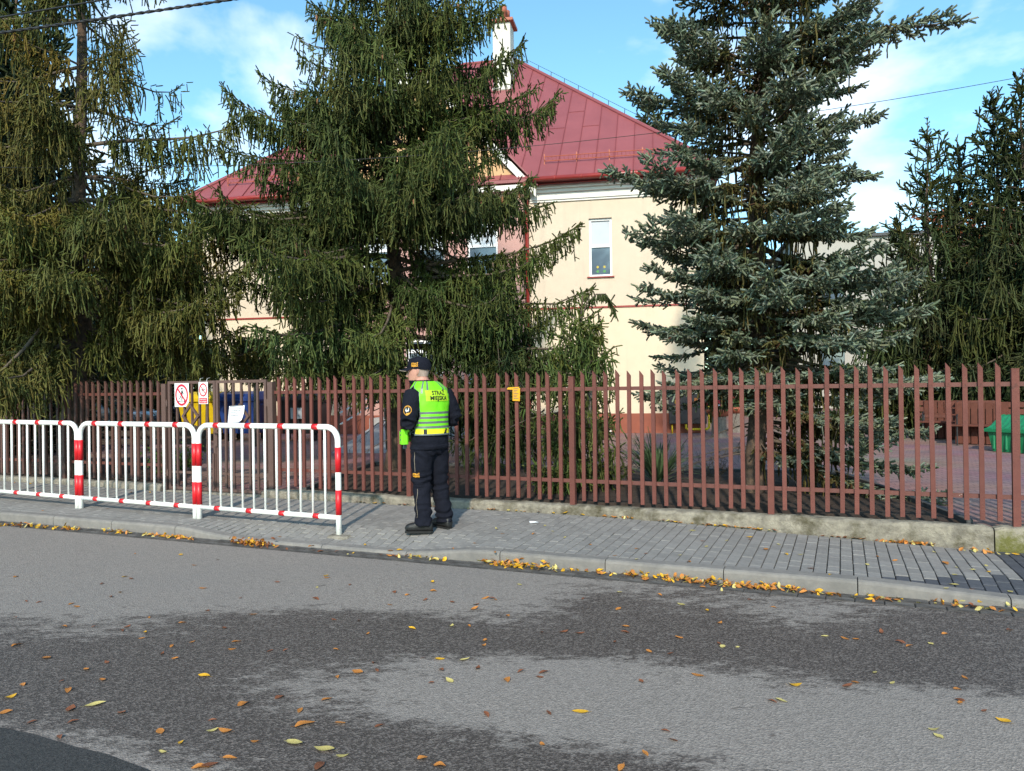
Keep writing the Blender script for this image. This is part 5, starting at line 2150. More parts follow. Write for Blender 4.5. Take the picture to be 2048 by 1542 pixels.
# cars parked beyond the brown fence
M['car_dark'] = pmat('car_paint_dark', (0.025, 0.033, 0.036), (0.028, 0.036, 0.04), 3, 0.25, spec=0.5, coat=0.8)
M['car_blue'] = pmat('car_paint_blue', (0.03, 0.05, 0.09), (0.032, 0.053, 0.095), 3, 0.25, spec=0.5, coat=0.8)
M['car_glass'] = glass_mat('car_glass', (0.03, 0.04, 0.05))
M['lamp'] = pmat('headlamp', (0.6, 0.63, 0.66), (0.5, 0.52, 0.55), 20, 0.1, spec=0.9)
M['lamp_red'] = pmat('tail_lamp', (0.4, 0.02, 0.02), (0.3, 0.01, 0.01), 20, 0.15, spec=0.8)


def car(loc, rz, label, paint):
    t = thing('parked_car', label, 'car', loc, rz)
    # side profile (x forward), lower body then cabin
    prof = [(-2.1, 0.35), (-2.16, 0.62), (-2.1, 0.92), (-1.5, 0.98), (1.0, 0.95), (1.85, 0.82), (2.1, 0.66), (2.14, 0.42), (2.05, 0.28), (-2.0, 0.26)]
    mb = MB()
    secs = []
    for yk, sc in ((-0.86, 0.94), (-0.80, 0.99), (0, 1.0), (0.80, 0.99), (0.86, 0.94)):
        secs.append([(x * (1.0 if abs(yk) < 0.85 else 0.985), yk, 0.6 + (z - 0.6) * sc) for x, z in prof])
    n = len(prof)
    vs = [p for s in secs for p in s]
    fs = [tuple(range(n)), tuple(range(4 * n + n - 1, 4 * n - 1, -1))]
    for k in range(4):
        for i in range(n):
            j = (i + 1) % n
            fs.append((k * n + i, (k + 1) * n + i, (k + 1) * n + j, k * n + j))
    mb.add(vs, fs)
    mb.build('body', paint, t, True)
    cab = [(-1.75, 0.95), (-1.35, 1.36), (-0.5, 1.46), (0.25, 1.42), (1.05, 0.94)]
    mb = MB()
    secs = [[(x * 0.97, -0.62 if z > 1.2 else -0.79, z) for x, z in cab], [(x, 0, z + (0.02 if z > 1.2 else 0)) for x, z in cab], [(x * 0.97, 0.62 if z > 1.2 else 0.79, z) for x, z in cab]]
    n = len(cab)
    vs = [p for s in secs for p in s]
    fs = [tuple(range(n)), tuple(range(3 * n - 1, 2 * n - 1, -1))]
    for k in range(2):
        for i in range(n - 1):
            fs.append((k * n + i, (k + 1) * n + i, (k + 1) * n + i + 1, k * n + i + 1))
    mb.add(vs, fs)
    mb.build('cabin', paint, t, True)
    for sy in (-1, 1):
        for poly in ([(-1.4, 1.0), (-1.2, 1.32), (-0.45, 1.39), (-0.4, 1.0)], [(-0.32, 1.0), (-0.37, 1.39), (0.2, 1.36), (0.78, 1.0)]):
            mb = MB()
            mb.add([(x, sy * (0.805 - 0.17 * (z - 0.95) / 0.45), z) for x, z in poly], [(0, 1, 2, 3) if sy > 0 else (3, 2, 1, 0)])
            mb.build('side_window', M['car_glass'], t)
        for x in (-1.3, 1.32):
            mb = MB()
            mb.tube([(x, sy * 0.66, 0.32), (x, sy * 0.87, 0.32)], 0.32, 20)
            w_ = mb.build('wheel', M['rubber'], t)
            mb = MB()
            mb.tube([(x, sy * 0.80, 0.32), (x, sy * 0.885, 0.32)], 0.2, 16)
            mb.build('rim', M['steel'], w_)
        mb = MB()
        mb.bbox((2.02, sy * 0.62, 0.68), (0.2, 0.36, 0.16), 0.04)
        mb.build('headlight', M['lamp'], t)
        mb = MB()
        mb.bbox((-2.08, sy * 0.66, 0.78), (0.12, 0.28, 0.18), 0.03)
        mb.build('tail_light', M['lamp_red'], t)
        mb = MB()
        mb.bbox((0.72, sy * 0.93, 1.0), (0.12, 0.18, 0.13), 0.03)
        mb.build('mirror', paint, t)
    for x0, x1, z0, z1 in ((0.3, 0.98, 1.4, 0.99), (-1.4, -1.7, 1.34, 0.99)):
        mb = MB()
        mb.add([(x0 + (0.03 if x0 > 0 else -0.03), -0.56, z0 - 0.02), (x0 + (0.03 if x0 > 0 else -0.03), 0.56, z0 - 0.02), (x1 + (0.04 if x0 > 0 else -0.04), 0.7, z1), (x1 + (0.04 if x0 > 0 else -0.04), -0.7, z1)], [(0, 1, 2, 3) if x0 < 0 else (3, 2, 1, 0)])
        mb.build('windscreen', M['car_glass'], t)
    return t


c = P(300, 850, 25.5)
car((c.x - 2.15, 25.6, ZC), -0.05, 'dark car parked sideways behind the brown fence', M['car_dark'])
c = P(322, 850, 29.5)
car((c.x + 1.9, 29.9, ZC), math.pi - 0.25, 'blue car parked further back beyond the gate', M['car_blue'])

# low timber rails along the parking place
M['old_wood'] = pmat('old_wood', (0.075, 0.055, 0.045), (0.045, 0.035, 0.03), 6, 0.85, 0.5, 40)
M['red_wood'] = pmat('red_wood', (0.115, 0.032, 0.018), (0.085, 0.025, 0.014), 6, 0.75, 0.3, 40)
for k, (yd, xa, xb) in enumerate(((18.2, 150, 420), (20.6, 150, 400))):
    a, b = P(xa - 90, 880, yd + 0.9), P(xb, 880, yd)
    t = thing('timber_rail', ['low dark timber rail nearest the brown fence', 'low dark timber rail in front of the parked car'][k], 'railing', ((a.x + b.x) / 2, (a.y + b.y) / 2, ZC), math.atan2(b.y - a.y, b.x - a.x))
    L = (b - a).length
    for z in (0.22, 0.42):
        mb = MB()
        mb.bbox((0, 0, z), (L, 0.06, 0.13), 0.012)
        mb.build('plank', M['old_wood'], t)
    for x in np.linspace(-L / 2 + 0.2, L / 2 - 0.2, 4):
        mb = MB()
        mb.bbox((float(x), 0.06, 0.25), (0.09, 0.06, 0.5), 0.01)
        mb.build('post', M['old_wood'], t)

# iron railings far left
t = thing('iron_railing', 'thin black iron railing far behind the brown fence', 'railing', (-16.5, 23.5, ZC), -0.12)
for z in (0.25, 1.0):
    mb = MB()
    mb.tube([(-4, 0, z), (4, 0, z)], 0.02, 6)
    mb.build('rail', M['black_metal'], t)
me_ = MB()
me_.tube([(0, 0, 0), (0, 0, 1.15)], 0.011, 6)
me2 = bpy.data.meshes.new('bar')
me2.from_pydata(me_.v, [], me_.f)
me2.materials.append(M['black_metal'])
for k in range(60):
    q = link('bar', me2, t)
    q.location = (-3.95 + k * 7.9 / 59, 0, 0)

# wheelchair ramp and handrail
M['ramp'] = pmat('ramp_concrete', (0.36, 0.36, 0.36), (0.30, 0.30, 0.30), 4, 0.8, 0.2, 60)
ra = G(716, 906, ZC)
t = thing('ramp', 'pale access ramp with white handrails leading to the entrance', 'ramp', (ra.x, ra.y, ZC), FRZ)
end = FPt(-6.9, 1.7, 0) - Vector((ra.x, ra.y, 0))
ex_, ey_ = Vector((end.x, end.y)).dot(FD), Vector((end.x, end.y)).dot(FI)
mb = MB()
w = 0.62
hz = 0.55
vs = [(-w, 0, 0.004), (w, 0, 0.004), (ex_ + w, ey_, hz), (ex_ - w, ey_, hz), (-w, 0, -0.1), (w, 0, -0.1), (ex_ + w, ey_, -0.1), (ex_ - w, ey_, -0.1)]
mb.add(vs, [(0, 1, 2, 3), (0, 4, 5, 1), (1, 5, 6, 2), (2, 6, 7, 3), (3, 7, 4, 0)])
mb.build('deck', M['ramp'], t)
mb = MB()
mb.box((ex_ + 0.2, ey_ + 0.85, hz / 2 - 0.05), (2.6, 1.7, hz + 0.1))
mb.build('landing', M['ramp'], t)
for sx in (-1, 1):
    for hh in (0.62, 0.88):
        mb = MB()
        mb.tube([(sx * (w - 0.04), 0.4, hh), (ex_ + sx * (w - 0.04), ey_, hz + hh)], 0.022, 8)
        mb.build('handrail', M['white_paint'], t, True)
    for q in (0.08, 0.36, 0.66, 0.97):
        mb = MB()
        x, y, z = ex_ * q + sx * (w - 0.04), ey_ * q, hz * q
        mb.box((x, y, z + 0.42), (0.05, 0.05, 0.9))
        mb.build('post', M['black_metal'], t)

# gas cabinet on the wall
M['cab'] = pmat('cabinet_brown', (0.058, 0.045, 0.045), (0.05, 0.04, 0.04), 5, 0.5)
M['pipe_y'] = pmat('gas_pipe_yellow', (0.66, 0.44, 0.01), (0.6, 0.4, 0.01), 5, 0.45)
M['stick_or'] = pmat('orange_sticker', (0.65, 0.2, 0.05), (0.6, 0.18, 0.05), 5, 0.6)
s0, s1 = s_of(1338, 820, 0.2), s_of(1413, 820, 0.2)
z0, z1 = z_of(1375, 848, 0.3), z_of(1375, 788, 0.3)
cc = FPt((s0 + s1) / 2, 0.17, 0)
t = thing('gas_cabinet', 'dark brown gas cabinet with yellow pipes on the cream wall', 'cabinet', (cc.x, cc.y, 0), FRZ)
w = s1 - s0
mb = MB()
mb.box((0, 0, (z0 + z1) / 2), (w, 0.28, z1 - z0))
bevel(mb.build('case', M['cab'], t), 0.012)
for sx in (-1, 1):
    mb = MB()
    mb.box((sx * w / 4, -0.148, (z0 + z1) / 2), (w / 2 - 0.03, 0.015, z1 - z0 - 0.06))
    d_ = mb.build('door', M['cab'], t)
    mb = MB()
    for q in range(3):
        mb.box((sx * w / 4, -0.158, z0 + 0.1 + q * 0.03), (w / 2 - 0.12, 0.008, 0.01))
    mb.build('vent_slat', M['cab'], d_)
for (x, z, mt, ww_, hh) in ((-w * 0.30, z1 - 0.19, 'tag_yellow', 0.09, 0.16), (-w * 0.30, z1 - 0.40, 'sign_white', 0.1, 0.16), (w * 0.22, z1 - 0.18, 'stick_or', 0.1, 0.13)):
    mb = MB()
    mb.box((x, -0.159, z), (ww_, 0.004, hh))
    mb.build('sticker', M[mt], t)
mb = MB()
mb.tube([(-w * 0.42, -0.05, z0), (-w * 0.42, -0.05, ZC)], 0.022, 8)
mb.tube([(-w * 0.05, -0.08, z0), (-w * 0.05, -0.08, z0 - 0.12), (0.0, -0.08, z0 - 0.16), (w * 0.5, -0.08, z0 - 0.15), (w * 0.56, -0.08, z0 - 0.1), (w * 0.57, -0.08, z0 + 0.45), (w * 0.55, -0.02, z0 + 0.48)], 0.035, 8)
mb.build('gas_pipe', M['pipe_y'], t, True)

mb = MB()
q = FPt(s_of(1212, 858, 0.25), 0.22, ZC)
mb.bbox((0, 0, 0.07), (0.32, 0.22, 0.14), 0.02, M=Matrix.Translation((q.x, q.y, ZC + 0.07)) @ Matrix.Rotation(FRZ, 4, 'Z'))
tag(mb.build('drain_cover', M['trim_white']), 'small white box at the foot of the cream wall', 'box')

# flower bowl on a stump beside the cabinet
M['flower_red'] = pmat('petal_red', (0.55, 0.02, 0.03), (0.45, 0.015, 0.03), 20, 0.6)
M['flower_pink'] = pmat('petal_pink', (0.62, 0.10, 0.17), (0.55, 0.08, 0.14), 20, 0.6)
M['flower_white'] = pmat('petal_white', (0.7, 0.68, 0.66), (0.65, 0.62, 0.6), 20, 0.6)


def flower_bowl(px, py, Yd, label, r, cols):
    c = P(px, py, Yd)
    t = thing('flower_planter', label, 'flower pot', (c.x, c.y, ZC), 0.3)
    mb = MB()
    mb.loft([(0, 0, 0, 0.24, 0.24), (0, 0, 0.1, 0.2, 0.2), (0, 0, 0.55, 0.19, 0.19)], 9)
    mb.build('stump', M['bark_grey'], t)
    mb = MB()
    mb.loft([(0, 0, 0.55, r * 0.6, r * 0.6), (0, 0, 0.68, r * 0.95, r * 0.95), (0, 0, 0.74, r, r), (0, 0, 0.72, r * 0.9, r * 0.9)], 16)
    mb.build('bowl', M['clay'], t, True)
    rng = random.Random(int(px))
    sp = [Vector((rng.gauss(0, r * 0.55), rng.gauss(0, r * 0.55), 0.72 + abs(rng.gauss(0, 0.22)))) for _ in range(420)]
    leaf_cloud('foliage', sp, M['leafy'], t, 0.09, rng, [(0.03, 0.07, 0.02), (0.05, 0.09, 0.025)])
    for nm, k in cols:
        mb = MB()
        for i in range(k):
            p = Vector((rng.gauss(0, r * 0.55), rng.gauss(0, r * 0.5) - 0.06, 0.82 + abs(rng.gauss(0, 0.22))))
            for e in range(5):
                d = Vector((rng.gauss(0, 1), rng.gauss(0, 1), rng.gauss(0, 1))).normalized()
                o_ = d.orthogonal() * 0.025
                q = d * 0.035
                mb.add([p, p + q * 0.6 + o_, p + q * 1.3, p + q * 0.6 - o_], [(0, 1, 2, 3)])
        mb.build('blossoms', M[nm], t)['kind'] = 'stuff'


flower_bowl(1438, 850, 20.6, 'bowl of red and pink flowers on a stump beside the gas cabinet', 0.36, (('flower_red', 22), ('flower_pink', 16), ('flower_white', 10)))
flower_bowl(1474, 852, 22.4, 'bowl with orange red flowers half hidden by the blue spruce trunk', 0.3, (('flower_red', 14),))

# yucca and small shrubs in the bed
M['yucca'] = pmat('yucca_leaf', (0.055, 0.095, 0.045), (0.085, 0.13, 0.055), 3, 0.45)
yp = G(1315, 968, 0.12)
t = thing('yucca', 'spiky green yucca behind the red fence in the garden bed', 'plant', (yp.x, yp.y, 0.10))
rng = random.Random(77)
blades = []
for v_ in range(4):
    mb = MB()
    vs, fs = [], []
    n = 6
    L = 0.66
    for i in range(n + 1):
        q = i / n
        w = 0.023 * (1 - q ** 3) * (0.55 + 0.45 * min(1, q * 4)) + 0.0008
        bend = (0.02, 0.10, 0.2, 0.32)[v_] * q ** 2.2
        vs += [(bend, -w, L * q - bend * 0.35), (bend + 0.006, 0, L * q - bend * 0.35), (bend, w, L * q - bend * 0.35)]
    for i in range(n):
        for k in range(2):
            a = i * 3 + k
            fs.append((a, a + 1, a + 4, a + 3))
    me = bpy.data.meshes.new('leaf')
    me.from_pydata(vs, [], fs)
    me.materials.append(M['yucca'])
    blades.append(me)
for k in range(120):
    q = link('leaf', blades[rng.randrange(4)], t)
    az = rng.random() * 6.283
    tl = math.radians(rng.uniform(2, 72) * (0.6 + 0.4 * rng.random()))
    q.rotation_euler = (0, tl, az)
    q.location = (0.03 * math.cos(az), 0.03 * math.sin(az), 0.02 + 0.1 * rng.random())
    s_ = rng.uniform(0.7, 1.12)
    q.scale = (s_, s_, s_)


def twig_shrub(seed, label, p, h, n, leaves, cols, size=0.04, spread=0.5):
    rng = random.Random(seed)
    t = thing('shrub', label, 'shrub', p)
    mb = MB()
    tips = []
    for k in range(n):
        d = Vector((rng.gauss(0, spread), rng.gauss(0, spread), 1)).normalized()
        pts = [Vector((rng.gauss(0, 0.05), rng.gauss(0, 0.05), -0.03))]
        for i in range(5):
            d = (d + Vector((rng.gauss(0, 0.2), rng.gauss(0, 0.2), 0.02))).normalized()
            pts.append(pts[-1] + d * h / 5 * rng.uniform(0.7, 1.1))
            tips.append(pts[-1])
            if rng.random() < 0.8:
                e = pts[-1] + Vector((rng.gauss(0, 0.12), rng.gauss(0, 0.12), rng.uniform(0, 0.15)))
                mb.tube([pts[-1], e], [0.004, 0.002], 4, cap=False)
                tips.append(e)
        mb.tube(pts, [0.009, 0.008, 0.007, 0.005, 0.004, 0.002], 4, cap=False)
    mb.build('stems', M['twig'], t)
    if leaves:
        sp = [rng.choice(tips) + Vector((rng.gauss(0, 0.05), rng.gauss(0, 0.05), rng.gauss(0, 0.04))) for _ in range(leaves)]
        leaf_cloud('foliage', sp, M['leafy'], t, size, rng, cols)
    return t


gl = [(0.09, 0.16, 0.03), (0.07, 0.12, 0.03)]
q = G(325, 948, 0.1)
twig_shrub(3, 'small bright green bush between the brown fence and the gate', (q.x, q.y, 0.09), 0.4, 14, 500, gl, 0.06)
q = G(366, 940, 0.1)
twig_shrub(4, 'small bright green bush behind the gate with the signs', (q.x, q.y, 0.09), 0.38, 14, 420, gl, 0.06)
q = G(1428, 955, 0.1)
twig_shrub(6, 'dry thin stemmed plant between the yucca and the spruce trunk', (q.x, q.y, 0.1), 0.42, 9, 60, [(0.12, 0.09, 0.06)], 0.03)
q = G(934, 925, 0.1)
twig_shrub(7, 'bare dark twigs just to the right of the officer', (q.x, q.y, 0.1), 0.55, 7, 0, [], 0.03, 0.8)
q = G(1245, 948, 0.1)
twig_shrub(8, 'dark twiggy plant beside the weeping spruce', (q.x, q.y, 0.1), 0.45, 10, 120, [(0.04, 0.035, 0.03), (0.05, 0.07, 0.03)], 0.035, 0.7)

# benches with red boards, and the green grit box
def bench(p, rz, label):
    t = thing('bench', label, 'bench', p, rz, 'red plank benches at the yard edge')
    for k in range(3):
        mb = MB()
        mb.bbox((0, -0.18 + k * 0.15, 0.44), (1.7, 0.13, 0.035), 0.006)
        mb.build('seat_slat', M['red_wood'], t)
    for k in range(3):
        mb = MB()
        mb.bbox((0, 0, 0), (1.7, 0.03, 0.12), 0.006, M=Matrix.Translation((0, 0.27 + k * 0.03, 0.58 + k * 0.15)) @ Matrix.Rotation(-0.2, 4, 'X'))
        mb.build('back_slat', M['red_wood'], t)
    for sx in (-0.72, 0.72):
        mb = MB()
        mb.tube([(sx, -0.22, 0), (sx, -0.2, 0.42), (sx, -0.22, 0.62), (sx, 0.1, 0.66), (sx, 0.28, 0.6)], 0.018, 6)
        mb.tube([(sx, 0.24, 0), (sx, 0.22, 0.42), (sx, 0.36, 0.95)], 0.018, 6)
        mb.build('frame', M['black_metal'], t)


def plank_box(p, rz, label):
    t = thing('plank_planter', label, 'planter', p, rz, 'red board planters between the benches')
    for k in range(7):
        mb = MB()
        mb.bbox((-0.42 + k * 0.14, -0.3, 0.48), (0.125, 0.025, 0.92 - 0.02 * (k % 2)), 0.005)
        mb.build('board', M['red_wood'], t)
    for sx in (-0.49, 0.49):
        for k in range(4):
            mb = MB()
            mb.bbox((sx, -0.24 + k * 0.15, 0.48), (0.025, 0.13, 0.92), 0.005)
            mb.build('board', M['red_wood'], t)
    mb = MB()
    mb.box((0, 0, 0.4), (0.94, 0.56, 0.76))
    mb.build('soil_fill', M['soil'], t)


x = lambda px, Yd: P(px, 860, Yd).x
plank_box((x(1896, 18.9), 18.9, ZC), -0.55, 'red board planter next to the blue spruce tips')
bench((x(1925, 18.1), 18.3, ZC), -0.55, 'red plank bench between the two board planters')
plank_box((x(1958, 17.3), 17.2, ZC), -0.55, 'red board planter behind the green grit box')
bench((x(2003, 16.5), 16.7, ZC), -0.55, 'red plank bench just above the green grit box')
M['grit'] = pmat('grit_green', (0.012, 0.20, 0.085), (0.010, 0.17, 0.07), 4, 0.4, spec=0.5)
gp_ = G(2022, 907, ZC)
t = thing('grit_box', 'green plastic grit box with a curved ribbed lid beside the fence end post', 'grit box', (gp_.x + 0.32, gp_.y + 0.25, ZC), math.radians(-66))
mb = MB()
w, d_ = 0.86, 0.62
vs = []
for z, k in ((0, 0.84), (0.40, 1.0)):
    vs += [(-w / 2 * k, -d_ / 2 * k, z), (w / 2 * k, -d_ / 2 * k, z), (w / 2 * k, d_ / 2 * k, z), (-w / 2 * k, d_ / 2 * k, z)]
mb.add(vs, [(3, 2, 1, 0), (0, 1, 5, 4), (1, 2, 6, 5), (2, 3, 7, 6), (3, 0, 4, 7)])
for k in range(6):
    mb.box((-w * 0.36 + k * w * 0.145, -d_ / 2 * 0.95, 0.22), (0.05, 0.03, 0.34))
bevel(mb.build('body', M['grit'], t), 0.012)
mb = MB()
prof = [(-0.37, 0.40), (-0.37, 0.46), (-0.26, 0.475), (-0.12, 0.54), (0.0, 0.645), (0.08, 0.70), (0.2, 0.72), (0.33, 0.62), (0.36, 0.42)]
nr = 18
vs, fs = [], []
for i in range(nr + 1):
    xx = -w / 2 - 0.05 + (w + 0.1) * i / nr
    rib = 0.012 if i % 2 else 0.0
    ed = 0.86 if i in (0, nr) else 1.0
    for (y, z) in prof:
        vs.append((xx, y, 0.40 + (z - 0.40) * ed + (rib if 0.47 < z < 0.73 else 0)))
n = len(prof)
for i in range(nr):
    for j in range(n - 1):
        fs.append((i * n + j, (i + 1) * n + j, (i + 1) * n + j + 1, i * n + j + 1))
fs += [tuple(range(n - 1, -1, -1)), tuple(nr * n + j for j in range(n))]
mb.add(vs, fs)
mb.build('lid', M['grit'], t, False)

# overhead cables
M['cable'] = pmat('cable_black', (0.015, 0.015, 0.017), (0.02, 0.02, 0.02), 5, 0.5)


def cable(label, a, b, sag, r, twist=False, n=40):
    t = thing('overhead_cable', label, 'cable', ((a + b) / 2))
    o = t.location
    pts = []
    for i in range(n + 1):
        q = i / n
        p = a.lerp(b, q) - o
        p.z -= sag * 4 * q * (1 - q)
        pts.append(p)
    mb = MB()
    if twist:
        for k in range(2):
            mb.tube([p + Vector((0, math.cos(i * 1.9 + k * math.pi) * r * 0.8, math.sin(i * 1.9 + k * math.pi) * r * 0.8)) for i, p in enumerate(pts)], r, 6)
    else:
        mb.tube(pts, r, 6)
    mb.build('strand', M['cable'], t, True)


cable('thick twisted overhead cable across the upper corner of sky', P(-260, 99, 9.6), P(760, -48, 8.4), 0.03, 0.012, True, 90)
cable('thinner overhead cable above the thick twisted one', P(-260, 76, 9.9), P(620, -74, 8.7), 0.02, 0.010)
a, b = P(-300, 325, 12.0), P(2500, 59, 11.0)
cable('hair thin overhead wire crossing in front of the roof', a, b, 0.72, 0.0045, False, 80)
# ------------------------------------------------------------------ the officer
M['skin'] = pmat('skin', (0.52, 0.27, 0.20), (0.46, 0.22, 0.165), 14, 0.5, 0.1, 90)
M['navy'] = pmat('uniform_navy', (0.0065, 0.0075, 0.0135), (0.009, 0.010, 0.017), 8, 0.9, 0.5, 30, spec=0.15)
M['neon'] = pmat('neon_vest', (0.19, 0.70, 0.010), (0.165, 0.64, 0.010), 5, 0.6, 0.2, 14)
M['neon_y'] = pmat('neon_yellow', (0.44, 0.72, 0.02), (0.40, 0.66, 0.02), 5, 0.6, 0.1, 14)
M['yellow_tape'] = pmat('yellow_tape', (0.80, 0.72, 0.015), (0.72, 0.65, 0.02), 6, 0.5)
M['reflect'] = pmat('reflective_grey', (0.13, 0.15, 0.155), (0.105, 0.12, 0.125), 10, 0.4, 0.1, 20)
M['piping'] = pmat('pale_piping', (0.34, 0.28, 0.21), (0.28, 0.23, 0.17), 10, 0.8)
M['gold'] = pmat('gold_thread', (0.72, 0.33, 0.02), (0.6, 0.27, 0.02), 30, 0.6)
M['boot'] = pmat('boot_black', (0.012, 0.012, 0.012), (0.02, 0.02, 0.02), 12, 0.45, 0.3, 40)
M['sole'] = pmat('boot_sole', (0.010, 0.010, 0.010), (0.014, 0.014, 0.014), 12, 0.85)
M['hair'] = pmat('grey_hair', (0.36, 0.27, 0.23), (0.30, 0.22, 0.18), 60, 0.8)
M['black_text'] = pmat('black_print', (0.008, 0.010, 0.008), (0.012, 0.014, 0.01), 9, 0.7)
M['badge_green'] = pmat('badge_green', (0.03, 0.06, 0.04), (0.02, 0.05, 0.03), 9, 0.7)

lf, rf = GR(848, 1066, False), GR(890, 1056, False)
fa = math.radians(40)
FW = Vector((-math.sin(fa), math.cos(fa), 0))
RT = Vector((math.cos(fa), math.sin(fa), 0))
pbase = (lf + rf) / 2 + Vector((-0.045, 0.0, 0.0))
zg = zpav(*SN(pbase.x, pbase.y)) + 0.003


def loc_(p):
    q = p - pbase
    return q.dot(RT), q.dot(FW)


lfx, lfy = loc_(lf)
rfx, rfy = loc_(rf)
pers = thing('person', 'person in dark navy uniform, cap and bright green vest standing with back turned', 'person', (pbase.x, pbase.y, zg), fa)
V3 = Vector

HC = V3((-0.06, 0.085, 1.664))
HS = 1.11
HF = V3((-0.66, 0.75, 0)).normalized()
HR = V3((HF.y, -HF.x, 0))


def hp(r, f, z):
    return HC + HR * (r * HS) + HF * (f * HS) + V3((0, 0, z * (HS - 0.04)))


B = MB()
# trunk with jacket
torso = [(0, -0.005, 0.80, 0.165, 0.125), (0, -0.015, 0.88, 0.192, 0.150), (0, -0.012, 0.95, 0.203, 0.160), (0, 0.0, 1.03, 0.190, 0.160), (0, 0.008, 1.12, 0.185, 0.162), (0, 0.006, 1.22, 0.190, 0.157),
         (0, 0.0, 1.32, 0.205, 0.147), (0, -0.004, 1.42, 0.205, 0.135), (0, -0.002, 1.485, 0.18, 0.115), (-0.01, 0.008, 1.525, 0.125, 0.094), (-0.02, 0.022, 1.55, 0.08, 0.08)]
B.loft(torso, 28, power=2.3)
# collar and neck
B.loft([(-0.02, 0.015, 1.49, 0.095, 0.095), (-0.03, 0.03, 1.55, 0.083, 0.086), (-0.037, 0.036, 1.580, 0.077, 0.080)], 20)
B.tube([V3((-0.025, 0.025, 1.5)), V3((-0.04, 0.045, 1.58)), V3((-0.05, 0.06, 1.64))], [0.058, 0.058, 0.06], 16)
# legs in loose trousers
kl = V3((lfx * 0.80, lfy * 0.3 + 0.035, 0.50))
kr = V3((rfx * 0.80, rfy * 0.5 + 0.04, 0.50))
for (hx, kn, ax, ay) in ((-0.095, kl, lfx, lfy), (0.095, kr, rfx, rfy)):
    h = V3((hx, -0.01, 0.88))
    a = V3((ax, ay, 0.11))
    pts = [h, h.lerp(kn, 0.3), h.lerp(kn, 0.65), kn, kn.lerp(a, 0.3), kn.lerp(a, 0.6), kn.lerp(a, 0.85), a + V3((0, 0, -0.035))]
    rad = [0.116, 0.115, 0.106, 0.096, 0.090, 0.087, 0.086, 0.088]
    B.tube(pts, rad, 18)
# arms: elbows out, hands brought together in front
sl, el, wl = V3((-0.20, -0.005, 1.44)), V3((-0.30, -0.075, 1.15)), V3((-0.115, 0.235, 1.125))
sr, er, wr_ = V3((0.20, -0.005, 1.44)), V3((0.315, -0.03, 1.165)), V3((0.12, 0.245, 1.14))
for (s_, e_, w_) in ((sl, el, wl), (sr, er, wr_)):
    B.tube([s_ + (s_ - e_).normalized() * 0.02, s_.lerp(e_, 0.3), s_.lerp(e_, 0.7), e_], [0.086, 0.096, 0.090, 0.084], 18)
    B.tube([e_ + (e_ - w_).normalized() * 0.02, e_.lerp(w_, 0.25), e_.lerp(w_, 0.6), w_], [0.078, 0.080, 0.066, 0.05], 18)
# hands: palm, four fingers, thumb
hand_c = []
for (w_, e_, sx) in ((wl, el, 1), (wr_, er, -1)):
    d = (w_ - e_).normalized()
    palm = w_ + d * 0.055
    hand_c.append(palm)
    B.tube([w_, w_ + d * 0.03, w_ + d * 0.085], [(0.028, 0.013), (0.040, 0.02), (0.041, 0.018)], 14)
    up = V3((0, 0, 1))
    sd = d.cross(up).normalized()
    for k in range(4):
        off = up * (0.03 - 0.02 * k)
        ln = (0.074, 0.082, 0.076, 0.06)[k]
        p0 = w_ + d * 0.075 + off
        p1 = p0 + d * ln * 0.45
        p2 = p1 + (d * 0.6 + sd * (-0.75 * sx)).normalized() * ln * 0.35
        p3 = p2 + (d * 0.1 - sd * sx).normalized() * ln * 0.28
        B.tube([p0, p1, p2, p3], [0.0105, 0.010, 0.0095, 0.008], 8)
    t0 = w_ + d * 0.03 + up * 0.03
    B.tube([t0, t0 + up * 0.025 + d * 0.02, t0 + up * 0.04 + d * 0.05 - sd * sx * 0.012], [0.013, 0.0115, 0.0095], 8)
# head
head = []
for (z, f, r0, f0) in ((-0.125, 0.045, 0.028, 0.035), (-0.105, 0.035, 0.046, 0.060), (-0.07, 0.018, 0.062, 0.082), (-0.03, 0.006, 0.072, 0.096), (0.01, 0.0, 0.077, 0.101), (0.05, -0.004, 0.077, 0.100), (0.085, -0.006, 0.066, 0.086), (0.11, -0.008, 0.042, 0.055), (0.12, -0.008, 0.015, 0.02)):
    ring = []
    for k in range(24):
        a = 2 * math.pi * k / 24
        ring.append(hp(r0 * math.cos(a), f + f0 * math.sin(a), z))
    head.append(ring)
vs = [p for r_ in head for p in r_]
fs = []
for i in range(len(head) - 1):
    for k in range(24):
        j = (k + 1) % 24
        fs.append((i * 24 + k, i * 24 + j, (i + 1) * 24 + j, (i + 1) * 24 + k))
fs += [tuple(range(23, -1, -1)), tuple((len(head) - 1) * 24 + k for k in range(24))]
B.add(vs, fs)
# nose, brow, lips, chin, ears
B.tube([hp(0, 0.088, 0.012), hp(0, 0.106, -0.012), hp(0, 0.121, -0.036), hp(0, 0.098, -0.046)], [0.009, 0.012, 0.016, 0.011], 10)
B.tube([hp(-0.045, 0.085, 0.022), hp(0, 0.1, 0.013), hp(0.045, 0.085, 0.022)], 0.010, 8)
B.tube([hp(-0.022, 0.085, -0.066), hp(0, 0.096, -0.066), hp(0.022, 0.085, -0.066)], 0.0085, 8)
B.tube([hp(-0.022, 0.083, -0.080), hp(0, 0.093, -0.081), hp(0.022, 0.083, -0.080)], 0.009, 8)
for sx in (-1, 1):
    B.tube([hp(sx * 0.073, -0.006, 0.03), hp(sx * 0.089, -0.018, 0.013), hp(sx * 0.089, -0.018, -0.005), hp(sx * 0.078, -0.006, -0.03)], [(0.008, 0.012), (0.010, 0.015), (0.009, 0.013), (0.007, 0.009)], 10)

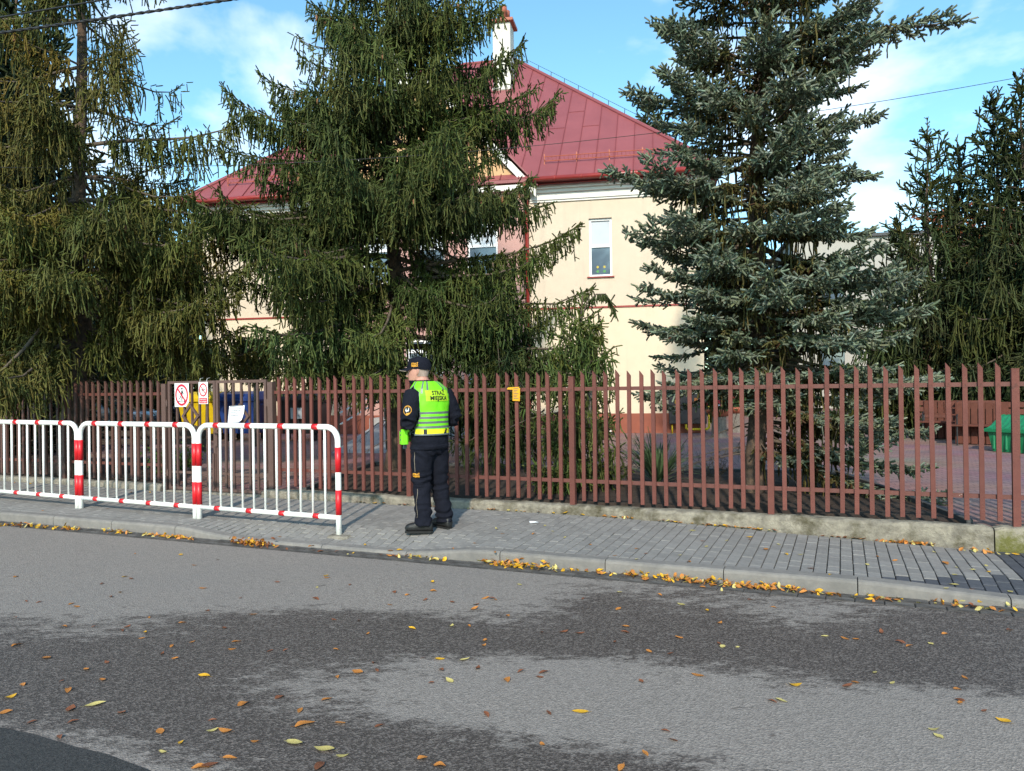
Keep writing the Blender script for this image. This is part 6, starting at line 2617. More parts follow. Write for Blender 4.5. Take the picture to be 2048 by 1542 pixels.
tmp = B.build('body_tmp', M['navy'])
m1 = tmp.modifiers.new('r', 'REMESH')
m1.mode = 'VOXEL'
m1.voxel_size = 0.0085
m2 = tmp.modifiers.new('s', 'SMOOTH')
m2.factor = 0.5
m2.iterations = 4
dg = bpy.context.evaluated_depsgraph_get()
body_me = bpy.data.meshes.new_from_object(tmp.evaluated_get(dg))
bpy.data.objects.remove(tmp)
body_me.name = 'body'


def in_skin(co):
    if (co - HC).length < 0.17 and co.z > 1.577:
        return True
    for w_, e_ in ((wl, el), (wr_, er)):
        d = (w_ - e_).normalized()
        if (co - w_).dot(d) > 0.004 and (co - w_).length < 0.2 and (co - w_ - d * (co - w_).dot(d)).length < 0.08:
            return True
    return False


body_me.calc_loop_triangles()
nrm_ = [v.normal.copy() for v in body_me.vertices]
for i, v in enumerate(body_me.vertices):
    co = v.co
    if in_skin(co) or co.z > 1.56:
        continue
    k = 0.0
    if co.z < 0.84:
        k = 0.010 * noise.noise(V3((co.x * 14, co.y * 14, co.z * 11)))
        f_ = smooth01(0.45, 0.12, co.z) if co.z > 0.12 else 1.0
        k += 0.010 * f_ * math.sin(co.z * 62 + 5 * noise.noise(co * 7)) + 0.004 * f_ * noise.noise(co * 30)
        kz = math.exp(-((co.z - 0.5) / 0.1) ** 2)
        k += 0.010 * kz * math.sin(co.z * 75 + 6 * noise.noise(co * 6))
        k += 0.008 * math.exp(-((co.z - 0.80) / 0.06) ** 2) * math.sin((co.x + co.z) * 60)
    else:
        k = 0.006 * noise.noise(co * 11) + 0.004 * noise.noise(co * 26)
        for e_ in (el, er):
            g = math.exp(-((co - e_).length / 0.11) ** 2)
            k += 0.010 * g * math.sin((co.z + co.y * 0.6) * 95)
        if 0.86 < co.z < 0.905:
            k += 0.010          # hem of the jacket
    v.co = co + nrm_[i] * k
body_me.materials.clear()
body_me.materials.append(M['navy'])
body_me.materials.append(M['skin'])
body_me.polygons.foreach_set('material_index', [1 if in_skin(p.center) else 0 for p in body_me.polygons])
body_me.polygons.foreach_set('use_smooth', [True] * len(body_me.polygons))
body = link('body', body_me, pers)
bvh = BVHTree.FromPolygons([v.co.copy() for v in body_me.vertices], [tuple(p.vertices) for p in body_me.polygons])


def decal(name, mat, pts2, faces, org, nrm, up, off, tree, parent):
    """lay flat shapes onto a surface by projecting along the normal"""
    nrm = nrm.normalized()
    rt = up.cross(nrm).normalized()
    u2 = nrm.cross(rt)
    vs = []
    for (x, y) in pts2:
        p = org + rt * x + u2 * y
        hit, hn, _, _ = tree.ray_cast(p + nrm * 0.25, -nrm, 0.5)
        if hit is None:
            hit = p
        vs.append(hit + nrm * off)
    mb = MB()
    mb.add(vs, faces)
    return mb.build(name, mat, parent)


def rect_grid(w, h, nx, ny, cx=0, cy=0):
    pts = [(cx - w / 2 + w * i / nx, cy - h / 2 + h * j / ny) for i in range(nx + 1) for j in range(ny + 1)]
    fs = [(i * (ny + 1) + j, (i + 1) * (ny + 1) + j, (i + 1) * (ny + 1) + j + 1, i * (ny + 1) + j + 1) for i in range(nx) for j in range(ny)]
    return pts, fs


# cap
CT = MB()
rows = []
for (q, hz) in ((1.0, 0.028), (1.03, 0.045), (1.0, 0.085), (0.88, 0.118), (0.62, 0.139), (0.3, 0.148), (0.05, 0.15)):
    rows.append([hp(0.0865 * q * math.cos(2 * math.pi * k / 28), -0.004 + 0.112 * q * math.sin(2 * math.pi * k / 28), hz - 0.012 * math.sin(2 * math.pi * k / 28) * (1 if hz < 0.05 else 0) * -1) for k in range(28)])
vs = [p for r_ in rows for p in r_]
fs = [tuple((len(rows) - 1) * 28 + k for k in range(28))]
for i in range(len(rows) - 1):
    for k in range(28):
        j = (k + 1) % 28
        fs.append((i * 28 + k, i * 28 + j, (i + 1) * 28 + j, (i + 1) * 28 + k))
CT.add(vs, fs)
CT.tube([hp(0, -0.004, 0.148), hp(0, -0.004, 0.155)], [0.009, 0.005], 8)
cap = CT.build('cap', M['navy'], pers, True)
bvc = BVHTree.FromPolygons([V3(v) for v in CT.v], CT.f)
br = MB()
vs, fs = [], []
nb_ = 16
for i in range(nb_ + 1):
    a = math.pi * (0.08 + 0.84 * i / nb_)
    base_ = hp(0.085 * math.cos(a), -0.004 + 0.108 * math.sin(a), 0.040)
    ext = math.sin(a) ** 0.8
    tip = hp(0.078 * math.cos(a), 0.06 + 0.125 * ext, 0.044 - 0.02 - 0.014 * math.cos(a) ** 2 - 0.006)
    for z in (0, 0.005):
        vs += [base_ + V3((0, 0, z)), tip + V3((0, 0, z))]
for i in range(nb_):
    a = i * 4
    fs += [(a + 2, a + 3, a + 7, a + 6), (a, a + 4, a + 5, a + 1), (a + 1, a + 5, a + 7, a + 3)]
br.add(vs, fs)
br.build('peak', M['navy'], cap, True)
br = MB()
br.tube([vs[i * 4 + 3] + HF * 0.002 - V3((0, 0, 0.0025)) for i in range(nb_ + 1)], 0.0035, 6)
br.build('peak_piping', M['piping'], cap, True)
tv, tf = text_mesh('STRAŻ', 0.026, bold=0.0012)
tv2, tf2 = text_mesh('MIEJSKA', 0.022, bold=0.0012)
SIDE = -HR
decal('cap_lettering', M['gold'], [(x * 1.0, y + 0.011) for x, y, z in tv] + [(x * 0.95, y - 0.011) for x, y, z in tv2], tf + [tuple(i + len(tv) for i in f) for f in tf2], hp(-0.08, 0.015, 0.068), SIDE + HF * 0.25, V3((0, 0, 1)), 0.004, bvc, cap)

# eyes, grey stubble of hair below the cap
for sx in (-1, 1):
    mb = MB()
    c = hp(sx * 0.033, 0.0865, 0.004)
    mb.loft([(c.x, c.y, c.z - 0.008, 0.003, 0.003), (c.x, c.y, c.z, 0.0095, 0.0095), (c.x, c.y, c.z + 0.008, 0.003, 0.003)], 10)
    mb.build('eye', M['sign_white'], pers, True)
mb = MB()
vs, fs = [], []
for i in range(21):
    a = math.pi * (1.02 + 0.96 * i / 20)
    for z, q in ((-0.045, 1.005), (-0.01, 1.01), (0.035, 1.012)):
        if z == -0.045:
            q *= 0.955
        p = hp(0.0755 * q * math.cos(a), 0.002 + 0.100 * q * math.sin(a), z)
        hit, hn, _, _ = bvh.ray_cast(p + (p - hp(0, 0, z)).normalized() * 0.08, -(p - hp(0, 0, z)).normalized(), 0.2)
        if hit is not None:
            p = hit + (p - hp(0, 0, z)).normalized() * 0.002
        vs.append(p)
for i in range(20):
    for k in range(2):
        a = i * 3 + k
        fs.append((a, a + 3, a + 4, a + 1))
mb.add(vs, fs)
mb.build('hair', M['hair'], pers, True)

# vest: a shell over the trunk with armholes, open at the sides where it is laced
NS, NZ = 96, 66
VZ0, VZ1 = 1.005, 1.542


def trunk_at(z):
    for i in range(len(torso) - 1):
        a, b = torso[i], torso[i + 1]
        if a[2] <= z <= b[2]:
            q = (z - a[2]) / (b[2] - a[2])
            return [a[k] + (b[k] - a[k]) * q for k in range(5)]
    return torso[-1]


def vest_pt(th, z, off=0.016):
    cx, cy, _, rx, ry = trunk_at(z)
    # th = 0 at the middle of the back, positive towards the right hand side
    sx, cyy = math.sin(th), -math.cos(th)
    e = 2 / 2.3
    x = math.copysign(abs(sx) ** e, sx)
    y = math.copysign(abs(cyy) ** e, cyy)
    p = V3((cx + (rx + off) * x, cy + (ry + off) * y, z))
    n = V3((x / max(rx, 0.05), y / max(ry, 0.05), 0)).normalized()
    p += n * (0.004 * noise.noise(V3((th * 3, z * 14, 2))) + 0.006 * math.sin(z * 20 + th * 2) * noise.noise(V3((th, z * 5, 0))))
    if z > 1.47:
        p.z += 0.018 * (z - 1.47) / 0.07
    return p


def arm_r(z):
    """half angle from the side that is cut away for the arm"""
    if z < 1.10:
        return 0.22
    if z < 1.20:
        return 0.22 + 0.38 * (z - 1.10) / 0.10
    if z < 1.45:
        return 0.60
    return max(0.0, 0.60 * (1 - (z - 1.45) / 0.05))


vv, vf, vm = [], [], []
for j in range(NZ + 1):
    z = VZ0 + (VZ1 - VZ0) * j / NZ
    for i in range(NS):
        vv.append(vest_pt(2 * math.pi * i / NS, z))
for j in range(NZ):
    z = VZ0 + (VZ1 - VZ0) * (j + 0.5) / NZ
    for i in range(NS):
        th = 2 * math.pi * (i + 0.5) / NS
        t_ = (th + math.pi) % (2 * math.pi) - math.pi
        dist = abs(abs(t_) - math.pi / 2)
        ar = arm_r(z)
        if dist < ar:
            continue
        back = abs(t_) < math.pi / 2
        if z > 1.525 and abs(t_) > 2.5:
            continue
        mi = 0
        zr_ = z + (0.0 if back else 0)
        if dist < ar + 0.07 or z < VZ0 + 0.016:
            mi = 1
        elif VZ0 + 0.018 < z < VZ0 + 0.062 and back:
            mi = 2
            if -0.78 < t_ < -0.62 or (0.28 < t_ - (z - VZ0) * 4 + 0.1 < 0.46):
                mi = 3
        else:
            for zb in (1.082, 1.13, 1.178, 1.226):
                if zb < z < zb + 0.022 and back:
                    mi = 1
            if z > 1.44 and back and (0.40 < abs(t_) < 0.54 or 0.72 < abs(t_) < 0.84):
                mi = 1
        vf.append((j * NS + i, j * NS + (i + 1) % NS, (j + 1) * NS + (i + 1) % NS, (j + 1) * NS + i))
        vm.append(mi)
VB = MB()
VB.v = [tuple(p) for p in vv]
VB.f = vf
VB.m = vm
vest = VB.build('vest', [M['neon'], M['reflect'], M['yellow_tape'], M['black_text']], pers, True)
sm = vest.modifiers.new('thick', 'SOLIDIFY')
sm.thickness = 0.007
sm.offset = 1
bvv = BVHTree.FromPolygons(vv, vf)
BK = V3((0, -1, 0))
pts2, fs2 = rect_grid(0.285, 0.115, 20, 6)
decal('back_panel', M['neon_y'], pts2, fs2, V3((0.012, -0.15, 1.415)), BK, V3((0, 0, 1)), 0.012, bvv, vest)


def vest_text(body, size, zc, sx):
    tv, tf = text_mesh(body, size, bold=0.0015, sx=sx)
    decal('lettering', M['black_text'], [(x, y) for x, y, z in tv], tf, V3((0.015, -0.15, zc)), BK, V3((0, 0, 1)), 0.016, bvv, vest)


vest_text('STRAŻ', 0.060, 1.442, 0.9)
vest_text('MIEJSKA', 0.060, 1.388, 0.98)
# side lacing between the back and the front panel
mb = MB()
for sx in (-1, 1):
    prev = None
    for k in range(9):
        z = 1.02 + k * 0.02
        th = sx * (math.pi / 2 + (0.22 if k % 2 else -0.22))
        p = vest_pt(th, z, 0.022)
        if prev is not None:
            mb.tube([prev, p], 0.0028, 5, cap=False)
        prev = p
mb.build('lacing', M['reflect'], vest)
# collar edge
mb = MB()
mb.tube([vest_pt(2 * math.pi * i / 40, 1.532, 0.018) for i in range(-12, 13)], 0.006, 6)
mb.build('collar_binding', M['reflect'], vest, True)
# front pouches seen past the left forearm
for (th, z0_, z1_, w_) in ((-1.86, 0.915, 1.07, 0.08), (-2.22, 0.915, 1.06, 0.08), (-2.6, 0.93, 1.06, 0.08)):
    c = vest_pt(th, 1.03, 0.075)
    cx, cy = c.x, c.y
    ang = math.atan2(c.y, c.x)
    T_ = Matrix.Translation((cx, cy, (z0_ + z1_) / 2)) @ Matrix.Rotation(ang, 4, 'Z')
    mb = MB()
    mb.bbox((0, 0, 0), (0.075, w_, z1_ - z0_), 0.014, M=T_)
    pch = mb.build('pouch', M['neon'], vest)
    mb = MB()
    for zz in (-0.03, 0.02, 0.06):
        mb.box((0, 0, 0), (0.079, w_ * 0.55, 0.012), M=T_ @ Matrix.Translation((0, 0, zz)))
    mb.build('pouch_strap', M['reflect'], pch)
c = vest_pt(-1.95, 1.1, 0.045)
mb = MB()
mb.bbox((0, 0, 0), (0.05, 0.12, 0.10), 0.014, M=Matrix.Translation((c.x, c.y, 1.09)) @ Matrix.Rotation(math.atan2(c.y, c.x), 4, 'Z'))
mb.build('pouch', M['neon'], vest)
c = vest_pt(-2.1, 1.03, 0.06)
mb = MB()
mb.box((c.x, c.y, 0.895), (0.03, 0.03, 0.06))
mb.build('strap_end', M['reflect'], vest)

# sleeve badge
ARM = sl.lerp(el, 0.60)
AN = V3((-0.72, -0.62, 0.08)).normalized()
seg = 28


def ell(rx, ry, n=seg, point=0.0):
    out_ = []
    for k in range(n):
        a = 2 * math.pi * k / n
        y = ry * math.sin(a)
        if y < 0:
            y *= 1 + point * (1 - abs(math.cos(a)))
        out_.append((rx * math.cos(a), y))
    return out_


def fan(pts):
    return [(0.0, 0.0)] + pts, [(0, i + 1, (i + 1) % len(pts) + 1) for i in range(len(pts))]


bdg = None
for (nm, mt, rx, ry, off, pt_) in (('badge', 'gold', 0.042, 0.047, 0.004, 0.2), ('badge_field', 'black_text', 0.037, 0.042, 0.0055, 0.2)):
    p_, f_ = fan(ell(rx, ry, point=pt_))
    o_ = decal(nm, M[mt], p_, f_, ARM, AN, V3((0, 0, 1)), off, bvh, bdg or pers)
    bdg = bdg or o_
p_, f_ = fan([(-0.017, 0.02), (-0.017, -0.008), (0, -0.026), (0.017, -0.008), (0.017, 0.02)])
decal('badge_shield', M['sign_white'], p_, f_, ARM, AN, V3((0, 0, 1)), 0.007, bvh, bdg)
p_, f_ = fan([(0.011 * math.cos(a / 10 * 6.283), 0.006 + 0.008 * math.sin(a / 10 * 6.283)) for a in range(10)])
decal('badge_tree', M['badge_green'], p_, f_, ARM, AN, V3((0, 0, 1)), 0.0082, bvh, bdg)
p_, f_ = [(-0.002, -0.012), (0.002, -0.012), (0.002, 0.0), (-0.002, 0.0)], [(0, 1, 2, 3)]
decal('badge_trunk', M['badge_green'], p_, f_, ARM, AN, V3((0, 0, 1)), 0.0082, bvh, bdg)
tv, tf = text_mesh('STRAŻ', 0.015, bold=0.0006)
decal('badge_lettering', M['gold'], [(x, y + 0.031) for x, y, z in tv], tf, ARM, AN, V3((0, 0, 1)), 0.0075, bvh, bdg)
# shoulder strap
p_, f_ = rect_grid(0.05, 0.11, 3, 6)
decal('shoulder_strap', M['black_text'], p_, f_, V3((-0.185, -0.01, 1.47)), V3((-0.45, 0, 1)), V3((0, 1, 0)), 0.006, bvh, pers)

# trouser piping, thigh pocket and lettering on the left leg
PN = V3((-0.80, -0.60, 0)).normalized()
thigh = V3((-0.095, -0.01, 0.88)).lerp(kl, 0.62)
for (x0, y0, x1, y1) in ((-0.035, 0.19, -0.035, -0.02),):
    pts2 = []
    for k in range(13):
        y = y0 + (y1 - y0) * k / 12
        pts2 += [(x0 - 0.002, y), (x0 + 0.002, y)]
    fs2 = [(2 * k, 2 * k + 2, 2 * k + 3, 2 * k + 1) for k in range(12)]
    decal('seam_piping', M['piping'], pts2, fs2, thigh, PN, V3((0, 0, 1)), 0.004, bvh, pers)
p_, f_ = rect_grid(0.15, 0.15, 8, 8, 0.0, -0.075)
pk2 = decal('thigh_pocket', M['navy'], p_, f_, thigh + V3((0, 0, -0.02)), PN, V3((0, 0, 1)), 0.010, bvh, pers)
p_, f_ = rect_grid(0.155, 0.05, 8, 3, 0.0, -0.02)
decal('pocket_flap', M['navy'], p_, f_, thigh + V3((0, 0, -0.02)), PN, V3((0, 0, 1)), 0.017, bvh, pk2)
tv, tf = text_mesh('STRAŻ', 0.026, bold=0.0012)
tv2, tf2 = text_mesh('MIEJSKA', 0.022, bold=0.0012)
decal('pocket_lettering', M['gold'], [(x - 0.02, y + 0.008) for x, y, z in tv] + [(x - 0.02, y - 0.014) for x, y, z in tv2], tf + [tuple(i + len(tv) for i in f) for f in tf2], thigh + V3((0, 0, -0.045)), PN, V3((0, 0, 1)), 0.021, bvh, pk2)
lowl = kl.lerp(V3((lfx, lfy, 0.11)), 0.45)
pts2, k_ = [], 14
for k in range(k_ + 1):
    y = 0.13 - 0.30 * k / k_
    x = -0.03 + 0.008 * math.sin(k * 0.7)
    pts2 += [(x - 0.0018, y), (x + 0.0018, y)]
decal('seam_piping', M['piping'], pts2, [(2 * k, 2 * k + 2, 2 * k + 3, 2 * k + 1) for k in range(k_)], lowl, PN, V3((0, 0, 1)), 0.004, bvh, pers)


# boots
def boot(ax, ay, dirv):
    d = V3((dirv[0], dirv[1], 0)).normalized()
    s_ = V3((d.y, -d.x, 0))
    o0 = V3((ax, ay, 0))

    def ring(f, w, h, z0_, n=14):
        out_ = []
        for k in range(n):
            a = 2 * math.pi * k / n
            x = math.copysign(abs(math.cos(a)) ** 0.8, math.cos(a)) * w
            z = z0_ + (h - z0_) * (0.5 + 0.5 * math.copysign(abs(math.sin(a)) ** 0.75, math.sin(a)))
            out_.append(o0 + d * f + s_ * x + V3((0, 0, z)))
        return out_
    rings = [ring(-0.092, 0.02, 0.075, 0.03), ring(-0.085, 0.036, 0.11, 0.014), ring(-0.05, 0.043, 0.145, 0.013), ring(0.0, 0.044, 0.14, 0.013), ring(0.05, 0.046, 0.125, 0.013), ring(0.10, 0.050, 0.104, 0.013), ring(0.15, 0.050, 0.094, 0.013), ring(0.18, 0.042, 0.082, 0.013), ring(0.196, 0.02, 0.06, 0.03)]
    n = 14
    mb = MB()
    vs = [p for r_ in rings for p in r_]
    fs = [tuple(range(n)), tuple((len(rings) - 1) * n + k for k in range(n - 1, -1, -1))]
    for i in range(len(rings) - 1):
        for k in range(n):
            j = (k + 1) % n
            fs.append((i * n + k, (i + 1) * n + k, (i + 1) * n + j, i * n + j))
    mb.add(vs, fs)
    bt = mb.build('boot', M['boot'], pers, True)
    mb = MB()
    out_l = []
    prof = [(-0.094, 0.018), (-0.082, 0.036), (-0.03, 0.041), (0.04, 0.040), (0.10, 0.050), (0.15, 0.049), (0.182, 0.040), (0.197, 0.018)]
    poly = [(w, f) for f, w in prof] + [(-w, f) for f, w in reversed(prof)]
    vs = []
    for z in (-0.003, 0.019):
        vs += [o0 + d * f + s_ * w + V3((0, 0, z)) for w, f in poly]
    n = len(poly)
    mb.add(vs, [tuple(range(n)), tuple(range(2 * n - 1, n - 1, -1))] + [(i, (i + 1) % n, n + (i + 1) % n, n + i) for i in range(n)])
    mb.build('sole', M['sole'], bt)


boot(lfx, lfy, (-0.70, 0.70))
boot(rfx, rfy, (-0.05, 1.0))
# ------------------------------------------------------------------ fallen leaves
def leaf_material(name, c1, c2):
    m = pmat(name, c1, c2, 30, 0.6, 0.3, 120, c3=tuple(x * 0.45 for x in c2), scale3=45, thr3=(0.58, 0.72), objrand=0.22)
    return m


LM = {'yellow': leaf_material('leaf_yellow', (0.66, 0.38, 0.02), (0.58, 0.30, 0.018)),
      'orange': leaf_material('leaf_orange', (0.50, 0.20, 0.04), (0.40, 0.15, 0.03)),
      'brown': leaf_material('leaf_brown', (0.24, 0.085, 0.035), (0.17, 0.06, 0.028)),
      'pale': leaf_material('leaf_pale', (0.55, 0.47, 0.17), (0.48, 0.38, 0.12))}


def leaf_mesh(seed, key):
    rng = random.Random(seed)
    L, wd = 1.0, rng.uniform(0.42, 0.62)
    n = 6
    vs, fs = [], []
    curl = rng.uniform(-0.5, 0.9)
    fold = rng.uniform(0.05, 0.45)
    tw = rng.uniform(-0.5, 0.5)
    for i in range(n + 1):
        q = i / n
        w = wd * 0.5 * (math.sin(math.pi * min(1, q * 0.97 + 0.03)) ** 0.75) * (1.15 - 0.45 * q)
        if i == n:
            w = 0.004
        x = q * L - 0.5
        z0 = curl * 0.35 * (q - 0.45) ** 2 * 2
        zl = fold * w * (1 + 0.5 * math.sin(q * 5 + seed)) + tw * w * (q - 0.5)
        zr = fold * w * (1 + 0.5 * math.cos(q * 4 + seed)) - tw * w * (q - 0.5)
        vs += [(x, -w, z0 + zl), (x, 0, z0), (x, w, z0 + zr)]
    for i in range(n):
        for k in range(2):
            a = i * 3 + k
            fs.append((a, a + 3, a + 4, a + 1))
    b = len(vs)
    vs += [(-0.5, -0.012, 0), (-0.5, 0.012, 0), (-0.72, 0.03, 0.05), (-0.72, 0.01, 0.05)]
    fs.append((b, b + 1, b + 2, b + 3))
    zmin = min(v[2] for v in vs)
    vs = [(x, y, z - zmin) for x, y, z in vs]
    me = bpy.data.meshes.new('leaf')
    me.from_pydata(vs, [], fs)
    me.materials.append(LM[key])
    me.polygons.foreach_set('use_smooth', [True] * len(me.polygons))
    return me


LV = {k: [leaf_mesh(100 * i + j, k) for j in range(7)] for i, k in enumerate(LM)}
rl = random.Random(99)
GRP = {'road': 'fallen leaves on the asphalt', 'pav': 'fallen leaves on the block pavement'}
TXT = {'road': 'fallen leaf lying loose on the asphalt road', 'pav': 'fallen leaf lying loose on the grey block pavement'}
SPECIAL = {}


def put_leaf(x, y, key, size, where='road', az=None, label=None):
    p = GR(x, y, where == 'road')
    s, n = SN(p.x, p.y)
    z = zroad(s) + 0.003 if where == 'road' else ppz(s, n) + 0.004
    if where == 'road' and n > -2.25:
        z = zroad(s) + 0.006
    o = link('fallen_leaf', rl.choice(LV[key]))
    o.location = (p.x, p.y, z)
    o.rotation_euler = (rl.gauss(0, 0.06), rl.gauss(0, 0.06), rl.random() * 6.283 if az is None else az)
    o.scale = (size, size, size * rl.uniform(0.7, 1.2))
    if not label:
        sz_ = 'large' if size > 0.068 else ('small' if size < 0.05 else 'medium')
        kc = key.replace('pale', 'pale yellow')
        if where == 'road':
            wet_ = 'dark wet asphalt' if wet_at(x, y) > 0.5 else 'dry grey asphalt'
            zone = 'before the barriers' if x < 690 else ('before the officer' if x < 1100 else 'before the red fence')
            dist = 'close to the camera' if y > 1340 else ('halfway across the road' if y > 1215 else 'near the kerb')
            label = f'{sz_} {kc} leaf on {wet_} {zone}, {dist}'
        else:
            zone = 'around the barriers' if x < 720 else ('beside the officer' if x < 1110 else ('on the grey stretch past the officer' if x < 1720 else 'by the dark blocks at the drive'))
            label = f'{sz_} {kc} leaf on the pavement {zone}'
    tag(o, label, 'leaf', GRP[where])
    return o


Y_, O_, B_, P_ = 'yellow', 'orange', 'brown', 'pale'
put_leaf(1160, 1424, Y_, 0.085, az=2.9, label='big yellow leaf lying alone on the dry grey asphalt')
put_leaf(611, 1450, O_, 0.10, az=0.5, label='large golden leaf lying near the bottom of the wet asphalt')
put_leaf(191, 1410, P_, 0.10, az=0.45, label='long pale leaf alone on the dark wet asphalt near the fresh patch')
put_leaf(904, 1252, P_, 0.06, az=1.5, label='pale leaf standing on edge in the dark wet band')
put_leaf(2006, 1443, Y_, 0.07, az=2.2, label='yellow leaf farthest towards the lower corner of the dry asphalt')
put_leaf(1362, 1210, P_, 0.07, az=2.3, label='pale leaf on the road beyond the heap in front of the kerb')
for (x, y, k, s_) in [(408, 1353, Y_, .085), (672, 1299, O_, .05), (899, 1362, P_, .07), (590, 1487, P_, .09), (648, 1501, P_, .10), (424, 1462, P_, .07), (685, 1513, P_, .065), (328, 1505, P_, .055), (361, 1487, Y_, .05), (460, 1517, O_, .07), (640, 1533, B_, .08), (142, 1418, B_, .08), (136, 1382, O_, .075), (716, 1346, O_, .07), (956, 1337, B_, .07), (674, 1355, O_, .05), (1563, 1402, P_, .07), (1545, 1404, B_, .05), (1590, 1371, Y_, .075), (1868, 1460, P_, .06), (1160, 1267, B_, .07), (968, 1291, O_, .05), (824, 1258, Y_, .06), (880, 1319, Y_, .06), (865, 1165, Y_, .06), (654, 1156, O_, .06), (700, 1170, B_, .05), (1405, 1175, O_, .05), (1414, 1222, Y_, .05), (1297, 1303, O_, .05), (1250, 1265, B_, .06), (1691, 1278, O_, .07), (1712, 1279, O_, .05), (1650, 1273, P_, .05), (1445, 1294, P_, .06), (1475, 1295, P_, .04), (1861, 1288, P_, .05), (1750, 1345, P_, .05), (1930, 1356, O_, .05), (1785, 1366, P_, .05), (1920, 1407, O_, .05), (1915, 1379, O_, .04), (1876, 1473, P_, .05), (1890, 1268, O_, .05), (2018, 1261, B_, .06), (1548, 1215, O_, .045), (1395, 1351, O_, .08), (1290, 1507, O_, .06), (1242, 1537, O_, .07), (1085, 1490, O_, .04), (880, 1532, O_, .06), (400, 1537, O_, .08), (420, 1531, B_, .08), (560, 1395, B_, .07), (20, 1395, Y_, .06), (12, 1425, O_, .07), (45, 1370, O_, .06), (92, 1316, O_, .07), (35, 1291, O_, .07), (173, 1340, O_, .06), (205, 1361, O_, .06), (255, 1254, B_, .06), (130, 1253, O_, .06), (290, 1265, Y_, .05), (283, 1277, O_, .05), (365, 1246, O_, .06), (385, 1284, O_, .05), (343, 1293, O_, .05), (298, 1236, O_, .05), (415, 1222, B_, .05), (465, 1299, O_, .05), (540, 1303, B_, .05), (325, 1308, B_, .05), (52, 1203, B_, .05), (78, 1205, B_, .05), (143, 1208, O_, .05), (250, 1154, Y_, .06), (262, 1158, B_, .06), (205, 1168, B_, .05), (362, 1110, Y_, .06), (436, 1120, B_, .05), (390, 1131, O_, .05), (634, 1175, P_, .05), (652, 1152, Y_, .05), (270, 1108, O_, .04), (32, 1154, O_, .05), (930, 1320, P_, .06), (970, 1282, O_, .05), (1128, 1264, B_, .08), (1440, 1246, O_, .05), (760, 1452, B_, .06), (510, 1484, O_, .05), (320, 1463, O_, .06), (120, 1475, B_, .06), (65, 1445, B_, .05), (350, 1318, O_, .05), (1015, 1232, O_, .05), (1080, 1355, B_, .05), (780, 1210, O_, .05), (905, 1205, B_, .06), (815, 1190, O_, .05), (1040, 1170, P_, .045), (1240, 1185, P_, .05), (1320, 1190, O_, .05), (1500, 1200, B_, .05)]:
    put_leaf(x, y, k, s_ * rl.uniform(0.85, 1.1))
for (x, y, k, s_) in [(993, 1058, P_, .07), (1005, 1068, O_, .06), (1068, 1068, O_, .05), (1090, 1052, P_, .05), (1105, 1063, P_, .04), (780, 1086, O_, .055), (800, 1085, Y_, .08), (730, 1075, Y_, .05), (622, 1078, O_, .07), (695, 1093, P_, .04), (905, 1092, O_, .05), (990, 1105, O_, .05), (950, 1085, O_, .04), (1275, 1098, O_, .06), (1292, 1108, B_, .04), (1273, 1119, P_, .05), (1378, 1124, O_, .06), (1413, 1094, P_, .055), (1360, 1111, P_, .04), (1405, 1083, B_, .05), (1453, 1082, P_, .05), (1386, 1062, P_, .06), (1498, 1075, Y_, .08), (1532, 1099, O_, .065), (1572, 1109, Y_, .065), (1558, 1090, P_, .05), (1601, 1110, P_, .05), (1500, 1080, B_, .04), (1620, 1137, B_, .06), (1755, 1114, O_, .05), (1790, 1122, O_, .05), (1868, 1105, P_, .05), (1890, 1127, O_, .10), (1912, 1135, P_, .04), (1945, 1140, P_, .05), (1910, 1149, P_, .05), (1972, 1132, P_, .055), (1975, 1144, Y_, .05), (1908, 1163, P_, .075), (1890, 1171, P_, .06), (1945, 1170, O_, .05), (2020, 1172, P_, .055), (1925, 1195, P_, .06), (1960, 1195, Y_, .07), (2005, 1098, P_, .06), (1735, 1130, P_, .05), (1660, 1150, Y_, .055), (60, 968, Y_, .08), (28, 966, O_, .07), (262, 985, O_, .05), (300, 985, Y_, .07), (85, 1022, O_, .05), (215, 1018, B_, .06), (535, 1008, Y_, .05), (560, 1060, O_, .05), (545, 1028, O_, .05), (1130, 1075, P_, .05), (1180, 1090, O_, .05), (1230, 1112, O_, .05)]:
    put_leaf(x, y, k, s_ * rl.uniform(0.85, 1.1), 'pav')

# scrap of paper on the pavement
q = GR(1068, 1046, False)
mb = MB()
mb.add([(-0.045, -0.03, 0.0), (0.05, -0.024, 0.006), (0.046, 0.03, 0.0), (-0.05, 0.028, 0.012), (0, 0, 0.016)], [(0, 1, 4), (1, 2, 4), (2, 3, 4), (3, 0, 4)])
o = mb.build('paper_scrap', M['paper'])
o.location = (q.x, q.y, zpav(*SN(q.x, q.y)) + 0.006)
tag(o, 'small white scrap of paper on the pavement beside the officer', 'paper')


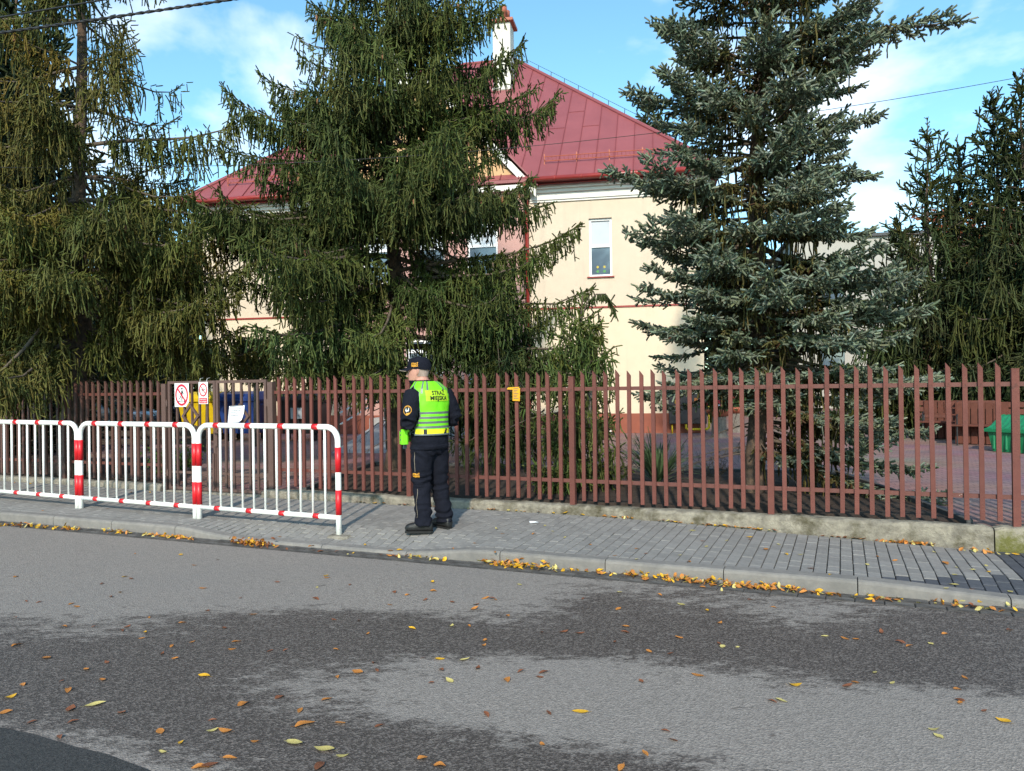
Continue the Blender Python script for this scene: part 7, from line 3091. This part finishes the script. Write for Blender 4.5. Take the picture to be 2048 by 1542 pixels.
# heaps of leaves along the kerb and the footing: one mass
def litter(name, label, runs):
    rng = random.Random(5)
    mb = {k: MB() for k in LM}
    from mathutils import Euler
    for (x0, y0, x1, y1, n, spread, mix, hgt, road) in runs:
        for i in range(n):
            q = rng.random()
            x = x0 + (x1 - x0) * q
            y = y0 + (y1 - y0) * q
            p = GR(x, y, road)
            s, nn = SN(p.x, p.y)
            s += rng.gauss(0, 0.05)
            nn += rng.gauss(0, spread)
            if road:
                nn = min(nn, -2.02)
                z = zroad(s) + 0.004
            else:
                nn = min(nn, -0.125)
                z = ppz(s, nn) + 0.004
            z += abs(rng.gauss(0, hgt))
            key = rng.choice(mix)
            me = rng.choice(LV[key])
            sz = rng.uniform(0.035, 0.07)
            w = SP(s, nn, z)
            T = Matrix.Translation(w) @ Euler((rng.gauss(0, 0.5 if hgt > 0.005 else 0.12), rng.gauss(0, 0.5 if hgt > 0.005 else 0.12), rng.random() * 6.28)).to_matrix().to_4x4() @ Matrix.Scale(sz, 4)
            mb[key].add([T @ v.co for v in me.vertices], [tuple(pp.vertices) for pp in me.polygons])
    keys = list(LM)
    allb = MB()
    for i, k in enumerate(keys):
        allb.add(mb[k].v, mb[k].f, i)
    o = allb.build(name, [LM[k] for k in keys], None, True)
    tag(o, label, 'leaf litter', kind='stuff')
    return o


mixA = [Y_, Y_, O_, O_, P_]
mixB = [B_, B_, O_, O_, B_, Y_]
litter('leaf_litter', 'drift of yellow and brown leaves lying in the gutter along the kerb', [
    (-20, 1050, 165, 1061, 95, 0.03, mixA + [B_], 0.016, True),
    (210, 1063, 255, 1069, 30, 0.03, mixA, 0.018, True),
    (285, 1070, 385, 1080, 60, 0.03, mixA, 0.014, True),
    (472, 1086, 535, 1094, 120, 0.045, mixB, 0.025, True),
    (540, 1096, 800, 1113, 10, 0.02, mixB, 0.002, True),
    (800, 1113, 890, 1121, 22, 0.03, mixA, 0.008, True),
    (980, 1128, 1095, 1138, 110, 0.05, mixA + [Y_, O_], 0.02, True),
    (1095, 1138, 1260, 1152, 26, 0.04, mixA + [B_], 0.008, True),
    (1255, 1152, 1400, 1166, 80, 0.045, mixA, 0.018, True),
    (1400, 1168, 1480, 1174, 42, 0.04, mixA, 0.016, True),
    (1480, 1174, 1590, 1183, 70, 0.04, [O_, O_, Y_, P_, B_], 0.016, True),
    (1600, 1186, 1760, 1199, 24, 0.04, mixA, 0.008, True),
    (1760, 1199, 2045, 1222, 40, 0.05, mixA + [B_, P_], 0.009, True)])
litter('leaf_litter', 'thin line of orange leaves lying against the foot of the fence footing', [
    (690, 1002, 900, 1013, 16, 0.02, mixB + [Y_], 0.004, False),
    (900, 1014, 1200, 1030, 16, 0.02, mixA + [B_], 0.004, False),
    (1230, 1030, 1265, 1034, 16, 0.02, [O_, P_], 0.006, False),
    (1310, 1040, 1560, 1056, 40, 0.02, mixA + [B_, O_], 0.005, False),
    (1670, 1066, 1720, 1071, 14, 0.015, mixB, 0.004, False),
    (1765, 1074, 1860, 1086, 50, 0.02, [O_, B_, O_, P_], 0.008, False),
    (1925, 1102, 2030, 1110, 22, 0.03, mixA, 0.01, False)])

litter('leaf_litter', 'sparse scatter of small brown leaf scraps across the whole asphalt', [
    (60, 1180, 1000, 1230, 18, 0.5, [B_, B_, O_], 0.001, True),
    (40, 1290, 1950, 1300, 32, 0.5, [B_, B_, B_, O_], 0.001, True),
    (60, 1400, 1400, 1430, 16, 0.3, [B_, O_], 0.001, True)])
